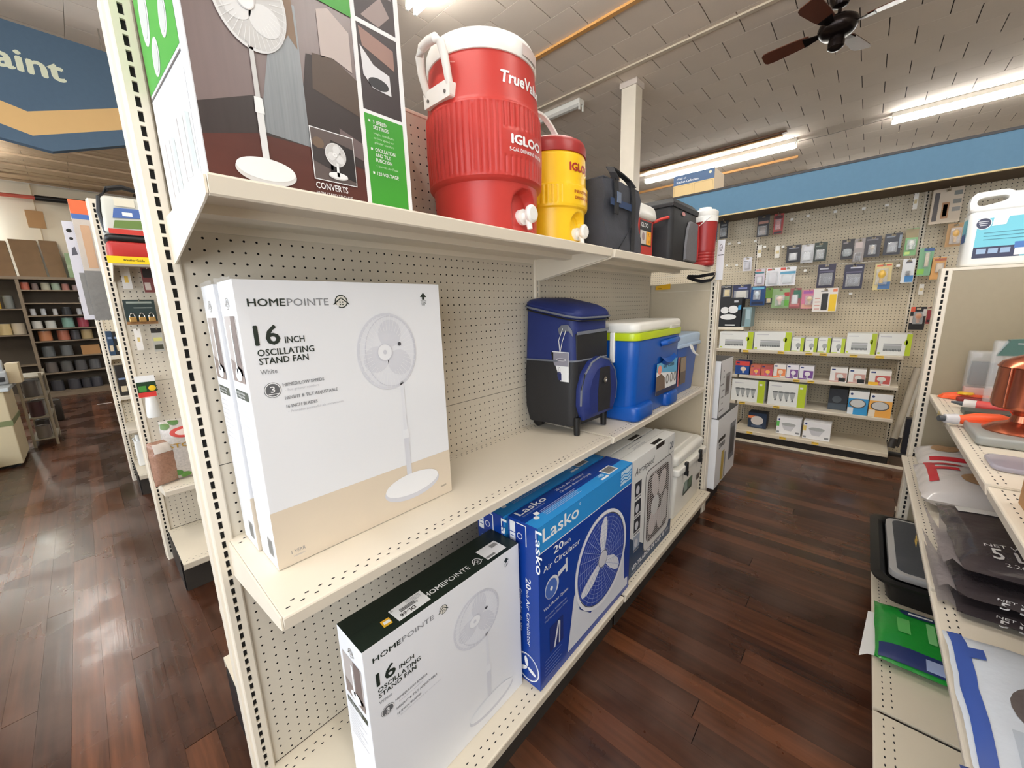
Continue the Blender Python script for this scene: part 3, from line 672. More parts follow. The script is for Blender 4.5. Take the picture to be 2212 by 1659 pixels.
        R_ = Face(t, (x0+7.4, y0+2.4, z1), (-1,0,0), (0,-1,0), (0,0,1)); R_.text('DL-66', 1.5, 1.25, 0.42, black, w=1.6, bold=0.02, l=4); R_.text('A', 0.9, 0.85, 0.3, black, l=4); R_.text('70', 3.2, 0.2, 0.2, black, l=4)
        for k in range(4): R_.rect(0.3, 0.2+0.15*k, 1.9, 0.24+0.15*k, grey, 'label', 4)
        R_.flush()
        G.poly([(2.6, 0.9), (3.45, 0.85), (3.5, 1.7), (2.65, 1.75)], flat((232, 178, 46)), 'label', 3); G.poly([(2.75, 1.15), (3.4, 1.1), (3.4, 1.45), (2.8, 1.5)], white, 'label', 4)
        G.flush()
    return t
b1 = hp_box(1.95, -9.05, 27.37, 20.1, -4.85, 50.6, 'front of the two white sixteen inch stand fan boxes on the middle shelf')
b2 = hp_box(1.7, -4.6, 27.37, 19.8, -0.5, 50.5, 'white stand fan box tucked behind its twin on the middle shelf')
for t_, (xa, ya, za, xb, yb, zb) in ((b1, (1.95, -9.05, 27.37, 20.1, -4.85, 50.6)), (b2, (1.7, -4.6, 27.37, 19.8, -0.5, 50.5))):   # loose clear wrap gathered at the upper corner
    mb = MB(); r_ = random.Random(int(xa*100)); c = LOC[t_.name]; n_ = 7
    rows = []
    for i in range(n_):
        rows.append([(xa-0.03-0.16*r_.random(), yb-(yb-ya)*j/6, zb-2.2+2.3*i/(n_-1)+(0.25*r_.random() if i == n_-1 else 0)) for j in range(7)])
    rows.append([(xa+0.3+0.5*r_.random(), yb-(yb-ya)*j/6, zb+0.08+0.16*r_.random()) for j in range(7)])
    mb.loft(rows, close=False); mb.build('shrink_wrap', film, t_, off=c)
hp_box(5.45, -14.6, 0.03, 25.2, -9.9, 20.3, 'white stand fan box with dark green top on the bottom deck', topgreen=True, band=False)

# ---- green and brown fan box on the top shelf
x0, y0, z0, x1, y1, z1 = 0.75, -12.9, 56.05, 14.9, -0.6, 79.0
t = carton('fan_box', 'tall stand fan box with a brown room photo and green panels on the top shelf', x0, y0, z0, x1, y1, z1, cardw)
F = front(t, x0, y0, z0); w = x1-x0
gdk = flat((58, 152, 44)); wallc = mat('photo_wall', (124, 108, 106), 0.3, var=0.08, scale=30, stretch=(6, 1, 0.3)); flr = mat('photo_floor', (86, 44, 38), 0.3, var=0.2, scale=9, stretch=(1, 1, 5)); drk = mat('photo_dark', (58, 50, 50), 0.3, var=0.2, scale=20, stretch=(6, 1, 0.4)); curt = mat('photo_curtain', (132, 136, 140), 0.3, var=0.22, scale=34, stretch=(9, 1, 0.3))
F.rect(0.12, 0, 10.1, 22.5, wallc, 'picture', 1)
F.poly([(0.12, 0), (10.1, 0), (10.1, 4.0), (6.5, 3.2), (3.0, 3.2), (0.12, 2.4)], flr, 'picture', 2)
F.poly([(0.12, 2.4), (3.0, 3.2), (6.5, 3.2), (6.5, 5.0), (3.2, 5.4), (0.12, 4.1)], drk, 'picture', 2)
F.poly([(3.2, 3.4), (6.2, 3.2), (6.2, 11.5), (5.2, 11.5), (4.2, 8)], curt, 'picture', 3)
F.poly([(5.2, 9.0), (5.6, 9.6), (6.1, 9.0), (6.0, 12.5), (5.3, 12.6)], flat((128, 104, 84)), 'picture', 4)
F.poly([(6.2, 3.2), (10.1, 2.6), (10.1, 8.5), (8.5, 9.3), (6.6, 9.0), (6.2, 7.0)], flat((52, 42, 42)), 'picture', 3); F.poly([(6.8, 7.0), (10.1, 6.2), (10.1, 8.6), (8.5, 9.4), (7.0, 9.2)], flat((82, 66, 56)), 'picture', 4)
F.poly([(8.4, 5.0), (10.1, 4.4), (10.1, 3.2), (8.4, 3.6)], flat((108, 92, 92)), 'picture', 4)
F.poly([(7.6, 9.2), (8.4, 9.4), (9.8, 9.0), (9.8, 11.5), (8.4, 12.4), (7.6, 12.0)], flat((190, 176, 170)), 'picture', 4)
F.rect(6.9, 12.6, 10.1, 20, gdk, 'print', 5); F.rect(10.1, 0, 10.45, 22.5, white, 'print', 3)
wf = (flat((206, 204, 202)), flat((226, 225, 224)), flat((240, 240, 239)), flat((214, 212, 210)))
stand_fan(F, 3.55, 10.6, 2.05, 2.75, 3.3, 1.7, 3.25, 0.95, 1.75, 0.78, l=6, cols=wf)
# right-hand column of small photos and the green feature panel
F.rect(10.45, 12.9, 13.75, 22.5, flat((60, 48, 50)), 'picture', 2); F.poly([(10.9, 13.2), (12.6, 15.0), (13.3, 14.0), (12.3, 12.95)], flat((150, 132, 128)), 'picture', 3); F.rect(12.3, 15.2, 13.6, 18, flat((138, 126, 126)), 'picture', 3)
F.rect(10.45, 12.6, 13.75, 12.9, white, 'print', 3); F.rect(13.75, 0, w, 22.9, white, 'print', 2)
F.rect(10.45, 6.95, 13.75, 12.6, flat((58, 48, 50)), 'picture', 2); F.poly([(10.8, 11.2), (13.4, 10.4), (13.4, 11.8), (10.6, 12.4)], flat((150, 116, 106)), 'picture', 3)
F.poly([(10.6, 11.2), (11.6, 10.2), (12.9, 9.9), (12.95, 8.5), (11.4, 8.6), (10.7, 9.3)], flat((222, 220, 222)), 'picture', 4); F.disc(11.9, 9.0, 0.85, 0.4, flat((44, 44, 48)), 'picture', 5)
F.rect(10.45, 6.7, 13.75, 6.95, white, 'print', 3)
F.rect(10.45, 0, 13.75, 6.7, gdk, 'print', 4)
for yy, a_, b_ in ((6.15, '3 SPEED', 'SETTINGS'), (4.2, 'OSCILLATION', 'AND TILT')):
    F.rect(10.75, yy, 10.9, yy+0.16, white, 'lettering', 5); F.text(a_, 11.1, yy-0.05, 0.26, white, w=1.15 if '3' in a_ else 1.75, bold=0.016, l=5); F.text(b_, 11.1, yy-0.42, 0.26, white, w=1.3, bold=0.016, l=5)
for k, s_ in enumerate(('High, medium', 'or low speed for', 'greater comfort')): F.text(s_, 11.1, 5.35-0.32*k, 0.17, flat((196, 222, 190)), w=1.7, l=5)
F.text('FUNCTION', 11.1, 3.41, 0.26, white, w=1.4, bold=0.016, l=5); F.text('Controls Air Flow', 11.1, 3.05, 0.17, flat((196, 222, 190)), w=1.9, l=5)
F.rect(10.75, 2.5, 10.9, 2.66, white, 'lettering', 5); F.text('120 VOLTAGE', 11.1, 2.45, 0.26, white, w=1.9, bold=0.016, l=5)
F.rect(6.2, 1.2, 9.3, 4.55, white, 'picture', 8); F.rect(6.26, 1.26, 9.24, 4.49, flat((92, 80, 78)), 'picture', 9); F.poly([(7.4, 1.9), (9.24, 1.5), (9.24, 3.7), (7.6, 4.0)], flat((34, 30, 32)), 'picture', 10); F.poly([(6.26, 2.4), (7.6, 2.0), (7.6, 3.2), (6.26, 3.4)], flat((52, 46, 48)), 'picture', 10); F.disc(6.7, 3.6, 0.4, 0.35, flat((112, 92, 76)), 'picture', 11)
stand_fan(F, 7.85, 3.05, 0.75, 0.78, 7.9, 1.75, 7.9, 1.65, 0.7, 0.24, l=12, cols=wf)
F.text('CONVERTS', 6.25, 0.62, 0.42, white, w=2.3, bold=0.016, l=6); F.text('FROM STAND TO TABLE', 6.25, 0.2, 0.22, white, w=2.6, l=6)
F.flush()
S = side(t, x0, y1, z0); d = y1-y0
S.poly([(0, 8.4), (d-1.1, 7.35), (d-1.1, 22.5), (0, 22.5)], gdk, 'print', 1)
for cx, cy, rx, ry in ((2.9, 12.5, 1.5, 1.9), (7.7, 14.0, 1.5, 2.2), (8.3, 10.0, 1.1, 1.1), (4.4, 9.3, 1.2, 1.1)): S.disc(cx, cy, rx, ry, flat((206, 206, 204)), 'picture', 2); S.disc(cx, cy, rx*0.75, ry*0.75, flat((186, 190, 186)), 'picture', 3)
S.poly([(0, 8.0), (d-1.1, 6.95), (d-1.1, 7.1), (0, 8.15)], flat((90, 84, 84)), 'print', 2); S.rect(0.0, 0.4, d-1.1, 6.2, flat((222, 218, 216)), 'picture', 1)
for k in range(6): S.poly([(1+1.7*k, 1.0+0.3*(k % 2)), (2.3+1.7*k, 0.8), (2.1+1.7*k, 4.8-0.4*(k % 3)), (1.1+1.7*k, 4.4)], flat((198-6*(k % 3), 192, 190)), 'picture', 2)
S.flush()

# ---- blue air circulator boxes
lblue = mat('carton_blue', (13, 58, 144), 0.3, var=0.05); sky = flat((40, 138, 206)); dnavy = flat((16, 40, 112))
def circ_box(x0, y0, z0, x1, y1, z1, label):
    t = carton('air_circulator_box', label, x0, y0, z0, x1, y1, z1, lblue); w, d, h = x1-x0, y1-y0, z1-z0
    F = front(t, x0, y0, z0)
    F.poly([(0, 19.4), (w, 19.4), (w, h), (0, h)], sky, 'print', 1); F.rect(0, 19.3, w, 19.42, white, 'print', 2)
    F.text('Lasko', 0.85, 20.55, 1.75, white, w=7.9, bold=0.015); F.ring(9.05, 22.2, 0.16, 0.16, 0.05, white, 'lettering', 2)
    F.text('20', 3.0, 17.9, 1.0, white, w=2.15, bold=0.02); F.text('inch', 5.25, 17.9, 0.62, white, w=1.5); F.text('Air Circulator', 0.9, 16.45, 0.78, white, w=8.1, bold=0.01)
    # the big fan
    fc, lt_, dk_ = flat((214, 216, 222)), flat((170, 182, 214)), flat((70, 90, 150))
    F.poly([(6.0, 1.2), (24.0, 0.9), (24.0, 2.4), (22.8, 2.6), (22.4, 9), (19, 5), (12, 3.4), (9, 6), (8.2, 9.5), (7.6, 9)], fc, 'picture', 3)
    cx, cy, R_ = 15.3, 10.6, 7.55
    F.disc(cx, cy, R_, R_, fc, 'picture', 4, seg=56); F.ring(cx, cy, R_*0.93, R_*0.93, 0.12, flat((60, 62, 74)), 'picture', 5, seg=56); F.disc(cx, cy, R_*0.91, R_*0.91, flat((34, 66, 156)), 'picture', 6, seg=56)
    for a in (83, 205, 320):
        r = math.radians(a); pts = []
        for rad, half in ((1.2, 0.7), (3.4, 1.35), (5.6, 1.2), (6.6, 0.5)):
            pts.append((rad, half))
        pl = [(cx+q*math.cos(r)-hh*math.sin(r), cy+q*math.sin(r)+hh*math.cos(r)) for q, hh in pts]+[(cx+q*math.cos(r)+hh*math.sin(r)*0.5, cy+q*math.sin(r)-hh*math.cos(r)*0.5) for q, hh in reversed(pts)]
        F.poly(pl, flat((222, 222, 226)), 'picture', 7)
    for k in range(9): F.ring(cx, cy, 1.6+0.6*k, 1.6+0.6*k, 0.05, lt_, 'picture', 8, seg=44)
    for k in range(26):
        a = 2*PI*k/26; F.line([(cx+1.3*math.cos(a), cy+1.3*math.sin(a)), (cx+6.7*math.cos(a+0.35), cy+6.7*math.sin(a+0.35))], 0.06, lt_, 'picture', 8)
    F.disc(cx, cy, 1.35, 1.35, flat((206, 206, 212)), 'picture', 9); F.ring(cx, cy, 1.35, 1.35, 0.12, flat((120, 122, 134)), 'picture', 10)
    F.ring(cx, cy, R_, R_, 0.5, flat((232, 232, 236)), 'picture', 10, seg=56)
    # small wall mounted fan, bracket
    F.disc(2.6, 13.6, 1.45, 1.5, fc, 'picture', 3); F.disc(2.45, 13.5, 1.2, 1.3, flat((70, 104, 176)), 'picture', 4); F.disc(2.45, 13.5, 0.28, 0.3, white, 'picture', 5); F.poly([(3.8, 14.2), (5.6, 14.6), (5.6, 13.9), (6.0, 13.9), (6.0, 15.9), (5.6, 15.9), (5.6, 15.2), (3.9, 14.9)], fc, 'picture', 3)
    F.text('Wall-Mount Option', 0.85, 11.05, 0.42, white, w=5.3); F.text('Provides Wall-Mount', 1.2, 9.9, 0.28, lt_, w=4.6); F.text('Wall Mount Option Detail', 1.0, 9.3, 0.28, lt_, w=5.0)
    F.rect(2.0, 4.3, 5.0, 8.0, flat((24, 46, 110)), 'picture', 2); F.line([(3.0, 4.4), (4.0, 7.8)], 0.35, fc, 'picture', 3); F.line([(4.1, 4.4), (4.2, 7.6)], 0.25, fc, 'picture', 3)
    for k in range(6): F.rect(1.0, 3.6-0.5*k, 4.6-0.3*(k % 3), 3.7-0.5*k, flat((110, 132, 190)), 'lettering', 2)
    F.flush()
    S = side(t, x0, y1, z0)
    S.text('Lasko', 4.35, 22.5, 0.95, white, w=5.7, rot=-90, bold=0.015, align='L'); S.text('20', 2.7, 15.5, 0.8, white, w=1.5, rot=-90, bold=0.02); S.text('inch', 2.7, 13.8, 0.45, white, w=1.0, rot=-90); S.text('Air Circulator', 2.7, 12.5, 0.55, white, w=6.8, rot=-90); S.text('Circulador de aire', 1.5, 13.5, 0.45, white, w=6.2, rot=-90)
    S.rect(0.3, 19.8, 1.2, 22.4, white, 'label', 2); S.rect(0.3, 20.9, 1.2, 21.0, lblue, 'label', 3); S.rect(0.4, 20.4, 1.1, 20.5, lblue, 'label', 3)
    S.rect(1.4, 19.8, 2.4, 22.3, flat((20, 52, 140)), 'label', 1); S.ring(1.9, 20.8, 0.42, 0.42, 0.08, white, 'label', 2); S.line([(1.4, 22.4), (2.9, 22.4), (2.9, 19.7)], 0.14, white, 'label', 2)
    S.text('Fine', 1.5, 19.0, 0.34, flat((90, 120, 190)), w=1.6, rot=-90); S.text('Blue', 0.7, 19.0, 0.5, flat((110, 136, 200)), w=1.9, rot=-90)
    S.ring(2.6, 2.4, 1.9, 2.0, 0.14, white, 'picture', 2); S.ring(2.6, 2.4, 1.7, 1.8, 0.05, lt_, 'picture', 2)
    for a in (100, 215, 335): S.disc(2.6+0.8*math.cos(math.radians(a)), 2.4+0.8*math.sin(math.radians(a)), 0.75, 0.28, white, 'picture', 3, rot=a)
    S.flush()
    G = topf(t, x0, y0, z1)
    G.rect(0, 0, w, 1.9, sky, 'print', 1); G.text('Lasko', 0.8, 3.4, 1.05, white, w=5.6, bold=0.015); G.text('20 inch Air Circulator', 9.0, 3.75, 0.42, white, w=7.2); G.text('Circulador de aire de 20 pulg', 9.0, 3.0, 0.38, white, w=7.8); G.text('Advanced Wind Tunnel', 0.9, 2.95, 0.25, lt_, w=4.4)
    G.rect(0, 2.5, w, 2.56, dnavy, 'print', 2); G.disc(1.8, 1.6, 0.4, 0.35, white, 'print', 3); G.poly([(2.1, 1.9), (2.9, 1.9), (3.0, 2.5), (2.3, 2.6)], white, 'print', 3)
    for k in range(5): G.rect(3.2, 1.1+0.28*k, 11.2-0.5*(k % 2), 1.18+0.28*k, lt_, 'lettering', 3)
    G.rect(18.3, 0.7, 21.3, 2.5, white, 'label', 3)
    for k in range(26): G.rect(18.6+0.095*k, 0.9, 18.63+0.095*k+(0.03 if k % 3 else 0), 2.3, black, 'label', 4)
    G.text('UL', 16.4, 1.3, 0.5, white, w=0.8); G.ring(17.4, 1.5, 0.35, 0.35, 0.1, white, 'lettering', 2); G.rect(16.0, 0.5, 18.0, 0.9, white, 'lettering', 2)
    G.flush()
    F.poly([(20.6, 20.2), (24.2, 20.2), (24.4, 22.6), (20.8, 22.4)], flat((196, 222, 240)), 'label', 3)
    for k in range(3): F.line([(20.6, 20.6+0.5*k), (21.8, 20.9+0.5*k), (23.0, 20.5+0.5*k), (24.3, 20.9+0.5*k)], 0.2, sky, 'label', 4)
    F.flush()
    return t
circ_box(25.85, -17.1, 0.03, 50.55, -12.4, 22.8, 'bright blue air circulator box with a large fan picture on the bottom deck')
circ_box(25.3, -12.1, 0.03, 50.0, -7.4, 22.8, 'second blue air circulator box behind the first')

# ---- white box fan cartons
def box_fan(x0, y0, z0, x1, y1, z1, label, plain=False):
    t = carton('box_fan_carton', label, x0, y0, z0, x1, y1, z1, mat('box_fan_white', (226, 226, 222), 0.35, var=0.04)); w, d, h = x1-x0, y1-y0, z1-z0
    F = front(t, x0, y0, z0); nb = flat((38, 62, 92))
    F.poly([(0, 0), (w, 0), (w, 3.2), (w*0.62, 4.6), (w*0.3, 4.4), (0, 8.2)], nb, 'print', 1)
    F.text('Aerospeed', 1.4, 19.2, 1.25, flat((70, 70, 72)), w=8.2, shear=0.25); F.text('20', w-2.6, 19.3, 1.5, flat((40, 56, 80)), w=1.9, bold=0.02); F.line([(w-3.2, 18.4), (w-3.2, 21.9)], 0.08, grey, l=2); F.line([(w-3.2, 18.4), (w-0.2, 18.4)], 0.08, grey, l=2)
    fr, dk_ = flat((212, 211, 208)), flat((92, 82, 78))
    def rr(a0, b0, a1, b1, r, M, l):
        pts = []
        for qx, qy, s0 in ((a1-r, b1-r, 0), (a0+r, b1-r, 90), (a0+r, b0+r, 180), (a1-r, b0+r, 270)):
            for k in range(6): a = math.radians(s0+18*k); pts.append((qx+r*math.cos(a), qy+r*math.sin(a)))
        F.poly(pts, M, 'picture', l)
    rr(5.9, 2.0, 18.6, 18.4, 1.6, flat((120, 118, 116)), 2); rr(6.1, 2.2, 18.4, 18.2, 1.5, fr, 3); rr(7.0, 3.4, 17.4, 17.2, 1.8, flat((66, 54, 50)), 4)
    for cx, cy, rx, ry, ro in ((10.4, 14.4, 1.6, 2.6, 20), (14.0, 13.8, 1.7, 2.6, -20), (10.0, 7.2, 2.0, 2.8, -25), (13.6, 6.4, 1.7, 2.4, 10)): F.disc(cx, cy, rx, ry, flat((206, 194, 190)), 'picture', 5, rot=ro)
    F.disc(10.6, 10.2, 1.9, 1.9, fr, 'picture', 7); F.poly([(13.4, 4.4), (16.6, 5.2), (17.0, 10.6), (15.6, 11.8), (13.6, 9.4)], flat((196, 190, 186)), 'picture', 7)
    for k in range(30): yy = 3.6+13.4*k/29; F.rect(7.2, yy, 17.2, yy+0.13, fr, 'picture', 8)
    for k in range(4): F.rect(7.6+3.0*k, 3.4, 7.72+3.0*k, 17.1, fr, 'picture', 8)
    for k, yy in enumerate((16.6, 13.1, 9.8, 6.4)):
        F.rect(1.6, yy-1.4, 4.2, yy+1.2, flat((52, 56, 64)) if k != 3 else flat((150, 160, 176)), 'picture', 2); F.disc(2.7, yy-0.3, 0.7, 0.8, lgrey, 'picture', 3); F.rect(1.7, yy-1.9, 4.1, yy-1.6, grey, 'lettering', 2)
    F.text('VENTILADOR DE CAJA', 1.2, 1.15, 0.85, white, w=13.6, bold=0.02); F.text('Modelo BX100', 1.2, 0.35, 0.36, lgrey, w=4.0); F.disc(15.8, 1.5, 0.5, 0.5, lgrey, 'print', 2); F.text('MAX', 16.8, 1.2, 0.6, lgrey, w=1.9)
    F.flush()
    G = topf(t, x0, y0, z1); G.rect(w*0.52, 0.35, w*0.72, 1.2, flat((24, 22, 22)), 'hand_hole', 1); F.rect(w*0.52, h-0.9, w*0.72, h-0.02, flat((24, 22, 22)), 'hand_hole', 1)
    R_ = Face(t, (x1, y1, z1), (-1,0,0), (0,-1,0), (0,0,1)); R_.text('Aerospeed', w*0.45, d*0.35, 0.7, mgrey, w=5.2, shear=0.25, l=1); R_.rect(w*0.47, d*0.2, w*0.72, d*0.24, mgrey, 'lettering', 1); R_.flush()
    G.rect(0, d*0.5, w, d*0.5+0.07, flat((176, 174, 170)), 'print', 1); G.flush(); F.flush()
    return t
box_fan(51.75, -16.45, 0.03, 71.5, -12.3, 22.25, 'white and navy box fan carton beside the blue boxes on the bottom deck')
box_fan(51.6, -12.0, 0.03, 71.2, -7.9, 22.2, 'second box fan carton hidden behind the front one, only its top showing')

# ---- white chest cooler at the end of the bottom deck
def rface(t, *a): return Face(t, *a)
t = thing('chest_cooler', 'white hard sided chest cooler with black latches at the end of the bottom deck', 'cooler', (84.5, -10.5, 0.03)); c = (84.5, -10.5, 0.03)
wh = mat('cooler_white', (236, 233, 224), 0.35, var=0.02)
MB().rbox(75.2, -16.0, 0.03, 94.4, -5.0, 10.9, 1.0, taper=0.7, rz=0.4).build('tub', wh, t, off=c)
MB().rbox(74.8, -16.6, 11.0, 94.9, -4.6, 12.6, 1.1, rz=0.25).build('rim', wh, t, off=c)
MB().rbox(75.2, -16.0, 12.6, 94.5, -5.0, 15.4, 1.4, rz=1.0, taper=0.2).build('lid', wh, t, off=c)
MB().rbox(77.5, -14.0, 15.3, 92, -7, 15.75, 1.0, rz=0.2).build('lid_panel', wh, t, off=c)
for xx in (79.5, 89.2): MB().box(xx-0.55, -16.95, 10.2, xx+0.55, -16.3, 13.2).box(xx-0.35, -17.1, 10.0, xx+0.35, -16.9, 11.2).build('latch', blk, t, off=c, bevel=0.12)
MB().cyl((94.4, -10.5, 9.0), (95.0, -10.5, 9.0), 0.8).build('drain_plug', blk, t, off=c)
F = front(t, 75.2, -15.72, 0.03); F.poly([(5.6, 4.2), (11.6, 4.4), (12.2, 8.8), (6.2, 8.2)], flat((52, 66, 60)), 'label', 3); F.poly([(6.0, 4.8), (8.6, 4.9), (8.2, 7.9), (6.4, 7.6)], flat((150, 168, 158)), 'label', 4); F.poly([(9, 5), (11.4, 5.2), (11.6, 7.9), (9.3, 7.6)], flat((98, 120, 96)), 'label', 4); F.disc(17.6, 9.6, 0.7, 0.8, flat((120, 112, 106)), 'label', 3); F.rect(15.2, 4.6, 17.6, 6.0, flat((92, 80, 70)), 'label', 3); F.flush()
# ================================================================== coolers and bags
def sstep(a, b, x): t = max(0.0, min(1.0, (x-a)/(b-a))); return t*t*(3-2*t)
class Cyl(Face):
    """print wrapped round an upright cylinder; a = arc length from the -y side, b = height"""
    def __init__(s, t, cx, cy, z0, rf): s.t = t; s.c = Vector((cx, cy, z0))-LOC[t.name]; s.rf = rf; s.acc = {}
    def P(s, a, b, l):
        r = s.rf(b)+0.014*l+0.01; an = -PI/2+a/s.rf(b); return (s.c.x+r*math.cos(an), s.c.y+r*math.sin(an), s.c.z+b)
def water_cooler(cx, cy, z0, prof, flute, recess, M, label, name='water_cooler'):
    """prof [(z,r)]; flute (z0,z1,n,depth,[clear arc, za, zb]); recess (halfwidth,z0,z1,depth)"""
    t = thing(name, label, 'cooler', (cx, cy, z0)); zs = sorted(set([p[0] for p in prof]+[prof[0][0]+(prof[-1][0]-prof[0][0])*k/110 for k in range(111)])); NS = 240; rings = []
    def rad(z):
        for (za, ra), (zb, rb) in zip(prof[:-1], prof[1:]):
            if za <= z <= zb: return ra+(rb-ra)*((z-za)/(zb-za) if zb > za else 0)
        return prof[-1][1]
    for z in zs:
        r0 = rad(z); ring = []
        for j in range(NS):
            a = 2*PI*j/NS; r = r0; da = (a-1.5*PI+PI) % (2*PI)-PI; s_ = da*r0
            if flute:
                f0, f1, n, dp, arc, ca, cb = flute
                k = sstep(f0, f0+0.2, z)*(1-sstep(f1-0.2, f1, z))
                if abs(s_) < arc and ca < z < cb: k = 0
                r -= dp*k*(0.5-0.5*math.cos(n*a))**3
            if recess:
                hw, ra_, rb_, dp = recess
                zt = rb_-hw
                q = abs(s_)/hw if z < zt else math.hypot(s_, z-zt)/hw
                r -= dp*(1-sstep(0.72, 1.0, q))*sstep(ra_, ra_+0.8, z)*(0.35+0.65*sstep(ra_, rb_, z))
            ring.append((r*math.cos(a), r*math.sin(a), z))
        rings.append(ring)
    MB().loft(rings).build('body', M, t)
    return t, rad
def spigot(t, r, z, M):
    MB().cyl((0, -r+0.9, z), (0, -r-0.1, z), 0.85, seg=20).cyl((0, -r-0.1, z), (0, -r-0.6, z), 0.45, seg=14).build('spigot_base', M, t)
    MB().lathe([(0.35,0),(0.75,-0.1),(0.95,-0.35),(0.95,-0.6),(0.7,-0.8)], (0.25, -r-0.5, z+0.25), 20, axis='y').build('spigot_knob', M, t)
    MB().cyl((0.15, -r-0.55, z), (0.2, -r-0.75, z-1.35), 0.38, 0.3, seg=14).build('spout', M, t)
red = mat('cooler_red', (184, 50, 43), 0.42, var=0.03); wpl = mat('white_plastic', (240, 238, 232), 0.3, var=0.02); yel = mat('cooler_yellow', (246, 198, 28), 0.33, var=0.03); maroon = mat('lid_maroon', (152, 34, 34), 0.38)
# red cooler
RC = (29.7, -7.05, 56.02)
t, rad = water_cooler(*RC, [(0,5.75),(0.25,5.95),(2.6,6.0),(5.2,6.15),(5.4,6.45),(5.65,6.62),(9,6.72),(12.6,6.62),(12.85,6.48),(13.1,6.42),(17.7,5.95)], (5.7, 12.7, 64, 0.13, 3.6, 7.6, 10.2), (2.0, 0.2, 4.9, 1.15), red, 'tall red drinking water cooler with white lid and side handles on the top shelf')
MB().lathe([(5.6,17.3),(6.12,17.4),(6.2,17.7),(6.18,18.8),(5.95,19.3),(5.3,19.55),(5.1,19.4),(0.1,19.35)], seg=64).build('lid', wpl, t)
MB().loft([[(6.1*math.cos(a)*k, 6.1*math.sin(a)*k, h) for a in [math.radians(268+2.2*i) for i in range(14)]] for k, h in ((1.035, 17.6), (1.04, 18.6))], close=False).build('lid_grip', flat((214, 196, 190)), t)
for sgn, nm in ((-1, 'handle'), (1, 'handle')):
    hp = []
    for s_, zz, o in ((-1.75,-2.6,-0.1),(-1.85,-1.2,0.35),(-1.95,0.2,0.7),(-1.75,1.6,1.0),(-1.1,2.15,1.1),(0,2.25,1.15),(1.1,2.15,1.1),(1.75,1.6,1.0),(1.95,0.2,0.7),(1.85,-1.2,0.35),(1.75,-2.6,-0.1)):
        hp.append((sgn*(6.25+o), s_, 16.1+zz))
    h = MB().tube(hp, [0.34, 0.4, 0.42, 0.44, 0.45, 0.45, 0.45, 0.44, 0.42, 0.4, 0.34], 12).build(nm, wpl, t)
    MB().prism([(-2.1, 13.1), (2.1, 13.1), (2.2, 14.5), (1.3, 14.7), (-1.3, 14.7), (-2.2, 14.5)], 'x', sgn*5.9, sgn*6.75).build('handle_plate', wpl, h, bevel=0.2)
    for q in (-1.4, 1.4): MB().cyl((sgn*6.7, q, 13.7), (sgn*6.85, q, 13.7), 0.16).build('screw', flat((110, 104, 100)), h)
MB().tube([(-5.9*math.cos(a), -5.9*math.sin(a)*0.5-1.2, 16.6-0.15*k) for k, a in enumerate((0.1, 0.25, 0.4))], 0.07, 6).build('lid_cord', flat((226, 150, 140)), t)
spigot(t, 5.75, 1.9, wpl)
C_ = Cyl(t, RC[0], RC[1], RC[2], rad)
C_.text('TrueValue', -2.95, 14.4, 1.2, white, w=6.4, bold=0.035, shear=0.25, l=3)
C_.text('IGLOO', -2.4, 8.7, 0.95, white, w=4.7, bold=0.05, l=3); C_.text('5-GAL DRINKING WATER', -2.6, 8.0, 0.36, white, w=5.2, bold=0.02, l=3); C_.flush()
# yellow cooler
YC = (42.75, -7.0, 56.02)
t, rad = water_cooler(*YC, [(0,4.55),(0.25,4.7),(2.5,4.75),(4.9,4.85),(5.1,5.15),(5.4,5.22),(7.7,5.22),(7.95,5.0),(8.2,4.98),(11.6,4.9),(12.0,4.75)], (5.3, 7.8, 44, 0.10, 3.3, 0, 20), (1.7, 0.2, 4.6, 0.95), yel, 'yellow industrial water cooler with a maroon lid and white bail handle')
MB().lathe([(4.6,11.8),(4.98,11.9),(4.95,13.0),(4.7,13.6),(4.0,14.0),(0.1,14.05)], seg=48).build('lid', maroon, t)
MB().strap([(5.05*math.cos(a), 0.5+1.4*math.sin(a), 11.6+7.2*math.sin(a)) for a in [math.radians(8*k-2) for k in range(24)]], 0.85, 0.35, (0, 1, 0.1)).build('bail_handle', wpl, t, bevel=0.08)
for sgn in (-1, 1): MB().box(sgn*4.9-0.3, -0.9, 9.4, sgn*4.9+0.5*sgn+0.1, 1.5, 12.1).build('handle_mount', wpl, t, bevel=0.15)
spigot(t, 4.5, 1.7, wpl)
C_ = Cyl(t, YC[0], YC[1], YC[2], rad); rdk = flat((166, 34, 30))
C_.text('IGLOO', -2.0, 9.5, 1.05, rdk, w=4.6, bold=0.05, l=3); C_.text('INDUSTRIAL', -1.5, 6.75, 0.38, rdk, w=3.4, bold=0.016, l=3); C_.text('DRINKING WATER', -1.35, 6.0, 0.38, rdk, w=4.1, bold=0.016, l=3); C_.flush()
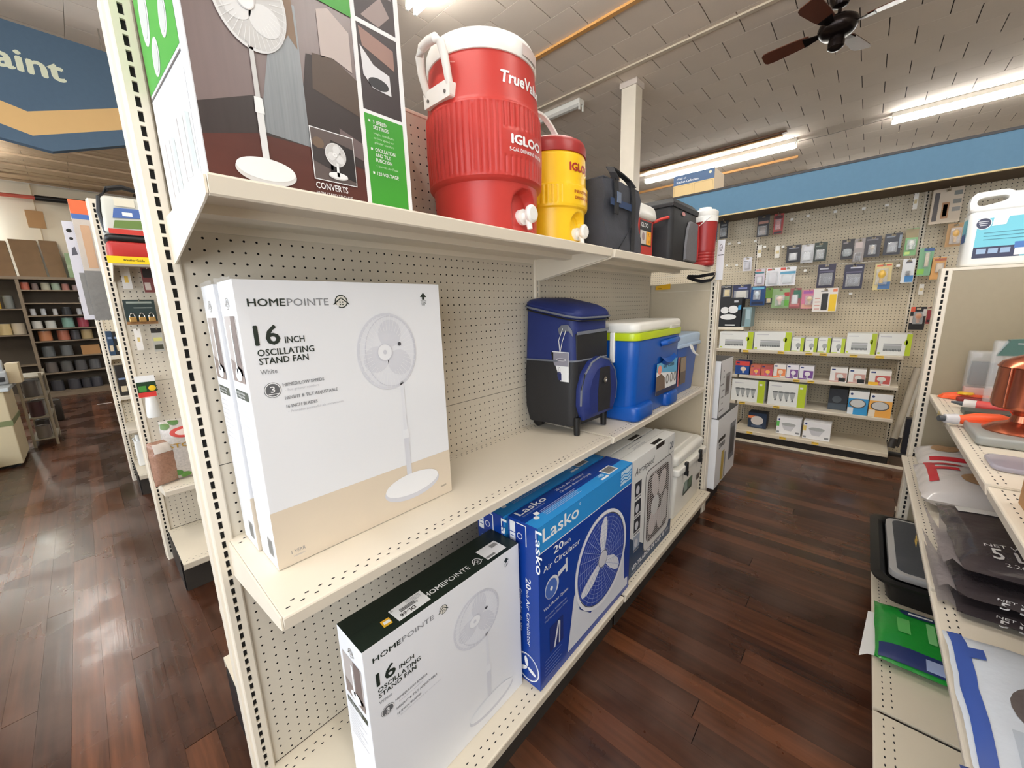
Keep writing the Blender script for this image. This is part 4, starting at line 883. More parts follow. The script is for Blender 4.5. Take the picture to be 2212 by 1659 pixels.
# charcoal tote
den = mat('charcoal_fabric', (58, 60, 68), 0.75, var=0.22, scale=22, bump=0.25, bscale=200); navyst = flat((34, 58, 96), 0.7); web = mat('black_webbing', (26, 26, 30), 0.7, var=0.1, bump=0.2, bscale=300)
t = thing('cooler_tote', 'slouching charcoal insulated tote bag with black straps on the top shelf', 'bag', (54.9, -7.9, 56.03)); c = (54.9, -7.9, 56.03)
rings = []; rj = random.Random(9)
for k in range(9):
    q = k/8; z = 0.05+10.3*q; ring = []; hx, hy = 6.3-0.2*math.sin(PI*q), 4.6-0.5*q+0.25*math.sin(3*PI*q)
    for (x, y) in [(-1,-1),(-0.6,-1.04),(-0.1,-1.07),(0.35,-1.02),(0.7,-1.05),(1,-1),(1.02,-0.4),(1.0,0.4),(1,1),(0.3,1),(-0.4,1),(-1,1),(-1.0,0.3),(-1.03,-0.4)]:
        ring.append((x*hx+0.14*rj.uniform(-1,1), y*hy+0.16*rj.uniform(-1,1), z+(0.2*rj.uniform(-1,1) if 0 < k else 0)))
    rings.append(ring)
bag = MB().loft(rings).build('body', den, t)
F = front(t, 47.6, -12.75, 55.95)
F.rect(2.0, 6.6, 9.5, 7.6, navyst, 'stripe', 8); F.flush()
MB().box(-6.0, -4.2, 10.2, 6.0, 4.2, 10.55).build('top_flap', den, t, bevel=0.2)
for xx in (-3.4, 2.3): MB().strap([(xx, -4.95, 5.4 if xx < 0 else 0.6), (xx, -5.0, 8), (xx, -4.75, 10.4)], 1.3, 0.14, (1, 0, 0)).build('strap', web, t)
MB().strap([(2.3, -5.02, 5.5), (1.4, -5.05, 4.0), (-1.2, -5.05, 1.6), (-2.6, -5.0, 0.4)], 1.2, 0.12, (0.7, 0, 0.7)).build('loose_strap', web, t)
MB().strap([(-3.4, -4.75, 10.2), (-3.4, -4.2, 11.4), (-2.9, -3.4, 12.4), (-1.2, -2.9, 12.7), (0.8, -3.2, 12.3), (2.2, -4.0, 11.3), (2.3, -4.75, 10.2)], 1.3, 0.2, (0.1, 1, 0.3)).build('handle', web, t)
MB().box(-3.5, -5.15, 7.0, -2.2, -4.95, 8.6).build('badge', flat((70, 84, 110)), t, bevel=0.1)
# small red and white jug cooler
t = thing('lunch_cooler', 'small boxy red cooler with white lid and yellow label beside the charcoal tote', 'cooler', (66.3, -8.3, 55.9)); c = (66.3, -8.3, 55.9)
MB().rbox(62.8, -11.2, 55.95, 69.7, -5.2, 62.9, 0.7, rz=0.3).build('body', red, t, off=c)
MB().rbox(62.7, -11.3, 62.9, 69.8, -5.1, 65.6, 0.8, rz=0.8, taper=-0.5).build('lid', wpl, t, off=c)
MB().tube([(69.8, -7, 62.6), (70.3, -9, 62.7), (70.2, -11.0, 63.0), (71.5, -11.7, 63.6), (73, -12.6, 64.0)], 0.28, 8).build('handle', red, t, off=c)
F = front(t, 62.8, -11.2, 55.9); F.rect(0.7, 2.4, 5.7, 6.7, black, 'label', 2); F.text('IGLOO', 1.0, 5.6, 0.75, white, w=3.2, bold=0.02, l=3); F.rect(0.9, 2.7, 3.4, 5.0, flat((206, 198, 190)), 'label', 3); F.disc(2.2, 4.0, 0.6, 0.7, flat((150, 130, 130)), 'label', 4); F.rect(3.5, 2.7, 5.55, 5.0, flat((244, 172, 44)), 'label', 3); F.text('7.', 4.2, 4.1, 0.6, black, bold=0.016, l=4); F.text('8', 4.6, 3.0, 0.5, black, l=4); F.flush()
# black and red lunch bag
bf = mat('black_fabric', (30, 30, 33), 0.6, var=0.15, bump=0.15, bscale=200); gm = mat('grey_mesh', (108, 108, 112), 0.8, var=0.15, scale=60)
t = thing('lunch_bag', 'black soft cooler bag with grey front pocket and red trim on the top shelf', 'bag', (80.3, -9.2, 55.92)); c = (80.3, -9.2, 55.92)
MB().rbox(73.2, -13.2, 55.95, 87.6, -5.4, 66.2, 1.0, rz=0.3, nz=3, bulge=0.15).build('body', bf, t, off=c)
MB().loft([[(72.9,-13.4,66.0),(87.9,-13.4,66.0),(87.9,-5.2,66.0),(72.9,-5.2,66.0)],[(72.9,-13.5,66.7),(88.0,-13.5,66.9),(88.0,-5.2,66.9),(72.9,-5.2,66.7)],[(75,-12.4,67.9),(86.6,-12.4,68.1),(86.6,-6,68.1),(75,-6,67.9)]], sm=False).build('lid', bf, t, off=c, bevel=0.25)
F = front(t, 73.2, -13.35, 55.9)
pts = [(6.6, 0.6), (13.8, 0.5), (13.9, 1.2), (13.7, 8.6), (9.6, 8.6), (8.4, 8.2), (7.4, 6.8), (6.6, 3.0)]
mb = MB(); fr_ = [F.P(a, b, 4) for a, b in pts]; bk = [F.P(a, b, 30) for a, b in [(6.9,0.8),(13.6,0.7),(13.7,1.3),(13.5,8.3),(9.8,8.3),(8.6,7.9),(7.7,6.6),(6.9,3.1)]]
mb.loft([fr_, bk], sm=False).build('pocket', gm, t, bevel=0.1)
MB().strap([(87.7, -13.6, 57.2), (87.6, -13.7, 60), (87.2, -13.6, 64.4)], 0.7, 0.16, (1, 0, 0)).build('red_trim', flat((196, 52, 52), 0.6), t, off=c)
F.disc(5.6, 9.4, 0.9, 0.4, flat((190, 120, 116)), 'badge', 3); F.line([(-0.3, 10.4), (14.6, 10.6)], 0.16, flat((90, 40, 40)), 'zip', 6); F.flush()
# red jug with white lid
t = thing('water_jug', 'small dark red jug with white lid at the far end of the top shelf', 'jug', (92.3, -13.4, 55.95))
MB().lathe([(2.2,0),(2.35,0.15)]+[(2.35+(0.14 if k % 2 else 0), 0.3+0.32*k) for k in range(10)]+[(2.45,3.7),(2.6,8.6),(2.62,9.4)], seg=36).build('body', maroon, t)
MB().lathe([(2.6,9.3),(2.72,9.35),(2.72,10.4),(2.62,10.5),(2.7,10.6),(2.7,11.5),(2.2,11.9),(1.4,12.0),(1.3,12.5),(0.1,12.5)], seg=36).build('lid', wpl, t)
MB().strap([(-2.7, 0.6, 8.2), (-2.75, -0.6, 9.2), (-2.3, -1.7, 10.2)], 0.7, 0.25, (0, 0.6, -0.6)).build('handle', wpl, t)
C_ = Cyl(t, 92.3, -13.4, 55.95, lambda b: 2.62); C_.rect(0.9, 5.4, 2.6, 9.3, flat((120, 176, 210)), 'label', 3); C_.disc(1.7, 7.2, 0.5, 1.1, flat((222, 226, 210)), 'label', 4); C_.rect(1.3, 5.4, 2.4, 5.9, black, 'label', 4); C_.flush()
# ---- rolling cooler bag on the middle shelf
nav = mat('royal_fabric', (22, 40, 104), 0.55, var=0.15, scale=10, bump=0.12, bscale=200); pip = flat((110, 114, 124), 0.6)
t = thing('rolling_cooler_bag', 'royal blue and black wheeled cooler bag with paper hang tag on the middle shelf', 'bag', (49.6, -5.6, 27.38), math.radians(-4))
hx, hy = 4.75, 4.6
def ringz(z, kx, ky, r=1.1, dy=0.0):
    out = []
    for qx, qy, a0 in ((1,1,0),(-1,1,90),(-1,-1,180),(1,-1,270)):
        for k in range(6): a = math.radians(a0+18*k); px_ = qx*(kx-r)+r*math.cos(a); py_ = dy+qy*(ky-r)+r*math.sin(a); out.append((px_*(1+0.34*(py_+ky)/(2*ky)) if px_ < 0 else px_, py_, z))
    return out
MB().loft([ringz(1.5, hx-0.15, hy-0.15), ringz(4, hx+0.25, hy+0.1), ringz(9, hx+0.3, hy+0.15), ringz(12.1, hx+0.1, hy+0.05)]).build('lower_body', bf, t)
MB().loft([ringz(12.1, hx+0.1, hy+0.05), ringz(15, hx, hy), [(p[0]+0.15, p[1], 19.75+0.22*p[1]) for p in ringz(0, hx-0.1, hy-0.1)]]).build('upper_body', nav, t)
MB().box(-hx+0.6, -hy-0.12, 3, hx-0.4, -hy+0.6, 16.4).build('front_panel', bf, t, bevel=0.2)
for z in (12.1,): MB().tube([p for p in ringz(z, hx+0.14, hy+0.09)]+[ringz(z, hx+0.14, hy+0.09)[0]], 0.16, 6).build('piping', pip, t)
MB().strap([(-hx+0.5, -hy-0.2, 16.4), (0, -hy-0.22, 16.5), (hx-0.3, -hy-0.2, 16.6)], 0.5, 0.12, (0, 0, 1)).build('front_piping', pip, t)
def lidring(z, k, dz=0.0):
    out = []
    for p in ringz(0, (hx+0.35)*k, (hy+0.2)*k, 2.0*k+0.1): out.append((p[0]+0.3, p[1]-0.1, z+0.22*p[1]+dz))
    return out
MB().loft([lidring(19.4, 0.98), lidring(19.9, 1.03), lidring(20.4, 1.03), lidring(20.9, 0.95), lidring(21.3, 0.75), lidring(21.45, 0.35)]).build('lid', nav, t)
lr = lidring(19.85, 1.055); MB().tube(lr+[lr[0]], 0.17, 6).build('lid_piping', pip, t); lr = lidring(19.35, 1.03); MB().tube(lr+[lr[0]], 0.13, 6).build('zip', blk, t)
# domed front pocket
F = Face(t, (LOC[t.name].x-hx, LOC[t.name].y-hy-0.12, 27.25), (1,0,0), (0,0,1), (0,-1,0))
dome = [(1.4, 2.6), (0.3, 5.2), (0.4, 7.8), (1.4, 10.2), (3.2, 11.9), (5.6, 12.6), (8.2, 11.9), (10.0, 10.0), (10.7, 7.4), (10.4, 4.8), (9.4, 2.8)]
ctr = (5.4, 7.0)
rg = [[F.P(ctr[0]+(a-ctr[0])*k, ctr[1]+(b-ctr[1])*k, l/0.014) for a, b in dome] for k, l in ((1.0, 0.0), (1.0, 0.7), (0.93, 1.2), (0.75, 1.7))]
MB().loft(rg).build('pocket', nav, t)
def dp(a, b, l): return F.P(ctr[0]+(a-ctr[0])*l[0], ctr[1]+(b-ctr[1])*l[0], l[1]/0.014)
MB().tube([dp(a, b, (0.985, 0.95)) for a, b in dome[1:10]], 0.17, 6).build('pocket_piping', pip, t)
MB().loft([[F.P(4.0, 3.7, 100), F.P(7.4, 3.7, 100), F.P(7.6, 7.0, 100), F.P(7.2, 10.9, 100), F.P(4.4, 10.9, 100), F.P(3.9, 7.0, 100)], [F.P(4.0, 3.7, 125), F.P(7.4, 3.7, 125), F.P(7.6, 7.0, 126), F.P(7.2, 10.9, 125), F.P(4.4, 10.9, 125), F.P(3.9, 7.0, 126)]], sm=False).build('pocket_panel', bf, t)
MB().lathe([(0.5,0),(0.5,-0.1),(0.3,-0.16),(0.3,-0.05),(0.05,-0.02)], (-hx+5.5, -hy-2.1, 8.7), 20, axis='y').build('grommet', chrome, t)
for x, y in ((-hx+0.9, -hy+0.1), (hx-0.9, -hy+0.1)): MB().cyl((x, y, 3.0), (x, y, 0.05), 0.62, 0.5, seg=14).build('leg', blk, t)
for x in (-hx+0.4, hx-1.4): MB().cyl((x, hy-1.0, 1.05), (x+1.0, hy-1.0, 1.05), 1.0, seg=20).build('wheel', blk, t)
MB().strap([(-hx-0.1, -1.0, 16.0), (-hx-0.45, -2.6, 17.2), (-hx-0.4, -3.8, 17.3), (-hx-0.02, -4.3, 16.4)], 1.0, 0.15, (0, 0.2, 1)).build('side_strap', pip, t)
g = t; LOC[t.name] = LOC[t.name]
tg = Face(t, (LOC[t.name].x-hx-0.75, LOC[t.name].y-0.4, 27.25+8.6), (0,-1,0), (0,0,1), (-1,0,0))
o = MB().box(-hx-0.72, -4.1, 8.9, -hx-0.66, -0.6, 13.6).build('hang_tag', white, t)
tg.rect(0.2, 2.9, 3.7, 5.0, flat((146, 144, 156)), 'tag_print', 0); tg.rect(0.2, 3.0, 0.7, 5.0, black, 'tag_print', 1); tg.disc(2.3, 3.9, 0.95, 0.22, white, 'tag_print', 1); tg.disc(2.3, 3.9, 0.85, 0.16, flat((120, 118, 130)), 'tag_print', 2); tg.poly([(1.5, 0.6), (2.3, 0.6), (2.3, 1.6), (2.15, 1.9), (1.6, 1.9), (1.5, 1.6)], flat((34, 44, 96)), 'tag_print', 1); tg.ring(1.9, 2.2, 0.18, 0.5, 0.05, grey, 'tag_print', 1); tg.flush()
MB().tube([(-hx-0.5, -3.4, 16.9), (-hx-0.75, -2.9, 15.2), (-hx-0.7, -2.4, 13.4)], 0.05, 5).tube([(-hx-0.5, -2.8, 17.2), (-hx-0.75, -2.2, 15.4), (-hx-0.7, -2.4, 13.4)], 0.05, 5).build('tag_string', wpl, t)
# ---- blue chest cooler with lime stripe
cb = mat('cooler_blue', (10, 80, 166), 0.33, var=0.04); lime = flat((186, 206, 22), 0.3)
t = thing('chest_cooler', 'blue cube cooler with lime green stripe and white lid on the middle shelf', 'cooler', (67.2, -9.4, 27.22)); c = (67.2, -9.4, 27.22)
MB().rbox(56.4, -14.5, 27.25, 78.0, -4.4, 41.9, 1.6, taper=0.9, rz=0.4, nz=3).build('tub', cb, t, off=c)
MB().rbox(56.2, -14.7, 41.8, 78.2, -4.2, 43.1, 1.6, rz=0.05).build('stripe', lime, t, off=c)
MB().rbox(56.3, -14.6, 43.05, 78.1, -4.3, 44.9, 1.6, rz=0.6, taper=0.0).build('lid', wh, t, off=c)
MB().rbox(71.2, -14.75, 43.05, 76.4, -14.0, 43.75, 0.3, rz=0.1).build('lid_notch', flat((206, 204, 190)), t, off=c)
MB().tube([(67.4, -14.3, 40.4), (67.9, -15.0, 40.6), (71, -15.15, 40.75), (74.4, -15.0, 40.8), (75.2, -14.3, 40.8)], 0.55, 10).build('handle', cb, t, off=c)
MB().loft([[(67.6+7*k/8, -14.35+0.0*k, 36.6+0.9*math.sin(PI*k/8)*-1) for k in range(9)], [(67.6+7*k/8, -15.0, 37.4-0.9*math.sin(PI*k/8)) for k in range(9)], [(67.6+7*k/8, -14.35, 38.0-0.6*math.sin(PI*k/8)) for k in range(9)]], close=False).build('hand_recess', cb, t, off=c)
for xa, xb in ((57.0, 64.6), (71.5, 77.4)): MB().rbox(xa, -14.85, 27.25, xb, -6, 30.2, 1.3, rz=0.6).build('foot', cb, t, off=c)
MB().rbox(56.05, -10.6, 37.9, 56.6, -9.7, 43.2, 0.15, rz=0.15).build('hinge_bail', wpl, t, off=c)
F = front(t, 56.4, -14.2, 27.25); F.o.y -= 0.28
F.poly([(9.0, 3.4), (19.6, 3.3), (19.8, 9.6), (9.2, 9.5)], white, 'label', 2); F.poly([(9.1, 7.9), (19.7, 6.6), (19.8, 9.6), (9.2, 9.5)], flat((92, 170, 210)), 'label', 3); F.text('Ice Cube', 12.4, 8.3, 0.8, flat((28, 44, 70)), w=5.6, bold=0.018, l=4); F.disc(10.6, 8.2, 0.9, 0.9, flat((232, 150, 130)), 'label', 4)
F.poly([(9.0, 3.4), (13.6, 3.6), (13.2, 6.4), (11.4, 7.4), (9.1, 7.0)], flat((112, 92, 78)), 'label', 5)
for cx in (14.6, 16.8, 18.8): F.ring(cx, 5.9, 0.75, 1.0, 0.3, flat((120, 116, 110)), 'label', 5)
F.poly([(9.0, 3.3), (19.6, 3.2), (19.6, 4.1), (9.0, 4.2)], flat((24, 34, 72)), 'label', 6); F.flush()
# ---- second blue cooler with pale lid
t = thing('chest_cooler', 'smaller blue cooler with pale blue lid and unhooked white latch', 'cooler', (87, -8.6, 27.24)); c = (87, -8.6, 27.24)
plid = mat('pale_blue', (176, 200, 226), 0.35)
MB().rbox(79.8, -13.1, 27.25, 94.3, -4.2, 38.4, 0.9, taper=0.7, rz=0.3).build('tub', cb, t, off=c)
MB().rbox(79.5, -13.4, 38.3, 94.8, -3.9, 41.0, 0.9, rz=0.45).build('lid', plid, t, off=c)
MB().rbox(79.3, -13.6, 38.1, 95.0, -3.8, 38.9, 0.9, rz=0.2).build('lid_rim', plid, t, off=c)
MB().strap([(87.3, -13.6, 38.4), (87.2, -14.0, 37.4), (88.0, -14.2, 36.6), (89.2, -14.7, 35.9)], 1.6, 0.25, (1, 0, -0.2)).build('latch', wpl, t, off=c)
F = front(t, 79.8, -13.1, 27.2); F.o.y += 0.25; F.rect(2.0, 2.6, 6.4, 8.8, flat((96, 82, 76)), 'label', 18); F.rect(1.2, 2.4, 2.6, 8.9, flat((206, 120, 124)), 'label', 18); F.rect(3.0, 5.4, 6.2, 8.6, flat((150, 132, 112)), 'label', 19); F.flush()
# ---- small bits on the end unit
t = thing('shelf_talker', 'small yellow shelf tag sticking out of the end panel above the coolers', 'sign', (95.3, -1.6, 51.3))
MB().prism([(0, 0), (-3.7, 0), (-3.7, 1.4), (0, 0.95)], 'x', 0, 0.05).build('card', flat((240, 182, 30)), t); MB().box(-0.02, -1.6, 0.25, -0.01, -0.5, 0.35).build('lettering', black, t)
t = thing('carry_strap', 'black webbing strap drooping under the far end of the top shelf', 'strap', (94.5, -12.5, 54.4))
MB().strap([(0, 3.0, -0.4), (0.1, 1.4, -1.2), (0.1, -0.4, -1.7), (0.1, -2.4, -1.5), (0.0, -3.2, -0.6), (0, -3.3, 0.1)], 1.2, 0.1, (0.8, 0.1, 0.6)).build('webbing', web, t)
MB().strap([(0.3, 3.0, -0.3), (0.3, 0.6, -0.5), (0.3, -3.0, -0.1)], 1.0, 0.1, (0.7, 0, 0.7)).build('upper_webbing', web, t)
# boxes on the end unit's far side
def plain_print(F, w, h, seed, big=False):
    r = random.Random(seed); F.rect(w*0.48, h*0.34, w*0.84, h*0.76, flat((150, 146, 150)), 'picture', 1); F.rect(w*0.52, h*0.4, w*0.78, h*0.7, flat((98, 88, 92)), 'picture', 2)
    for k in range(7): F.rect(w*r.uniform(0.05, 0.3), h*(0.1+0.12*k), w*r.uniform(0.32, 0.44), h*(0.125+0.12*k), flat((140, 140, 146)), 'lettering', 1)
c1 = carton('heater_box', 'white carton with a small product photo sitting on the end unit, upper of two', 100.4, -17.0, 18.25, 112.4, -5.0, 33.2, mat('white_carton'))
F = front(c1, 100.4, -17.0, 18.25); plain_print(F, 12, 14.5, 1); F.rect(0, 0, 0.5, 14.5, black, 'print', 1); F.flush(); G = topf(c1, 100.4, -17, 33.2); G.rect(0, 0, 12, 12, flat((52, 50, 52)), 'print', 1); G.flush()
c2 = carton('heater_box', 'larger white carton with black top standing below it on the end unit', 99.6, -17.6, -0.95, 120.2, -4.0, 18.2, mat('white_carton'))
F = front(c2, 99.6, -17.6, -0.95); F.rect(1.5, 12.5, 8, 13.5, black, 'lettering', 1); F.text('20000', 2.0, 10.6, 1.4, flat((60, 62, 70)), w=6, bold=0.018); F.rect(5.5, 0.5, 8.2, 9.0, flat((196, 170, 84)), 'print', 1); F.rect(8.6, 0.4, 10, 8, flat((150, 150, 158)), 'print', 1); F.rect(13, 4, 19, 15, flat((112, 116, 126)), 'picture', 1); F.rect(14, 5.5, 18.2, 13.5, flat((72, 74, 82)), 'picture', 2); F.flush()
G = topf(c2, 99.6, -17.6, 18.2); G.rect(0, 0, 20.8, 13.6, flat((44, 42, 44)), 'print', 1); G.flush()
MB().tube([(113, -15, 18.25), (114, -15.4, 19.2), (116, -15.6, 19.5), (118, -15.2, 18.9), (119, -15, 18.25)], 0.25, 8).build('carry_handle', wpl, c2, off=LOC[c2.name])
e_ = thing('sign_strip', 'tall white paper strip with a small oval emblem clipped to the end post', 'sign', (95.45, -16.35, 52.9))
MB().box(-0.05, -0.75, 0, 0.03, 0.75, 8.8).build('paper', flat((226, 226, 230)), e_)
Fs = side(e_, 95.38, -15.7, 53); Fs.ring(0.65, 7.0, 0.3, 0.75, 0.09, black, 'emblem', 1); Fs.ring(0.65, 6.8, 0.16, 0.35, 0.05, black, 'emblem', 1); Fs.rect(0.1, 5.3, 1.25, 5.5, black, 'emblem', 1); Fs.flush()
# ================================================================== goods on the light bulb wall
clear = mat('blister', (236, 238, 240), 0.12, alpha=0.28, spec=0.7)
WH = 'packs hanging on the light bulb wall'
def hook(y, z, x1=174.0, label=None, x0=182.0, grp='empty hooks on the light bulb wall'):
    t = thing('peg_hook', label or 'bare wire peg hook on the light bulb wall', 'hook', (x0, y, z), group=grp)
    MB().tube([(0,0,0.5),(-0.3,0,0),(x1-x0+0.6,0,0.1),(x1-x0,0,0.7)], 0.11, 6).build('wire', chrome, t)
    MB().box(x1-x0-0.1, -0.45, 0.2, x1-x0, 0.45, 1.0).build('end_plate', flat((226, 224, 218)), t, bevel=0.05); return t
for y, z, lb in ((-18.9, 75.8, 'bare peg hook in the top row, first right of the red pack'), (-23.5, 76.2, 'bare peg hook in the top row, second right of the red pack'), (-31, 76.3, 'bare peg hook in the top row, third right of the red pack'), (-38.3, 76.0, 'bare peg hook in the top row, fourth right of the red pack'), (-43.8, 76.0, 'bare peg hook in the top row, last before the tan card'), (1.1, 69.9, 'bare peg hook left of the wall post, nearest the small red jug'), (-2.3, 69.8, 'bare peg hook left of the wall post, middle of three'), (-7.9, 69.7, 'bare peg hook crossing the left wall post'), (-2.1, 61.4, 'bare peg hook beside the crumpled white bag'), (1.5, 61.5, 'bare peg hook left of the one by the white bag'), (-11.2, 67.2, 'bare peg hook above the slim card at the left post'), (-17.0, 66.6, 'bare peg hook above the slim card right of the post'), (-24.5, 57.4, 'bare peg hook below the bag of white cord'), (-37.9, 48.6, 'bare peg hook below the right hand purple card'), (-48.6, 56.9, 'bare peg hook beside the blue fuse card')):
    hook(y, z, label=lb)
def pack(name, label, y0, y1, z0, z1, card, blist=None, item=None, x=176.0, bars=(), cat='package', hookit=True, round_=False, frame=0.0):
    """carded pack facing -x: y0 left edge, y1 right edge"""
    y0 -= 0.12; y1 += 0.12; w, h = y0-y1, z1-z0; t = thing(name, label, cat, (x, (y0+y1)/2, z0), group=WH)
    MB().box(-0.03, -w/2, 0, 0.05, w/2, h-0.9).box(-0.03, -w/2, h-0.9, 0.05, -0.5, h).box(-0.03, 0.5, h-0.9, 0.05, w/2, h).box(-0.03, -0.5, h-0.25, 0.05, 0.5, h).build('card', flat(card), t)
    if blist:
        a, b, c, d = blist
        if round_: MB().lathe([(min(w*(c-a), h*(d-b))*0.5, 0), (min(w*(c-a), h*(d-b))*0.48, -0.5), (min(w*(c-a), h*(d-b))*0.34, -0.8), (0.05, -0.85)], (-0.04, w/2-w*(a+c)/2, h*(b+d)/2), 24, axis='x').build('blister', clear if item else flat((170, 176, 178)), t)
        else: MB().rbox(-0.95, w/2-w*c, h*b, -0.04, w/2-w*a, h*d, 0.18, rz=0.15).build('blister', clear, t)
        if item:
            k, col = item; cy, cz = w/2-w*(a+c)/2, h*(b+d)/2; hh = h*(d-b)*0.42; ww = w*(c-a)*0.36
            if k == 'bulb': MB().lathe([(0.05,-hh),(ww*0.45,-hh*0.95),(ww*0.5,-hh*0.3),(ww,hh*0.15),(ww*1.02,hh*0.5),(ww*0.6,hh*0.9),(0.05,hh)], (-0.4, cy, cz), 18).build('bulb', flat(col, 0.2), t)
            elif k == 'plate': MB().rbox(-0.6, cy-ww, cz-hh, -0.1, cy+ww, cz+hh, 0.2, rz=0.15).lathe([(ww*0.5,0),(ww*0.45,-0.2),(0.05,-0.22)], (-0.6, cy, cz), 16, axis='x').build('device', flat(col, 0.3), t)
            else: MB().rbox(-0.6, cy-ww, cz-hh, -0.1, cy+ww, cz+hh, 0.3, rz=0.2).build('device', flat(col, 0.35), t)
    F = side(t, x-0.03, y0, z0)
    for (a, b, c, d, col) in bars: F.rect(w*a, h*b, w*c, h*d, flat(col), 'print', 1)
    F.flush()
    if hookit: MB().tube([(6, 0, h-0.35), (-1.4, 0, h-0.3), (-2.0, 0, h+0.2)], 0.1, 6).build('hanger', chrome, t)
    return t
Wt, Dk, Gr = (232, 232, 236), (34, 32, 38), (74, 78, 84)
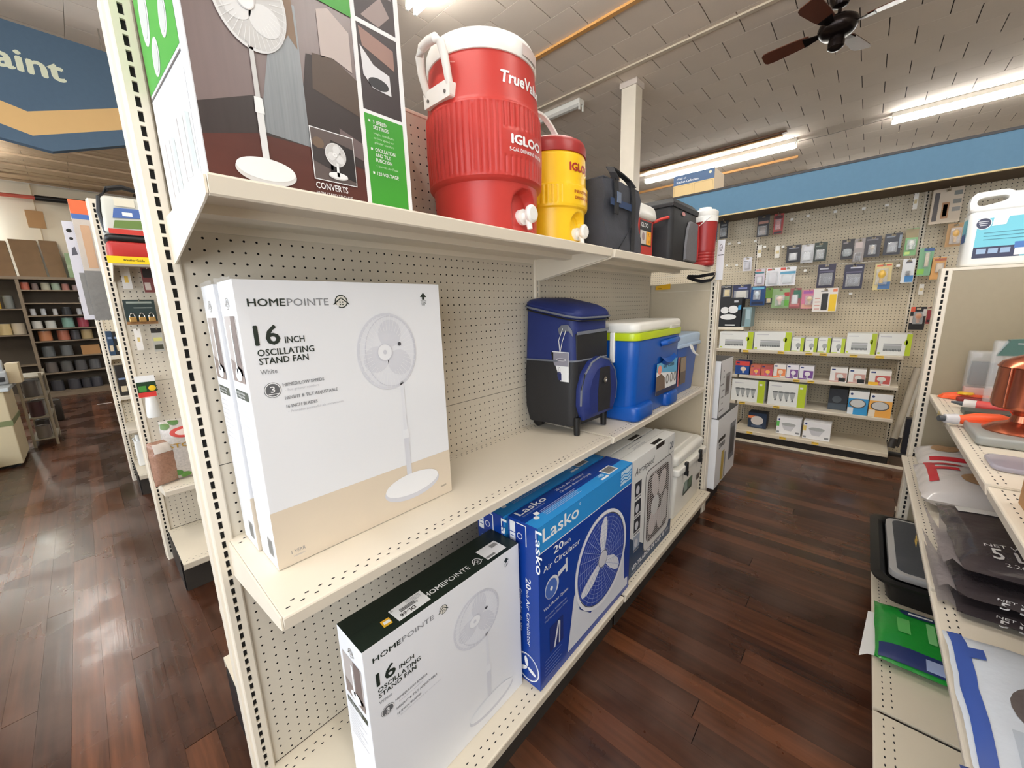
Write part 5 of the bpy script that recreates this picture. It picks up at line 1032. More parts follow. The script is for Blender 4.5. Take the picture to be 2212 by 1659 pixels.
P_ = [
 ('timer_pack', 'black carded timer half hidden behind the small red jug', 5.6, 2.4, 73.0, 79.9, (28,28,30), (.1,.1,.9,.6), ('box',(60,60,62)), [(.15,.7,.8,.8,(120,120,120))]),
 ('sensor_pack', 'black and tan carded sensor hanging highest on the bulb wall', -7.6, -11.8, 71.9, 79.7, (44,38,38), (.1,.05,.85,.5), ('box',(150,132,120)), [(.1,.6,.9,.72,(170,120,104))]),
 ('switch_pack', 'red carded switch pack beside the black and tan one', -12.9, -16.2, 72.2, 79.4, (168,58,52), (.2,.2,.8,.7), ('box',(210,110,100)), [(.1,.75,.9,.9,(70,24,24)),(.1,.02,.9,.12,(40,20,24))]),
 ('folded_card', 'crumpled white plastic bag hanging left of the wall post', -3.8, -7.1, 59.5, 64.7, (214,212,218), (.15,.1,.85,.7), ('box',(196,192,200)), [(.1,.7,.6,.74,(90,88,96))]),
 ('outlet_pack', 'black card with a white dimmer knob', -17.9, -22.5, 61.4, 67.5, Dk, (.2,.1,.8,.55), ('plate',(214,214,216)), [(.15,.8,.85,.86,(140,140,150))]),
 ('cord_bag', 'crinkled clear bag of white cord between two black cards', -22.4, -26.3, 60.8, 67.2, (188,188,190), (.1,.1,.9,.6), ('box',(220,222,224)), [(.2,.66,.9,.9,(206,206,210))]),
 ('chain_pack', 'dark green card with chrome fittings', -26.1, -30.0, 61.0, 67.5, (44,54,46), (.15,.08,.85,.62), ('box',(150,152,150)), [(.1,.78,.6,.84,(120,130,120))]),
 ('nightlight_pack', 'black card with a round clear glass lens', -33.7, -37.2, 60.9, 67.5, (40,36,38), (.05,.12,.95,.55), ('plate',(140,150,152)), [(.1,.8,.5,.86,(150,140,140))]),
 ('socket_bag', 'bag with a dark brown lamp socket', -37.0, -39.9, 59.8, 67.3, (150,142,138), (.1,.02,.8,.4), ('box',(52,34,32)), [(.1,.6,.8,.85,(190,176,172))]),
 ('holder_pack', 'dark card holding a pale candle socket', -39.7, -43.9, 61.0, 67.6, (56,52,56), (.25,.12,.75,.6), ('bulb',(196,188,180)), [(.1,.82,.8,.88,(120,116,120))]),
 ('adapter_pack', 'dark card holding a black and silver adapter, right of the candle socket', -44.4, -48.7, 61.2, 67.9, (48,48,56), (.2,.1,.8,.6), ('box',(150,152,158)), [(.1,.82,.6,.88,(130,136,144)),(.85,.3,1,.9,(130,140,150))]),
 ('floodlight_pack', 'green carded flood bulb beside the right wall post', -49.3, -52.3, 60.5, 68.8, (120,170,112), (.15,.2,.9,.6), ('bulb',(236,238,230)), [(0,.66,1,.98,(150,134,96)),(.1,.05,.5,.15,(190,214,120))]),
 ('plug_pack', 'white card with a teal header over a plug', -8.3, -11.9, 53.6, 59.9, (206,196,206), (.15,.1,.85,.55), ('box',(226,224,230)), [(0,.72,.9,.82,(64,120,130)),(.1,.85,.6,.97,(210,120,110))]),
 ('cover_pack', 'plain white boxed wall plate pack', -12.0, -16.7, 53.2, 59.9, Wt, (.1,.06,.9,.8), ('box',(222,220,226)), [(.1,.86,.4,.96,(206,80,70))]),
 ('tester_pack', 'white pack with blue stripe over shiny fittings', -16.5, -21.7, 53.1, 59.9, Wt, (.1,.1,.9,.6), ('box',(226,232,236)), [(.02,.62,.98,.76,(88,150,180)),(.02,.84,.35,.98,(206,84,70))]),
 ('dimmer_pack', 'dark purple card with a clear wall socket, nearer the left', -27.9, -33.1, 51.6, 59.8, (46,40,62), (.12,.1,.88,.62), ('plate',(96,98,110)), [(.1,.78,.6,.84,(180,180,190)),(.1,.66,.9,.72,(90,86,110))]),
 ('dimmer_pack', 'dark purple card with a clear wall socket, nearer the right', -35.3, -40.6, 50.8, 59.0, (44,42,66), (.12,.1,.88,.62), ('plate',(110,112,122)), [(.3,.84,.9,.9,(190,190,200)),(.1,.66,.9,.72,(90,86,110))]),
 ('candle_pack', 'clear pack with amber filament bulbs above a blue base', -43.1, -47.5, 50.1, 58.7, (214,196,140), (.1,.2,.8,.8), ('bulb',(240,196,90)), [(.3,.02,1,.3,(70,110,160)),(.1,.88,.45,.94,(210,90,60)),(.65,.9,.95,.96,(210,90,60))]),
 ('fuse_pack', 'white and blue carded fuse pack beside the green flood bulb', -49.6, -52.7, 52.1, 59.5, (226,228,230), (.3,.3,.7,.5), ('box',(70,74,80)), [(.3,.02,.98,.3,(64,130,190)),(.25,.82,.75,.88,(90,90,100))]),
 ('light_pack', 'black carded downlight at the left behind the end post', 3.8, -0.9, 49.1, 54.3, (24,24,28), (.3,.1,.9,.7), ('box',(226,200,120)), [(.1,.85,.9,.95,(140,140,140))]),
 ('light_pack', 'navy carded downlight with a pale oval lens', -0.9, -7.5, 48.5, 54.3, (28,34,72), (.1,.05,.9,.6), ('box',(222,214,200)), [(.3,.7,.8,.8,(120,130,180))]),
 ('led_pack', 'bright blue carded led bulb', -7.4, -12.6, 45.9, 53.3, (24,66,120), (.2,.3,.7,.8), ('bulb',(214,226,236)), [(.1,.84,.9,.95,(110,180,210)),(.1,.05,.9,.2,(20,30,60))]),
 ('flasher_pack', 'narrow lime green card with a black corner', -12.5, -15.0, 46.4, 52.5, (92,134,40), (.2,.05,.9,.35), ('box',(220,190,120)), [(0,.0,1,.36,(26,26,24))]),
 ('globe_pack', 'clear green carded globe bulb', -14.7, -20.5, 44.8, 52.0, (140,168,120), (.2,.12,.75,.68), ('bulb',(240,214,204)), [(.55,.1,.98,.4,(96,170,60)),(.7,.6,.98,.8,(170,50,50))]),
 ('strip_pack', 'red and green carded night light', -20.4, -24.0, 44.5, 51.9, (150,84,84), (.15,.2,.8,.7), ('box',(236,236,238)), [(.3,.5,.98,.9,(56,110,90)),(.05,.1,.9,.25,(200,120,120))]),
 ('bulb_pack', 'pink carded frosted bulb', -24.0, -28.8, 44.3, 51.1, (206,120,150), (.25,.2,.85,.7), ('bulb',(238,214,180)), [(.05,.02,.9,.25,(214,160,140)),(.1,.8,.7,.94,(160,90,160))]),
 ('strip_light_card', 'white card with black strip and yellow end', -27.6, -34.6, 43.2, 51.4, (228,222,216), None, None, [(.36,.06,.62,.78,(30,28,26)),(.68,.02,.97,.74,(236,196,30)),(.8,.84,.97,.97,(226,130,90)),(.08,.1,.3,.14,(206,150,140)),(.08,.25,.3,.29,(206,150,140)),(.08,.4,.3,.44,(206,150,140)),(.08,.55,.3,.59,(206,150,140)),(.3,.86,.6,.9,(90,90,90))]),
 ('lantern_card', 'large tan card with small pictures near the white jug', -53.8, -60.4, 69.3, 79.3, (196,178,154), None, None, [(.08,.08,.24,.9,(62,48,40)),(.36,.14,.6,.6,(160,110,60)),(.41,.2,.55,.54,(206,176,130)),(.7,.78,.96,.9,(110,110,100)),(.7,.54,.96,.66,(120,118,108)),(.7,.32,.96,.44,(130,126,118))]),
 ('filament_pack', 'amber filament bulb pack under the large tan card', -58.1, -61.9, 62.2, 68.9, (168,128,74), (.2,.1,.85,.8), ('bulb',(214,170,100)), []),
 ('tube_pack', 'green and blue carded lamp overlapping the right wall post', -53.0, -56.4, 54.0, 62.4, (120,168,128), (.4,.3,.75,.85), ('box',(226,206,170)), [(.3,.88,1,.99,(50,84,140)),(.0,.05,.5,.25,(130,190,70))]),
 ('appliance_pack', 'orange carded appliance bulb near the right panel post', -56.0, -59.3, 52.7, 59.3, (206,152,84), (.3,.3,.9,.75), ('box',(226,206,170)), [(.2,.84,1,.95,(170,90,60)),(.6,.3,.9,.5,(70,90,110))]),
 ('globe_box', 'black pack with one amber globe bulb low beside the right panel post', -53.2, -57.0, 37.0, 44.3, (30,26,26), (.2,.25,.85,.8), ('bulb',(206,150,120)), [(0,.78,.28,1,(214,86,56)),(.02,.3,.2,.6,(220,206,196)),(.8,.6,1,.9,(220,214,208))]),
 ('red_pack', 'narrow dark red pack beside the amber globe bulb', -56.9, -58.2, 38.9, 44.1, (140,36,44), None, None, [(.2,.1,.8,.25,(30,20,20))]),
]
for p in P_: pack(p[0], p[1], p[2], p[3], p[4], p[5], p[6], p[7], p[8], x=(174.6 if p[0] == 'strip_light_card' else 176.0), bars=p[9], round_=(p[0] == 'nightlight_pack'))
for n, (y0, y1, z0, z1, lb) in enumerate(((-8.7, -10.1, 64.2, 68.8, 'slim white price card hanging beside the left wall post'), (-14.5, -16.0, 63.4, 67.8, 'slim white price card right of the wall post'), (-54.2, -55.3, 48.2, 51.4, 'slim white price card below the orange appliance bulb'), (-49.8, -50.8, 74.4, 79.1, 'slim white price card high near the right wall post'))):
    t = thing('price_card', lb, 'price tag', (175, (y0+y1)/2, z0), group='slim price cards'); w, h = y0-y1, z1-z0
    MB().box(-0.03, -w/2, 0, 0.03, w/2, h).build('card', flat((222, 218, 208)), t); MB().box(-0.045, -w/2+0.2, h*0.35, -0.031, w/2-0.2, h*0.6).build('lettering', flat((200, 180, 130)), t); MB().tube([(7, 0, h-0.2), (-0.3, 0, h-0.2)], 0.1, 6).build('wire', chrome, t)
# ---- boxes on the bulb shelves (front x, y left/right, z)
def bulb_box(name, label, y0, y1, z0, z1, x0, depth, base, draw, group):
    t = carton(name, label, x0, y1, z0, x0+depth, y0, z1, flat(base, 0.35), 'box', group, bevel=0.04); w, h = y0-y1, z1-z0; F = side(t, x0, y0, z0); draw(F, w, h); F.flush()
    return t
lim = flat((184, 204, 48)); phot = flat((170, 174, 174)); phot2 = flat((112, 116, 116))
def tubes(F, w, h):
    F.rect(w*0.84, 0, w, h, lim, 'print', 1); F.disc(w*0.84, h*0.6, w*0.05, h*0.12, lim, 'print', 1)
    F.rect(w*0.18, h*0.2, w*0.72, h*0.55, phot, 'picture', 1)
    for k in range(12): F.disc(w*(0.2+0.5*k/11), h*0.24, w*0.018, h*0.06, phot2, 'picture', 2)
    F.rect(w*0.18, h*0.45, w*0.72, h*0.5, lgrey, 'picture', 2); F.rect(w*0.03, h*0.04, w*0.1, h*0.12, lim, 'print', 1); F.rect(w*0.06, h*0.84, w*0.4, h*0.88, lgrey, 'lettering', 1)
def onebulb(F, w, h):
    F.rect(w*0.74, 0, w, h, lim, 'print', 1); F.disc(w*0.55, h*0.45, w*0.2, h*0.17, phot, 'picture', 1); F.rect(w*0.47, h*0.15, w*0.6, h*0.32, phot2, 'picture', 1); F.rect(w*0.08, h*0.8, w*0.6, h*0.86, lgrey, 'lettering', 1); F.rect(0, 0, w*0.5, h*0.05, lim, 'print', 1)
def floods(F, w, h):
    F.rect(w*0.8, 0, w, h, lim, 'print', 1); F.rect(w*0.84, h*0.78, w*0.92, h*0.86, white, 'print', 2)
    for k in range(4):
        cx = w*(0.2+0.155*k); F.poly([(cx-w*0.08, h*0.58), (cx+w*0.08, h*0.58), (cx+w*0.03, h*0.28), (cx-w*0.03, h*0.28)], phot, 'picture', 1+k % 2); F.disc(cx+w*0.01, h*0.24, w*0.025, h*0.05, phot2, 'picture', 3); F.disc(cx, h*0.58, w*0.08, h*0.04, phot2, 'picture', 3)
    F.rect(w*0.08, h*0.82, w*0.36, h*0.86, lgrey, 'lettering', 1)
B3 = 'multipack boxes on the top bulb shelf'
for n, (y0, y1, z1, dr, lb) in enumerate(((0.6, -11.2, 35.9, tubes, 'long white and lime tube multipack at the left end of the top bulb shelf'), (-11.6, -23.3, 36.0, tubes, 'long white and lime tube multipack, second on the top bulb shelf'), (-23.6, -27.1, 34.2, onebulb, 'small white and lime bulb box, first of four'), (-27.5, -30.9, 34.2, onebulb, 'small white and lime bulb box, second of four'), (-31.2, -34.6, 34.3, onebulb, 'small white and lime bulb box, third of four'), (-34.9, -38.4, 34.2, onebulb, 'small white and lime bulb box, fourth of four'), (-38.7, -46.1, 36.1, tubes, 'white and lime bulb multipack right of the four small boxes'), (-46.5, -54.2, 36.1, tubes, 'white and lime bulb multipack overhanging the right shelf end'))):
    bulb_box('bulb_multipack' if dr is tubes else 'bulb_box', lb, y0, y1, 29.25, z1, 167.8, 7, (236, 238, 234), dr, B3)
def two(c1, c2, c3, cap=None):
    def d(F, w, h):
        F.rect(0, h*0.68, w, h, flat(c1), 'print', 1); F.rect(w*0.3, h*0.1, w*0.97, h*0.66, flat(c2), 'picture', 1); F.disc(w*0.58, h*0.42, w*0.2, h*0.16, flat(c3), 'picture', 2); F.rect(w*0.52, h*0.12, w*0.66, h*0.28, flat((190, 190, 190)), 'picture', 2); F.rect(w*0.08, h*0.82, w*0.3, h*0.92, flat((40, 60, 120)), 'lettering', 2); F.rect(0, 0, w*0.6, h*0.08, flat(c2), 'print', 1)
    return d
B2 = 'single bulb boxes on the second bulb shelf'
for (y0, y1, z1, base, dr, lb) in ((-5.9, -10.8, 24.4, (40,74,140), two((206,70,64),(40,80,150),(240,214,190)), 'blue bulb box with red cap at the left of the second bulb shelf'), (-11.2, -14.6, 23.2, (214,120,96), two((200,110,90),(206,90,120),(250,196,100)), 'orange and pink bulb box, left of the pair'), (-14.8, -18.6, 23.3, (214,120,96), two((180,90,80),(196,80,120),(250,190,90)), 'orange and pink bulb box, right of the pair'), (-18.8, -22.7, 24.0, (238,232,226), two((238,232,226),(238,140,84),(250,220,190)), 'white bulb box with orange panel'), (-22.9, -26.5, 24.1, (238,236,238), two((236,234,240),(126,84,150),(240,236,240)), 'white bulb box with purple panel, left of two'), (-26.7, -30.9, 24.0, (238,236,238), two((236,234,240),(120,76,148),(240,236,240)), 'white bulb box with purple panel, right of two'), (-35.5, -40.1, 24.1, (238,236,232), two((240,238,234),(206,160,150),(226,226,220)), 'white and red bulb box with black corner, left of two'), (-40.4, -44.8, 24.0, (238,236,232), two((240,238,234),(206,160,150),(226,226,220)), 'white and red bulb box with black corner, right of two'), (-45.6, -50.9, 24.0, (238,234,228), two((240,236,228),(196,90,84),(232,230,220)), 'wide white bulb box with yellow and red base')):
    t = bulb_box('bulb_box', lb, y0, y1, 19.15, z1, 168.0, 5, base, dr, B2)
    if 'black corner' in lb: F = side(t, 168, y0, 19.15); F.rect(2.4, 0.2, 4.2, 1.5, black, 'print', 3); F.flush()
    if 'yellow and red' in lb: F = side(t, 168, y0, 19.15); F.rect(0, 0, 2.4, 1.0, flat((240,190,60)), 'print', 3); F.flush()
B1 = 'boxes on the third bulb shelf'
bulb_box('flood_multipack', 'large white and lime flood light box at the left of the third bulb shelf', -5.2, -16.6, 8.35, 17.1, 168.0, 7, (236,238,234), floods, B1)
bulb_box('flood_multipack', 'large white and lime flood light box, second on the third bulb shelf', -17.8, -29.4, 8.35, 17.2, 168.0, 7, (236,238,234), floods, B1)
bulb_box('flood_box', 'dark box set back on the third bulb shelf', -35.8, -41.0, 8.35, 16.0, 172.0, 6, (44,46,52), lambda F, w, h: (F.disc(w*.45, h*.5, w*.25, h*.16, flat((86,92,96)), 'picture', 1), F.rect(0, 0, w, h*.3, flat((70,80,90)), 'print', 1)), B1)
def reflector(c):
    def d(F, w, h):
        F.rect(0, h*0.72, w, h, white, 'print', 1); F.rect(w*0.3, 0, w, h*0.3, flat(c), 'print', 1); F.rect(0, h*0.3, w, h*0.7, flat(c), 'picture', 1); F.disc(w*0.48, h*0.48, w*0.42, h*0.2, flat((92,84,78)), 'picture', 2); F.disc(w*0.48, h*0.49, w*0.36, h*0.17, flat((206,206,204)), 'picture', 3); F.disc(w*0.14, h*0.88, w*0.07, h*0.05, flat((40,60,110)), 'lettering', 2)
    return d
bulb_box('reflector_box', 'white and sky blue reflector bulb box', -41.3, -46.4, 8.35, 16.4, 168.0, 5.5, (228,234,238), reflector((56,150,206)), B1)
bulb_box('reflector_box', 'white and orange reflector bulb box at the shelf end', -46.7, -52.2, 8.35, 16.2, 168.0, 5.5, (238,226,206), reflector((240,176,84)), B1)
B0 = 'boxes on the lowest bulb shelf'
bulb_box('flood_box', 'navy and orange flood light box on the lowest bulb shelf', -11.6, -17.9, -2.5, 3.7, 170.0, 5, (38,52,74), lambda F, w, h: (F.rect(0, h*.62, w*.4, h*.8, flat((226,130,80)), 'print', 1), F.disc(w*.5, h*.5, w*.34, h*.3, flat((206,200,196)), 'picture', 2), F.rect(w*.2, h*.06, w*.8, h*.2, flat((70,86,110)), 'lettering', 1)), B0)
def parb(c):
    def d(F, w, h):
        F.rect(0, h*0.45, w*0.12, h*0.75, flat(c), 'print', 1); F.poly([(w*.2, h*.6), (w*.78, h*.58), (w*.62, h*.22), (w*.34, h*.24)], lgrey, 'picture', 1); F.disc(w*.5, h*.6, w*.29, h*.1, phot, 'picture', 2); F.disc(w*.1, h*.86, w*.04, h*.06, flat((40,60,120)), 'lettering', 2); F.rect(w*.8, h*.1, w*.95, h*.2, grey, 'lettering', 1); F.rect(w*.03, h*.06, w*.14, h*.16, grey, 'lettering', 1)
    return d
bulb_box('flood_box', 'white flood light box with green tab on the lowest bulb shelf', -21.6, -29.2, -2.5, 4.0, 167.6, 5, (236,236,238), parb((96,180,90)), B0)
bulb_box('flood_box', 'white flood light box with yellow tab on the lowest bulb shelf', -29.9, -37.8, -2.5, 4.0, 166.6, 5, (236,236,238), parb((226,200,120)), B0)
t = carton('fixture_box', 'black box picturing a white twin spotlight on the small upper shelf', 171.8, -5.5, 37.7, 178, 2.6, 49.2, flat((22, 22, 26)))
F = side(t, 171.8, 2.6, 37.7); F.disc(2.2, 6.6, 1.5, 1.35, white, 'picture', 1); F.disc(5.2, 6.9, 1.8, 1.5, white, 'picture', 1); F.disc(3.6, 3.9, 2.9, 1.1, white, 'picture', 2); F.rect(2.6, 0.4, 6.2, 0.9, white, 'lettering', 1); F.rect(5.4, 9.6, 6.9, 10.4, lgrey, 'lettering', 1); F.poly([(6.8, 6.4), (8.0, 7.0), (8.0, 8.6), (7.0, 8.4)], flat((56,150,206)), 'print', 1); F.flush()
t = carton('fixture_box', 'teal and grey light fixture box beside the black spotlight box', 172.5, -9.0, 37.7, 179, -5.8, 45.3, flat((132, 160, 166))); F = side(t, 172.5, -5.8, 37.7); F.rect(0.1, 0.3, 1.1, 7, flat((90, 100, 100)), 'print', 1); F.rect(1.4, 3, 2.8, 6.8, flat((166, 190, 196)), 'print', 1); F.flush()
# fluorescent tubes and a black carton leaning at the shelf end
for n, (y, ang, r, col, lb) in enumerate(((-54.6, 0.10, 0.95, (196,186,168), 'tall cardboard sleeve leaning at the end of the bulb shelves'), (-55.9, 0.13, 0.75, (214,210,200), 'white sleeved tube leaning beside the cardboard sleeve'))):
    t = thing('tube_sleeve', lb, 'tube', (172.5+n*2.4, y, -2.55)); MB().cyl((0, 0.8, 0.05), (4.5, -2.6, 27), r, seg=10).build('sleeve', flat(col, 0.6), t); MB().cyl((-0.05, 0.85, 0.0), (0.55, 0.35, 3.2), r*1.06, seg=10).build('end_cap', flat((60, 56, 54)), t)
t = carton('black_carton', 'narrow black carton with white lettering standing at the shelf end', 167.0, -57.4, -2.55, 170, -55.9, 9.2, flat((26, 26, 34))); F = side(t, 167.0, -55.9, -2.5); F.text('TUBE', 1.2, 8.6, 0.7, white, w=5.5, rot=-90); F.flush()
for x, y, z, lb in ((166.9, -9.2, 29.05, 'first tube multipack on the top bulb shelf'), (166.9, -20.7, 29.05, 'second tube multipack on the top bulb shelf'), (166.9, -29, 29.05, 'second of the four small bulb boxes'), (166.9, -33, 29.05, 'third of the four small bulb boxes'), (166.9, -41, 29.05, 'multipack right of the four small boxes'), (166.9, -47.4, 29.05, 'last multipack of the top bulb shelf'), (167.3, -26.2, 18.95, 'purple bulb boxes, left one'), (167.3, -30.5, 18.95, 'purple bulb boxes, right one'), (167.3, -9.5, 8.15, 'first flood light box'), (167.3, -21, 8.15, 'second flood light box'), (164.4, -13.5, -2.75, 'navy flood light box'), (164.4, -24.3, -2.75, 'green tabbed flood light box'), (164.4, -34, -2.75, 'yellow tabbed flood light box')):
    price((x, y, z), 2.0, 0.9, -PI/2, 0, 'small yellow price tag under the '+lb, tagy, 'yellow tags on the bulb shelf lips')
# box standing on the canopy
t = carton('cabinet_box', 'blue and birch coloured carton lying on top of the blue fascia', 163.2, 5.3, 88.45, 176, 20.4, 97.3, flat((216, 186, 130)))
F = side(t, 163.2, 20.4, 88.45); F.rect(0, 5.2, 15.1, 8.85, flat((62, 92, 130)), 'print', 1); F.text('Wall of', 1.2, 7.2, 0.7, white, w=3.6); F.text('Kitchen Collection', 1.2, 5.9, 0.8, white, w=8.2, bold=0.02); F.line([(0.4, 0.6), (0.4, 4.8), (7.2, 4.8), (7.2, 0.6)], 0.12, flat((176, 146, 92)), l=1); F.line([(8.0, 0.6), (8.0, 4.8), (14.6, 4.8), (14.6, 0.6)], 0.12, flat((176, 146, 92)), l=1); F.disc(13.6, 7.6, 0.5, 0.5, flat((226, 220, 190)), 'print', 2); F.flush()
# ================================================================== goods on the right-hand run
def pillow_h(u, v, h): return h*max(0.0, (1-abs(u)**3.2))**0.5*max(0.0, (1-abs(v)**3.2))**0.5
def sack(name, label, cx, cy, z, lx, ly, h, M, rz=0.0, seed=1, cat='bag', tilt=0.0, group=None, crinkle=0.12, upright=False):
    """soft filled bag lying on a shelf (or standing when upright): lx, ly sides, h thickness"""
    t = thing(name, label, cat, (cx, cy, z), rz, group); r = random.Random(seed); nu, nv = 22, 26
    ph = [(r.uniform(0, 6.28), r.uniform(2, 9), r.uniform(2, 9)) for _ in range(6)]
    def nz(u, v): return sum(math.sin(a*u+b*v+p) for p, a, b in ph)/6
    def pos(u, v, top):
        hh = pillow_h(u, v, h/2)
        zz = h/2+(hh if top else -hh)+crinkle*nz(u*1.6, v*1.6)*(1 if top else 0.2)*(0.35+0.65*(1-abs(u)**6)*(1-abs(v)**6))
        if not top: zz = max(zz, 0.02)
        q = (u*lx/2*(1+0.02*nz(v*2, 1)), v*ly/2*(1+0.02*nz(u*2, 3)), zz+tilt*u)
        return (q[0], -q[2]+h/2, max(0.03, q[1]+ly/2)) if upright else q
    rows = []
    for top in (True, False):
        rows = [[pos(-1+2*i/nu, -1+2*j/nv, top) for i in range(nu+1)] for j in range(nv+1)]
        mb = MB() if top else mb
        vs = [p for rw in rows for p in rw]; n = nu+1
        mb.add(vs, [((j*n+i), (j*n+i+1), ((j+1)*n+i+1), ((j+1)*n+i)) if top else ((j*n+i), ((j+1)*n+i), ((j+1)*n+i+1), (j*n+i+1)) for j in range(nv) for i in range(nu)], 0, True)
    mb.build('film', M, t)
    class PF(Face):
        def __init__(s): s.t = t; s.acc = {}
        def P(s, a, b, l):
            u, v = max(-0.98, min(0.98, 2*a-1)), max(-0.98, min(0.98, 2*b-1)); p = pos(u, v, True); d = 0.05+0.02*l
            return (p[0], p[1]-d, p[2]) if upright else (p[0], p[1], p[2]+d)
        def patch(s, a0, b0, a1, b1, M, name='print', l=1, n=10):
            vs = [s.P(a0+(a1-a0)*i/n, b0+(b1-b0)*j/n, l) for j in range(n+1) for i in range(n+1)]
            s.mb(name, M).add(vs, [(j*(n+1)+i, j*(n+1)+i+1, (j+1)*(n+1)+i+1, (j+1)*(n+1)+i) for j in range(n) for i in range(n)], 0, True)
        def oval(s, ca, cb, ra, rb, M, name='print', l=1):
            vs = [s.P(ca, cb, l)]; fs = []; k_ = 5; m_ = 24
            for k in range(1, k_+1):
                for j in range(m_): a = 2*PI*j/m_; vs.append(s.P(ca+ra*k/k_*math.cos(a), cb+rb*k/k_*math.sin(a), l))
            for j in range(m_): fs.append((0, 1+j, 1+(j+1) % m_))
            for k in range(k_-1):
                for j in range(m_): fs.append((1+k*m_+j, 1+(k+1)*m_+j, 1+(k+1)*m_+(j+1) % m_, 1+k*m_+(j+1) % m_))
            s.mb(name, M).add(vs, fs, 0, True)
    return t, PF()
def bagfilm(key, rgb, rough=0.22): return mat(key, rgb, rough, var=0.08, scale=12, bump=0.35, bscale=45, coat=0.3)
bwht = bagfilm('bag_white', (206, 200, 196)); bdk = bagfilm('bag_dark', (62, 55, 57)); bpur = bagfilm('bag_purple', (66, 40, 84)); bblue = bagfilm('bag_bluewhite', (204, 210, 218), 0.3); bgrn = bagfilm('bag_green', (24, 138, 48), 0.3)
redp = flat((186, 40, 50)); seed_m = mat('seed', (150, 118, 84), 0.6, var=0.35, scale=90)
t, F = sack('seed_bag', 'clear and red seed bag farthest along the lower right shelf', 90.5, -57.5, 17.55, 11, 11, 4.2, bwht, seed=2)
F.patch(.1, .2, .2, .9, redp); F.patch(.55, .1, .7, .5, redp, l=2); F.oval(.6, .7, .2, .15, seed_m, l=1); F.flush()
t, F = sack('seed_bag', 'white seed bag with red lettering and a tan oval window', 77.5, -58.0, 17.55, 15, 13.5, 4.6, bwht, seed=4)
F.patch(.25, .86, .95, .93, redp, l=2); F.patch(.58, .68, .66, .93, redp, l=3); F.patch(.74, .64, .82, .93, redp, l=3); F.patch(.2, .04, .3, .5, redp, l=2); F.oval(.38, .5, .16, .2, seed_m, l=1); F.oval(.8, .3, .14, .16, seed_m, l=1); F.flush()
def bag5(label, x0, x1, cy, z, h, seed, rz, purple=False):
    cx = (x0+x1)/2; t, F = sack('seed_sack', label, cx, cy, z, x1-x0, 14.0, h, bdk, rz, seed, crinkle=0.16)
    wgt = flat((206, 202, 200))
    if purple:
        F.patch(.3, .05, .97, .62, bpur, 'print', 1); F.patch(.55, .45, .68, .58, flat((214, 196, 90)), 'print', 2); F.patch(.8, .55, .93, .9, flat((214, 212, 208)), 'label', 2)
        class Q(Face):
            def __init__(s): s.t = t; s.acc = {}
            def P(s, a, b, l): return F.P(b, 1-a, l)
        q = Q(); q.text('5 LB', .16, .14, .11, wgt, w=.24, bold=0.016, l=2); q.text('NET WT', .14, .27, .04, wgt, w=.22, l=2); q.text('2.26 kg', .2, .08, .03, wgt, w=.16, l=2); q.text('FINCH', .55, .12, .05, wgt, w=.3, l=2); q.flush()
    F.flush()
    S = Face(t, (x0-0.1, cy+7, z), (0,-1,0), (0.25,0,1), (-1,0,0.25))
    S.o.x += 0.15
    if not purple: S.text('5 LB', 2.6, h*0.32, h*0.42, wgt, w=2.6, bold=0.016); S.text('NET WT', 2.4, h*0.8, h*0.14, wgt, w=2.4); S.rect(7.6, h*0.35, 10, h*0.45, wgt, 'lettering', 2)
    S.flush()
    MB().loft([[(-(x1-x0)*0.46, 6.7, h*0.35), ((x1-x0)*0.46, 6.7, h*0.4)], [(-(x1-x0)*0.4, 7.5, h*0.5), ((x1-x0)*0.1, 7.4, h*0.25)], [(-(x1-x0)*0.42, 8.1, h*0.3), ((x1-x0)*0.44, 8.2, h*0.5)]], close=False).build('seal', mat('seal_film', (150, 142, 142), 0.18, alpha=0.75, bump=0.6, bscale=50), t)
    return t
bag5('uppermost of the dark five pound seed sacks, with a purple patch', 48.4, 64.6, -59.1, 20.5, 2.3, 11, 0.03, True)
bag5('middle of the three dark five pound seed sacks', 46.6, 61.0, -58.9, 19.05, 1.42, 12, 0.02)
bag5('lowest of the three dark five pound seed sacks', 46.0, 60.6, -59.1, 17.55, 1.45, 13, 0.0)
t, F = sack('seed_bag', 'large pale bag with a blue edge and grey oval nearest on the lower right shelf', 34.0, -57.7, 17.55, 14.5, 14, 2.4, bblue, seed=21)
bl2 = flat((44, 74, 150)); F.patch(.02, .925, .98, .985, bl2, l=1); F.patch(.74, .87, .84, .93, bl2, l=2); F.oval(.45, .68, .2, .15, mat('seed_dark', (88, 80, 78), 0.6, var=0.3, scale=90), l=1); F.patch(.1, .78, .3, .86, flat((176, 184, 194)), l=1); F.flush()
sack('blue_bag', 'tip of another blue bag at the bottom right corner', 23.2, -55.5, 17.55, 7, 11, 3.0, bagfilm('bag_blue', (40, 66, 140)), seed=22)
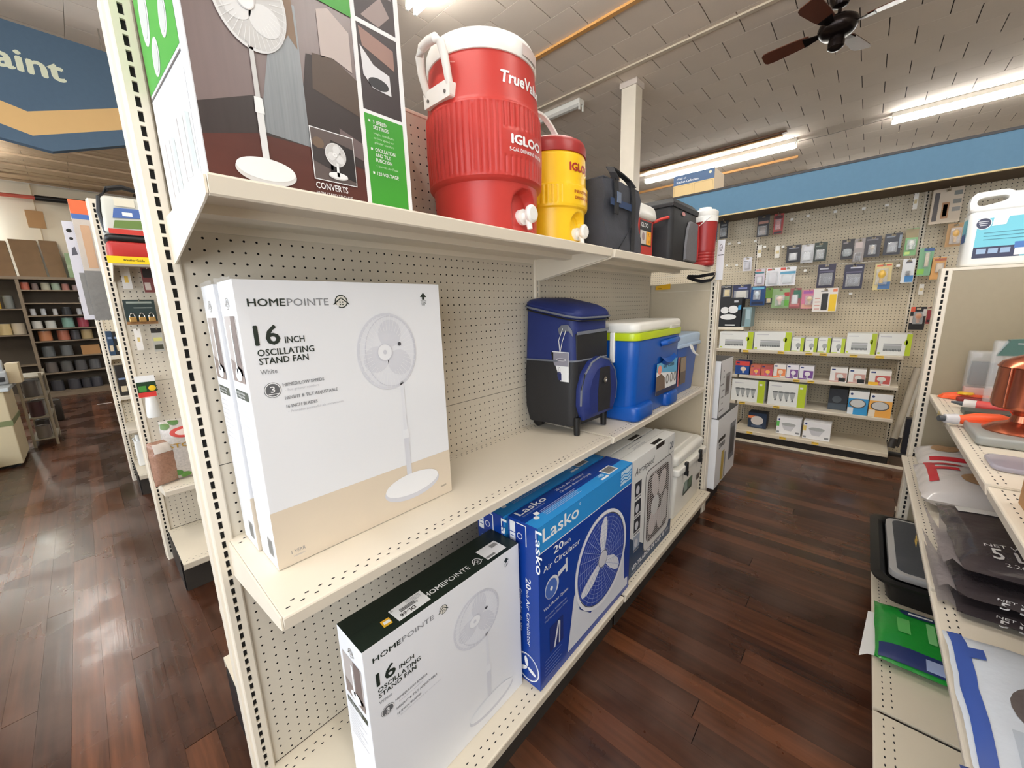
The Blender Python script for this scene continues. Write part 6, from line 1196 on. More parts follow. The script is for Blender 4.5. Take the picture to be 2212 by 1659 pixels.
# deck: tray, green bag, paper
t = thing('boot_tray', 'black rimmed tray holding a grey screen on the lowest right deck', 'tray', (85, -54, 0.03)); o_ = (85, -54, 0.03)
def rring(x0, y0, x1, y1, r, z):
    out = []
    for qx, qy, a0 in ((x1-r, y1-r, 0), (x0+r, y1-r, 90), (x0+r, y0+r, 180), (x1-r, y0+r, 270)):
        for k in range(6): a = math.radians(a0+18*k); out.append((qx+r*math.cos(a), qy+r*math.sin(a), z))
    return out
MB().loft([rring(74, -58.6, 96, -50, 1.5, 0.05), rring(73.4, -59.3, 96.8, -49.2, 2, 3.4), rring(72.2, -60.4, 98, -47.9, 2.4, 3.7), rring(72.0, -60.6, 97.7, -47.6, 2.4, 4.3), rring(73.0, -59.6, 97.2, -48.8, 2.2, 4.4), rring(73.6, -59, 96.6, -49.4, 2, 3.9), rring(74.2, -58.4, 96, -50, 1.6, 2.4)]).build('tub', blk, t, off=o_)
MB().loft([rring(75.0, -58.8, 96.4, -49.9, 1.6, 3.6), rring(75.0, -58.8, 96.4, -49.9, 1.6, 4.6)], sm=False).build('screen_frame', flat((186, 184, 182)), t, off=o_)
MB().loft([rring(75.9, -58.8, 95.6, -50.8, 1.3, 4.55), rring(75.9, -58.8, 95.6, -50.8, 1.3, 4.72)], sm=False).build('screen', mat('grey_screen', (74, 76, 80), 0.7, var=0.15, scale=60), t, off=o_)
t, F = sack('grass_seed_bag', 'green and navy bag with white lettering lying on the lowest right deck', 64.3, -53.6, 0.05, 13, 10.4, 2.2, bgrn, seed=31)
F.patch(.02, .04, .22, .97, flat((28, 44, 96)), l=1); F.patch(.04, .3, .17, .55, flat((150, 164, 200)), l=2); F.patch(.05, .5, .14, .85, flat((120, 150, 210)), l=3) if False else None
F.oval(.86, .55, .07, .2, flat((34, 52, 92)), l=2); F.patch(.84, .42, .88, .66, white, l=3); F.patch(.42, .42, .75, .5, flat((120, 190, 120)), l=2); F.patch(.45, .66, .7, .78, flat((90, 170, 90)), l=2); F.flush()
t = thing('loose_paper', 'white paper flap hanging over the deck edge by the green bag', 'paper', (63, -48, 0.05)); MB().loft([[(-4.5, 1.1, -0.3), (6, 0.2, 0.1)], [(-4.2, 0.3, 0.25), (6, -0.4, 0.2)], [(-3.8, -0.9, 0.25), (6, -1.2, 0.2)]], close=False).build('flap', flat((230, 228, 224)), t)
# shelf above: lantern, tools, packs
t = thing('tool_pack', 'flat orange and dark red package with two yellow discs at the shelf corner', 'package', (94.6, -57.6, 30.0)); c = (94.6, -57.6, 30.0)
MB().loft([[(93.2,-61.5,30.05),(95.8,-61.5,30.05),(96.4,-57,30.05),(95.8,-53.6,30.05),(94.6,-54.0,30.05),(93.2,-57,30.05)],[(93.4,-61.3,31.0),(95.6,-61.3,31.0),(96.1,-57,31.3),(95.6,-54.2,30.7),(94.8,-54.4,30.7),(93.5,-57,31.2)]], sm=False).build('orange_body', flat((232, 88, 34)), t, off=c, bevel=0.15)
MB().lathe([(1.0,0),(0.95,0.25),(0.05,0.3)], (94.2, -56.8, 31.1), 20).build('yellow_disc', flat((236, 186, 40)), t, off=c); MB().lathe([(1.0,0),(0.95,0.25),(0.05,0.3)], (93.6, -60.2, 30.9), 20).build('yellow_disc', flat((236, 186, 40)), t, off=c)
MB().rbox(91.9, -60.6, 30.0, 93.2, -55.6, 30.9, 0.3).build('red_grip', flat((128, 26, 22)), t, off=c)
t = thing('caulk_tube', 'white and red tube lying across the right shelf', 'tube', (86, -57, 30.75)); MB().cyl((0.8, 1.3, 0), (-0.6, -4.6, 0), 0.75, seg=18).build('tube', flat((216, 210, 206)), t); MB().cyl((0.47, 0, 0.0), (-0.3, -3.2, 0), 0.78, seg=18).build('label', flat((204, 70, 66)), t); MB().cyl((0.8, 1.3, 0), (1.15, 2.6, 0.1), 0.4, 0.15, seg=12).build('nozzle', flat((70, 78, 84)), t)
t = carton('tool_card', 'dark green flat carton under the white and red tube', 81.5, -60.6, 29.97, 84.6, -55.2, 30.7, flat((58, 66, 58)))
t = thing('squeeze_bottle', 'bright orange bottle with white neck lying on the right shelf', 'bottle', (74, -55.6, 31.0)); MB().tube([(-0.5, 2.1, 0), (0, 0.4, 0), (0.7, -1.8, 0.05), (1.2, -3.2, 0)], [0.5, 1.0, 1.0, 0.55], 18).build('body', flat((240, 90, 40)), t); MB().cyl((-0.5, 2.1, 0), (-0.9, 3.3, 0), 0.75, 0.6, seg=16).build('neck', flat((206, 204, 206)), t); MB().cyl((-0.9, 3.3, 0), (-1.1, 3.9, 0), 0.4, seg=12).build('cap', flat((70, 74, 78)), t)
MB().rbox(-2.4, -1.4, -1.0, -0.7, 1.4, 0.2, 0.3).build('lower_grip', flat((226, 80, 36)), t)
t = thing('clamshell_pack', 'clear clamshell with a dark grey block standing against the end panel', 'package', (95.5, -58.4, 30.0)); MB().rbox(-0.9, -1.7, 0.05, 1.6, 1.9, 8.4, 0.3, rz=0.2).build('clamshell', clear, t); MB().rbox(-0.5, -1.4, 2.6, 1.0, 1.5, 6.6, 0.2).build('block', flat((62, 62, 62)), t); MB().rbox(-0.6, -1.6, 0.2, 1.2, 1.8, 2.2, 0.2).build('pink_insert', flat((206, 150, 140)), t)
t = thing('teal_pack', 'clear pack with a teal header card high behind the copper lantern', 'package', (90.5, -60.6, 30.0)); MB().rbox(-0.4, -3.6, 0.05, 1.2, 2.4, 10.6, 0.3, rz=0.2).build('clamshell', clear, t); MB().loft([[(-0.6,-3.8,8.6),(-0.6,2.0,8.3),(0.4,2.0,8.3),(0.4,-3.8,8.6)],[(-1.0,-3.8,11.2),(-1.0,1.0,10.8),(0.8,1.0,10.8),(0.8,-3.8,11.2)]], sm=False).build('header', flat((86, 122, 116)), t); F = side(t, 89.52, -59.7, 40.2); F.rect(0.6, 0.0, 3.6, 0.16, lgrey, 'lettering', 1); F.flush()
cop = mat('copper', (190, 112, 84), 0.22, metal=0.85, var=0.15)
t = thing('copper_lantern', 'shiny copper lantern standing in a grey tray on the right shelf', 'lantern', (69.5, -58.3, 30.0))
MB().rbox(-5.0, -3.2, 0.0, 4.2, 4.2, 1.15, 0.6, rz=0.3).build('tray', flat((150, 152, 148)), t); MB().lathe([(2.9,0.9),(3.0,1.3),(2.2,1.9),(1.0,2.4),(0.8,3.2),(1.2,3.8)], (0, 0.2, 0), 28).build('base', cop, t)
MB().lathe([(1.3,3.7),(2.6,4.2),(2.75,4.6),(2.6,9.0),(2.75,9.2),(2.4,9.8),(1.0,10.6),(0.05,10.9)], (0, 0.2, 0), 28).build('body', cop, t)
for k in range(4): a = PI/4+k*PI/2; MB().cyl((2.75*math.cos(a), 0.2+2.75*math.sin(a), 4.4), (2.75*math.cos(a), 0.2+2.75*math.sin(a), 9.2), 0.14).build('rib', cop, t)
MB().box(-3.0, -0.9, 6.8, -2.5, 0.9, 7.6).cyl((-2.9, 0, 7.2), (-3.4, 0, 7.4), 0.25).build('latch', cop, t, bevel=0.1)
t = thing('lens_packet', 'clear flat packet lying in front of the lantern tray', 'packet', (57.5, -56.4, 30.0)); MB().rbox(-2.6, -2.8, 0, 2.6, 2.4, 0.5, 1.0, rz=0.2).build('film', mat('packet_film', (176, 172, 186), 0.2, alpha=0.6), t)
t = carton('cardboard_carton', 'open brown cardboard carton at the right picture edge', 38.5, -63.5, 29.97, 46.5, -54.2, 36.5, mat('kraft', (172, 130, 86), 0.8, var=0.08)); 
t = carton('white_carton', 'white printed carton in front of the brown one at the right edge', 34.0, -62.0, 29.97, 38.0, -54.6, 35.6, white); F = side(t, 34.0, -54.6, 29.97); F.rect(1, 1, 3.5, 3.6, flat((90, 84, 90)), 'print', 1); F.flush(); F = back(t, 38.0, -54.6, 29.97); F.rect(0.6, 0.8, 2.0, 2.6, flat((120, 116, 122)), 'print', 1); F.rect(0.6, 3.4, 3.2, 4.4, flat((206, 90, 84)), 'print', 1); F.flush()
# white jug on the panel
t = thing('bleach_jug', 'large white jug with aqua label and moulded handle on top of the right panel', 'jug', (101.4, -59.5, 52.53)); o_ = (101.4, -59.5, 52.53)
jw = mat('jug_white', (240, 240, 236), 0.3, var=0.02)
MB().rbox(98.9, -66.2, 52.55, 104.6, -53.9, 61.5, 0.9, rz=0.5).build('body', jw, t, off=o_)
MB().rbox(99.0, -66.1, 61.3, 104.5, -54.0, 62.2, 0.9, rz=0.4).build('shoulder', jw, t, off=o_)
ou = [(-54.05, 61.9), (-53.85, 63.2), (-54.0, 64.2), (-54.5, 64.7), (-56.2, 64.8), (-57.9, 64.75), (-58.6, 64.3), (-59.6, 64.2), (-60.4, 62.6), (-60.2, 61.9), (-57, 61.8), (-55.4, 61.8)]
hl = [(-54.65, 62.9), (-54.65, 63.3), (-54.85, 63.65), (-55.3, 63.8), (-56.4, 63.85), (-57.6, 63.85), (-58.0, 63.6), (-58.0, 63.2), (-57.7, 63.0), (-56.8, 62.75), (-55.4, 62.5), (-54.9, 62.6)]
MB().loft([[(x_, y_, z_) for y_, z_ in lp] for lp, x_ in ((ou, 100.3), (ou, 103.0), (hl, 103.2), (hl, 100.1), (ou, 100.3))], cap=False).build('handle', jw, t, off=o_, bevel=0.12)
MB().cyl((101.4,-63.6,62), (101.4,-63.6,66.4), 1.5, 1.4, seg=24).build('neck', jw, t, off=o_); MB().lathe([(1.7,66),(1.75,67.8),(1.6,68),(0.05,68)], (101.4,-63.6,0), 28).build('cap', flat((40, 96, 150)), t, off=o_)
F = side(t, 98.9, -53.9, 52.55); aq = flat((110, 196, 214)); F.rect(1.1, 1.3, 11.6, 7.7, aq, 'label', 2); F.rect(1.1, 1.3, 6.2, 3.1, flat((30, 32, 70)), 'label', 3); F.disc(1.75, 6.9, 0.85, 0.9, flat((44, 44, 74)), 'label', 4); F.ring(1.75, 6.9, 0.9, 0.95, 0.1, white, 'label', 5)
for k in range(3): F.rect(1.15+0.1*k, 7.15-0.3*k, 2.3-0.1*k, 7.27-0.3*k, lgrey, 'lettering', 6)
for k in range(3): F.rect(1.5+1.3*k, 2.0, 2.55+1.3*k, 2.8, flat((150, 176, 206)), 'label', 4)
F.rect(5.6, 1.5, 8.6, 2.6, white, 'label', 5); F.rect(5.5, 2.6, 11.4, 3.6, flat((60, 110, 180)), 'label', 4)
for k in range(3): F.rect(2.0, 5.3-0.55*k, 8.5-0.7*k, 5.4-0.55*k, flat((60, 120, 140)), 'lettering', 4)
F.poly([(2.7, 6.4), (4.2, 6.5), (4.4, 7.7), (2.8, 7.7)], flat((236, 246, 248)), 'label', 4)
F.flush()
F2 = Face(t, (104.0, -53.9, 52.55), (-1,0,0), (0,0,1), (0,1,0)); F2.rect(1.0, 4.1, 4.6, 7.9, aq, 'label', 2); F2.rect(1.0, 4.1, 4.6, 5.6, flat((40, 80, 150)), 'label', 3); F2.flush()

# ================================================================== goods in the left aisle
t = thing('lunch_tote', 'red and black tote with printed front on the high shelf behind the post', 'bag', (3.6, 66, 59.25)); o_ = (3.6, 66, 59.25)
MB().rbox(0.2, 63.4, 59.3, 7.4, 69.4, 62.6, 0.6).build('red_base', flat((176, 40, 36)), t, off=o_); MB().rbox(0.1, 63.3, 62.4, 7.5, 69.5, 63.8, 0.6).build('black_band', blk, t, off=o_); MB().rbox(0.5, 63.6, 63.8, 7.2, 69.2, 70.6, 0.7, taper=-0.3).build('printed_body', flat((206, 206, 196)), t, off=o_)
F = front(t, 0.5, 63.3, 63.8); F.rect(0.3, 0.0, 6.2, 0.9, flat((196, 58, 48)), 'print', 1); F.poly([(1, 1), (6, 1.2), (6, 2.8), (1.4, 2.4)], flat((104, 132, 66)), 'print', 2); F.poly([(1.2, 2.8), (6, 3.2), (5.8, 4.8), (1.6, 4.6)], flat((74, 106, 170)), 'print', 2); F.rect(2.6, 3.3, 4.0, 4.0, white, 'print', 3); F.rect(1.8, 5.0, 4.6, 6.4, flat((226, 220, 200)), 'print', 2); F.flush()
MB().tube([(0.6, 64.2, 64), (0.2, 64.2, 67.5), (0.6, 64.2, 70.2), (1.8, 64.2, 71.8), (3.8, 64.2, 72.4), (6, 64.2, 72.0), (7.2, 64.2, 70)], 0.45, 8).build('handle', blk, t, off=o_)
t = thing('shelf_strip', 'bright yellow shelf strip below the red and black tote', 'sign', (3, 62.4, 59.3)); MB().box(-3.3, -0.12, -0.95, 3.4, 0, 0.35).build('strip', flat((244, 206, 22)), t); F = front(t, -0.3, 62.27, 58.35); F.text('Weather Guide', 2.1, 0.45, 0.4, black, w=3.0, bold=0.016); F.flush()
def acard(name, label, x0, x1, z0, z1, col, bars=(), cat='package', y=69.6):
    t = thing(name, label, cat, ((x0+x1)/2, y, z0)); w, h = x1-x0, z1-z0
    MB().box(-w/2, -0.04, 0, w/2, 0.04, h).build('card', flat(col), t); F = front(t, x0, y-0.04, z0)
    for a, b, c, d, cc in bars: F.rect(w*a, h*b, w*c, h*d, flat(cc), 'print', 1)
    F.flush(); MB().tube([(0, 1.9, h-0.3), (0, -0.9, h-0.25), (0, -1.2, h+0.1)], 0.08, 6).build('hanger', chrome, t); return t
acard('hinge_card', 'white card with yellow print hanging above the padlocks', 1.5, 2.9, 54, 58.4, (226, 222, 216), [(.3, .3, .7, .6, (226, 190, 90))])
acard('key_card', 'dark red card hanging right of the white card', 4.6, 6.4, 53.4, 58.4, (120, 60, 60), [(.1, .6, .9, .95, (34, 28, 30)), (.1, .1, .6, .4, (206, 190, 180))])
t = acard('padlock_card', 'dark green card holding three brass padlocks', 0.9, 5.7, 46.9, 51.9, (38, 54, 54), [(.1, .85, .9, .93, (150, 160, 150)), (.3, .65, .9, .7, (110, 120, 116)), (0, 0, 1, .12, (150, 110, 70))])
brass = mat('brass', (196, 156, 96), 0.3, metal=0.7)
for k in range(3):
    lx = -1.4+1.45*k; b_ = MB().box(lx-0.55, -0.7, 0.5, lx+0.55, -0.06, 1.5).build('padlock_body', brass, t, bevel=0.1); MB().tube([(lx+0.4*math.cos(a), -0.35, 1.5+0.75*math.sin(a)) for a in [PI*q/8 for q in range(9)]], 0.13, 8).build('shackle', chrome, b_)
acard('price_slip', 'slim white slip below the padlocks', 1.6, 2.6, 41.6, 46, (230, 226, 220), [(.3, .4, .7, .6, (214, 190, 120))])
acard('fitting_pack', 'dark headed pack of metal fittings right of the white slip', 4.2, 5.9, 41, 46, (170, 168, 160), [(0, .8, 1, 1, (34, 34, 34)), (.1, .1, .9, .3, (60, 62, 50)), (.1, .45, .9, .6, (200, 196, 120))])
t = thing('fly_trap', 'white bottle trap with black and green label and red stripes', 'package', (1.6, 69.2, 27.3)); MB().prism([(-1.5, 7.6), (1.6, 7.6), (1.6, 8.9), (-1.5, 8.9)], 'y', -0.08, 0.08).build('header', white, t); MB().box(-1.4, -0.3, 5.4, 1.6, 0.1, 7.6).build('label', flat((30, 60, 36)), t); MB().box(-1.2, -0.35, 5.6, 0, -0.31, 6.8).build('green_print', flat((70, 140, 60)), t); MB().lathe([(0.6,0),(0.6,0.1),(0.4,0.2),(0.4,-0.1)], (0.9, -0.35, 6.2), 14, axis='y').build('flower', flat((236, 196, 40)), t); MB().box(-1.4, -0.32, 4.4, 1.4, 0.1, 5.4).build('red_band', flat((206, 56, 50)), t); MB().lathe([(1.1,0),(1.2,0.3),(1.0,3.0),(0.8,4.4)], (0.3, -0.6, 0), 20).build('bottle', flat((226, 226, 222), 0.25), t)
stn = mat('bag_stone', (186, 178, 170), 0.25, var=0.3, scale=110, bump=0.5, bscale=60, coat=0.3)
t, F = sack('stone_bag', 'standing bag of white stones with gold lettering and green leaves', 6.2, 64.6, 13.65, 8.6, 13.2, 4.2, stn, seed=41, upright=True)
F.oval(.45, .8, .3, .09, flat((196, 70, 62)), l=1); F.oval(.45, .8, .2, .05, flat((226, 200, 190)), l=2); 
class Q2(Face):
    def __init__(s, t, f): s.t = t; s.f = f; s.acc = {}
    def P(s, a, b, l): return s.f.P(a, b, l)
q = Q2(t, F); q.text('STONE', .08, .56, .07, flat((170, 130, 50)), w=.7, bold=0.018, l=2); q.flush()
for a, b, c in ((.1, .12, (70, 120, 50)), (.25, .06, (90, 140, 60)), (.02, .9, (90, 120, 60)), (.2, .95, (70, 110, 50))): F.oval(a+.06, b+.02, .1, .05, flat(c), l=2)
F.flush()
t, F = sack('stone_bag', 'smaller bag of reddish pebbles leaning left of the white stones', 1.4, 63.6, 13.65, 4.4, 9.5, 3.0, mat('bag_pebble', (160, 122, 102), 0.25, var=0.4, scale=110, bump=0.5, bscale=60, coat=0.3), rz=0.4, seed=43, upright=True)
F.patch(.1, .75, .9, .95, flat((216, 206, 196)), l=1); F.flush()
# foil packs hanging into the aisle from the end of that run
t = thing('foil_panel_pack', 'tall pack of silver foil with orange and blue header hanging at the shelf end', 'package', (-1.6, 84, 48), 0.06)
MB().box(-1.5, -0.25, 0, 1.6, 0.25, 24.6).build('pack', mat('foil_film', (206, 196, 186), 0.2, var=0.1, bump=0.5, bscale=20), t); MB().box(-1.5, -0.3, 0, 1.6, 0.28, 10.6).build('foil', mat('foil', (150, 150, 150), 0.3, metal=0.45, var=0.2, scale=14, bump=0.8, bscale=24), t); MB().box(-1.5, -0.29, 22.2, 1.6, 0.29, 25.0).build('header', flat((226, 110, 66)), t); MB().box(-1.5, -0.3, 21.2, 1.6, 0.3, 22.2).build('blue_band', flat((70, 110, 180)), t); MB().box(-0.6, -0.31, 11.2, 0.8, 0.3, 20.0).build('tan_insert', flat((206, 168, 136)), t)
t = thing('foil_panel_pack', 'narrow white printed sleeve hanging left of the foil pack', 'package', (-3.6, 85, 48.2)); MB().box(-1.1, -0.3, 0, 0.6, 0.3, 20.5).build('sleeve', flat((216, 214, 222)), t); F = front(t, -4.6, 84.69, 48.2); F.disc(0.7, 18.6, 0.4, 0.4, black, 'print', 1); F.disc(0.75, 17.0, 0.3, 0.3, black, 'print', 1); F.poly([(0.3, 13.5), (1.2, 13.8), (1.0, 15.4), (0.5, 15.0)], flat((90, 90, 100)), 'print', 1); F.flush()
MB().box(-0.3, -0.31, 1, 0.5, 0.31, 10).build('foil', MATS['foil'], t)
# farthest run
for n, (x0, x1, z0, z1, col, lb) in enumerate(((-0.8, 0.5, 37.25, 44.6, (40, 64, 90), 'dark blue carded pack, left of two on the farthest run'), (0.6, 2.4, 37.25, 44.4, (30, 30, 32), 'black carded pack, right of two on the farthest run'), (-0.6, 1.6, 24.45, 33.8, (38, 34, 32), 'black boxed item with tan label on the second shelf of the farthest run'))):
    t = carton('shelf_pack', lb, x0, 128.5, z0, x1, 133, z1, flat(col)); F = front(t, x0, 128.5, z0); w = x1-x0; F.rect(w*.2, 1.2, w*.8, 3.0, flat((206, 190, 160)), 'print', 1); F.rect(w*.15, 5, w*.8, 5.6, flat((120, 140, 170)), 'print', 1); F.flush()
t = thing('white_jug', 'white plastic jug standing on the deck of the farthest run', 'jug', (0.9, 132, 0.02)); MB().rbox(-0.9, -1.6, 0, 1.4, 1.6, 8.5, 0.5).build('body', jw, t); MB().cyl((0.2, 0, 8.3), (0.2, 0, 10.6), 0.6).build('neck', jw, t); MB().tube([(-0.6, 0, 7.6), (-0.9, 0, 9.4), (-0.2, 0, 10.2), (0.2, 0, 9.6)], 0.25, 8).build('handle', jw, t)
# ---- paint rack against the back wall
rk = thing('paint_rack', 'dark wooden wall rack of paint cans at the back of the shop', 'shelving', (-20, 404, -7)); o_ = (-20, 404, -7)
rw = mat('rack_wood', (132, 118, 100), 0.7, var=0.15, scale=4); rd = mat('rack_back', (96, 88, 78), 0.8, var=0.1)
MB().box(-99, 410.5, -7, 50, 411.6, 79).build('back', rd, rk, off=o_); MB().box(-99, 396.6, 77.6, 50, 411.6, 79.6).build('top_board', rw, rk, off=o_, bevel=0.1); MB().box(-99, 397.6, -7, 50, 398.6, -3).build('plinth', rw, rk, off=o_)
for xd in (-98, -64, -29.8, 18, 49): MB().box(xd-0.8, 397, -7, xd+0.8, 411, 77.6).build('divider', rw, rk, off=o_)
zsh = (-3.0, 10.8, 22.5, 34.1, 43.2, 52.6, 61.4, 70.5)
for zz in zsh: MB().box(-29, 397.3, zz-0.8, 17.2, 410.8, zz).build('shelf', rw, rk, off=o_)
for zz in (-3, 18, 39.5, 57.5): MB().box(-63.2, 397.3, zz-0.8, -30.6, 410.8, zz).build('shelf', rw, rk, off=o_)
can0 = thing('paint_can', 'x', 'paint can', (0, 0, 0)); tin = mat('tin', (150, 152, 154), 0.3, metal=0.8)
def can(x, y, z, r, h, col, label, grp):
    t = thing('paint_can', label, 'paint can', (x, y, z), group=grp)
    if 'm' not in CAN:
        CAN['m'] = {}
    if col not in CAN['m']:
        CAN['m'][col] = [MB().lathe([(1,0.02),(1,0.98)], seg=20).build('can_body', flat(col, 0.35), t), MB().lathe([(0.97,0.97),(1.03,0.98),(1.03,1.0),(0.9,1.0),(0.88,0.97),(0.1,0.97)], seg=20).build('rim', tin, t)]; pr = CAN['m'][col]
    else:
        pr = []
        for o in CAN['m'][col]: q = o.copy(); COL.objects.link(q); q.parent = t; pr.append(q)
    for o in pr: o.scale = (r, r, h)
CAN = {}; bpy.data.objects.remove(can0)
rows = {70.5: ([(-27, 2.2, 5.4, (176,96,76)), (-22.5, 1.7, 4.6, (120,104,100)), (-17.5, 2.4, 5.2, (166,164,146)), (-12.6, 2.3, 5.2, (150,168,150)), (-8, 2.0, 4.8, (160,110,100)), (-3.2, 1.6, 4.0, (150,130,130))], 'small faded can on the top shelf of the paint rack'),
 61.4: ([(-1.6, 1.2, 4.2, (214,214,216))], 'lone small white can on the nearly empty rack shelf'),
 52.6: ([(-26.4, 1.4, 4.8, (196,196,198)), (-21.6, 1.4, 4.8, (186,190,196)), (-16, 1.3, 4.6, (196,196,196)), (-10.4, 2.6, 5.6, (44,46,50)), (-4, 1.4, 4.6, (176,180,186)), (-1, 1.4, 4.6, (180,180,184))], 'small silver can on the third shelf of the paint rack'),
 43.2: ([(-26, 2.6, 5.6, (206,204,198)), (-19.6, 2.7, 5.6, (196,198,194)), (-11, 3.2, 7.4, (120,160,150)), (-3.4, 3.0, 7.2, (150,60,76))], 'can on the fourth shelf of the paint rack'),
 34.1: ([(-23.6, 3.4, 7.4, (176,120,84)), (-14.8, 3.2, 7.4, (160,96,76)), (-8.8, 2.6, 6.8, (66,66,72)), (-2.8, 3.2, 7.4, (170,150,110))], 'patterned can on the fifth shelf of the paint rack'),
 22.5: ([(-24, 3.2, 7.6, (92,96,98)), (-15, 3.2, 7.6, (100,104,106))], 'grey gallon can beside the brown carton on the paint rack'),
 10.8: ([(-24.4, 3.2, 7.6, (98,92,88)), (-17, 3.2, 7.6, (90,90,90)), (-9.8, 3.2, 7.6, (86,86,88)), (-2.4, 3.2, 7.6, (90,92,96))], 'dark gallon can on the seventh shelf of the paint rack'),
 -3.0: ([(-23.8, 3.4, 7.6, (66,66,72)), (-15.4, 3.4, 7.6, (70,70,76)), (-9.0, 2.8, 7.0, (64,64,70)), (-3.6, 3.2, 7.6, (72,72,80))], 'dark gallon can on the lowest shelf of the paint rack')}
ORD = ('first', 'second', 'third', 'fourth', 'fifth', 'sixth')
for zz, (lst, lb) in rows.items():
    for k, (x, r, h, col) in enumerate(lst): can(x, 402.5, zz+0.05, r-0.1, h, col, lb if len(lst) == 1 else lb+', '+ORD[k]+' from the left', lb.replace('can', 'cans', 1))
carton('brown_carton', 'brown cardboard carton with white label on the paint rack', -7.6, 399.5, 22.5, 2.2, 409, 29.6, MATS['kraft'] if 'kraft' in MATS else white)
for x, z, r, h, col in ((-42, 57.5, 2.6, 11, (210,170,60)), (-36, 57.5, 2.6, 9, (120,124,122)), (-41, 39.5, 3.4, 8, (196,176,130)), (-34.6, 39.5, 3.4, 8.2, (190,180,160))): can(x, 402.5, z+0.05, r-0.2, h, col, {57: 'tall yellow and grey pair', 39: 'squat tan pair'}[int(z)]+' in the left bay of the paint rack, '+('left' if x < -39 else 'right')+' can', 'cans in the left bay of the paint rack')
old = mat('old_board', (120, 96, 70), 0.8, var=0.2, scale=6)
for n, (x0, x1, zt, lb) in enumerate(((-46, -30.6, 104, 'brown board leaning at the left edge above the paint rack'), (-29.4, -16.6, 105.6, 'wide brown board leaning above the paint rack'), (-15.6, -7.0, 106.0, 'narrower brown board leaning beside the wide one'))):
    t = thing('leaning_board', lb, 'board', ((x0+x1)/2, 404, 79.65)); w = x1-x0; MB().loft([[(-w/2+1.4, -2, 0), (w/2+1.2, -2, 0), (w/2+1.2, 2.2, 0), (-w/2+1.4, 2.2, 0)], [(-w/2, 2.6, zt-79.7), (w/2, 2.6, zt-79.7), (w/2, 6.4, zt-79.7), (-w/2, 6.4, zt-79.7)]], sm=False).build('board', old, t, bevel=0.1)
t = carton('green_box', 'pale green box on top of the paint rack', -4.6, 399, 79.65, 8, 409, 97, flat((140, 164, 126))); F = front(t, -4.6, 399, 79.65); F.rect(0, 6.5, 14.2, 9, flat((166, 182, 150)), 'print', 1); F.flush()
# ---- counter, clutter and low shelf at the left picture edge
t = thing('service_counter', 'cream service counter with green band at the left picture edge', 'counter', (-50, 208, -7)); o_ = (-50, 208, -7)
MB().box(-80, 196, -6, -29, 222, 22.6).build('body', mat('counter_paint', (206, 192, 158), 0.6, var=0.05), t, off=o_, bevel=0.3); MB().box(-80.2, 195.8, 9.4, -28.8, 222.2, 11.4).build('band', flat((120, 128, 86)), t, off=o_); MB().box(-81, 194.6, 22.6, -27.6, 223.5, 24.0).build('top', flat((196, 204, 206), 0.3), t, off=o_, bevel=0.2); MB().box(-79, 197, -7, -30, 221, -6).build('plinth', blk, t, off=o_)
t = thing('cash_register', 'pale grey till with dark screen on the service counter', 'till', (-31.5, 212, 24.05)); MB().rbox(-4, -4, 0, 3.2, 4, 5.2, 0.6).build('base', flat((206, 212, 218)), t); MB().rbox(-3.4, 0, 5, 2.4, 3.4, 9.6, 0.5).build('head', flat((196, 204, 212)), t); MB().rbox(-2.8, -0.5, 5.8, 1.6, 0.3, 9, 0.2).build('screen', flat((40, 50, 62)), t); MB().rbox(-3.4, -4.4, 1.2, 2.6, -3.6, 3, 0.2).build('keys', flat((60, 62, 68)), t)
t = thing('tan_binder', 'tan folder standing behind the till on the service counter', 'folder', (-26.8, 214, 24.05)); MB().box(-1.6, -4, 0, 1.8, 4, 8).build('cover', flat((206, 188, 152)), t, bevel=0.15)
carton('dark_box', 'small dark box on the counter edge by the till', -36.5, 198.6, 24.05, -31, 202.5, 30.2, flat((40, 34, 38)))
t = thing('display_rack', 'cluttered wire rack of dark goods behind the service counter', 'rack', (-24, 236, -7)); o_ = (-24, 236, -7)
for x in (-27.6, -21): 
    for y in (226, 248): MB().cyl((x, y, -7), (x, y, 26), 0.5).build('post', flat((150, 140, 120)), t, off=o_)
for zz in (-4, 6, 15, 24): MB().box(-28, 225.6, zz, -20.6, 248.4, zz+0.6).build('tray', flat((150, 142, 124)), t, off=o_)
rj = random.Random(77)
for zz in (-3.4, 6.6, 15.6):
    for k in range(4):
        y = 227.5+5.6*k; col = rj.choice(((56,52,52),(90,86,84),(120,112,104),(70,44,48),(150,150,146)))
        can(-24+rj.uniform(-1, 1), y+1, zz+0.02, 2.2, rj.uniform(5, 7.4), col, 'dark can on the '+{-3: 'lowest', 6: 'middle', 15: 'upper'}[int(zz)]+' tray of the wire rack, '+ORD[k]+' from the front', 'cans on the wire rack')
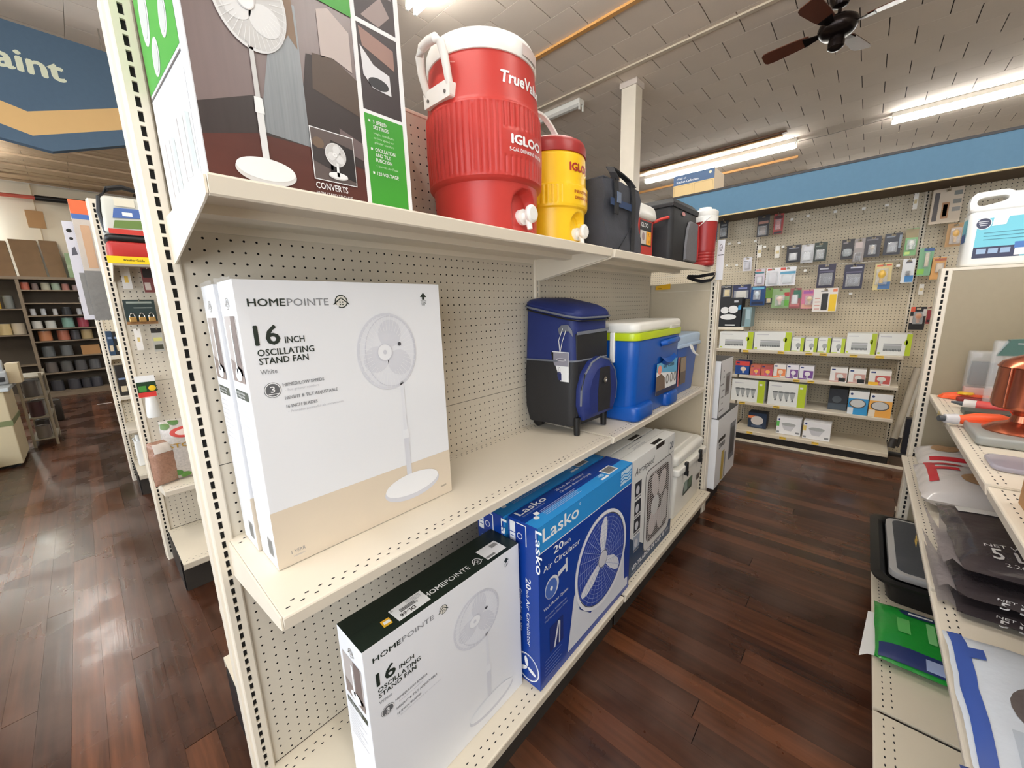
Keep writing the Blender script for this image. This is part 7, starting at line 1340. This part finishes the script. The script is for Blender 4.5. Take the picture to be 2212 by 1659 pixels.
t = thing('metal_pail', 'grey metal pail on the floor beyond the wire rack', 'pail', (-26.2, 283, -6.98)); MB().lathe([(3.4,0),(4.2,9.6),(4.4,9.8),(4.4,10.2),(4.0,10.1),(3.3,0.6),(0.1,0.5)], seg=28).build('body', mat('pail', (120, 112, 108), 0.4, metal=0.4), t); MB().tube([(4.3*math.cos(a), 0, 9.6+3.5*math.sin(a)*-0.6) for a in [PI*q/8 for q in range(9)]], 0.12, 6).build('bail', chrome, t)
t = thing('cardboard_drum', 'dark box standing behind the grey pail', 'box', (-24, 292, -6.98)); MB().rbox(-3, -3, 0, 4, 3, 12, 0.4).build('carton', flat((52, 46, 40)), t)
t = thing('low_shelf', 'corner of a low cream shelf at the left picture edge', 'shelving', (-47, 160, -7)); o_ = (-47, 160, -7)
MB().box(-60, 120, -2.2, -37.6, 192, 0).build('deck', beige2, t, off=o_, bevel=0.1); MB().box(-59, 122, -7, -40, 190, -2.2).build('plinth', flat((60, 52, 46)), t, off=o_)
tag(MB().box(-6.5, 330, -6.99, 0.5, 331.2, -6.9).build('paper_scrap', flat((240, 240, 240))), 'scrap of white paper on the floor before the paint rack', 'paper')
# ---- hanging Paint sign
t = thing('department_sign', 'hanging blue department sign with tan stripe lettered Paint', 'sign', (0, 160, 102)); o_ = (0, 160, 102)
sb = mat('sign_blue', (78, 102, 124), 0.7, var=0.06, scale=30); stn_ = flat((222, 182, 122), 0.6)
topz = 137.8; L0, R0 = -45.0, 24.0
MB().prism([(L0, topz), (L0, 108.4), (-2.2, 102.4), (14.7, 108.5), (R0, 112.0), (R0, topz)], 'y', 160.0, 163.0).build('board', sb, t, off=o_)
F = front(t, 0, 160, 0); F.poly([(L0, 124.9), (-5.6, 113.0), (R0, 123.6), (R0, 116.8), (-5.7, 106.1), (L0, 117.5)], stn_, 'stripe', 1)
F.text('Paint', -14.6, 124.3, 6.3, flat((222, 226, 200)), w=19.2, bold=0.03, l=3); F.flush()
for xc in (-40, 15): MB().cyl((xc, 161.5, topz), (xc, 161.5, H), 0.2).build('hanger', chrome, t, off=o_)
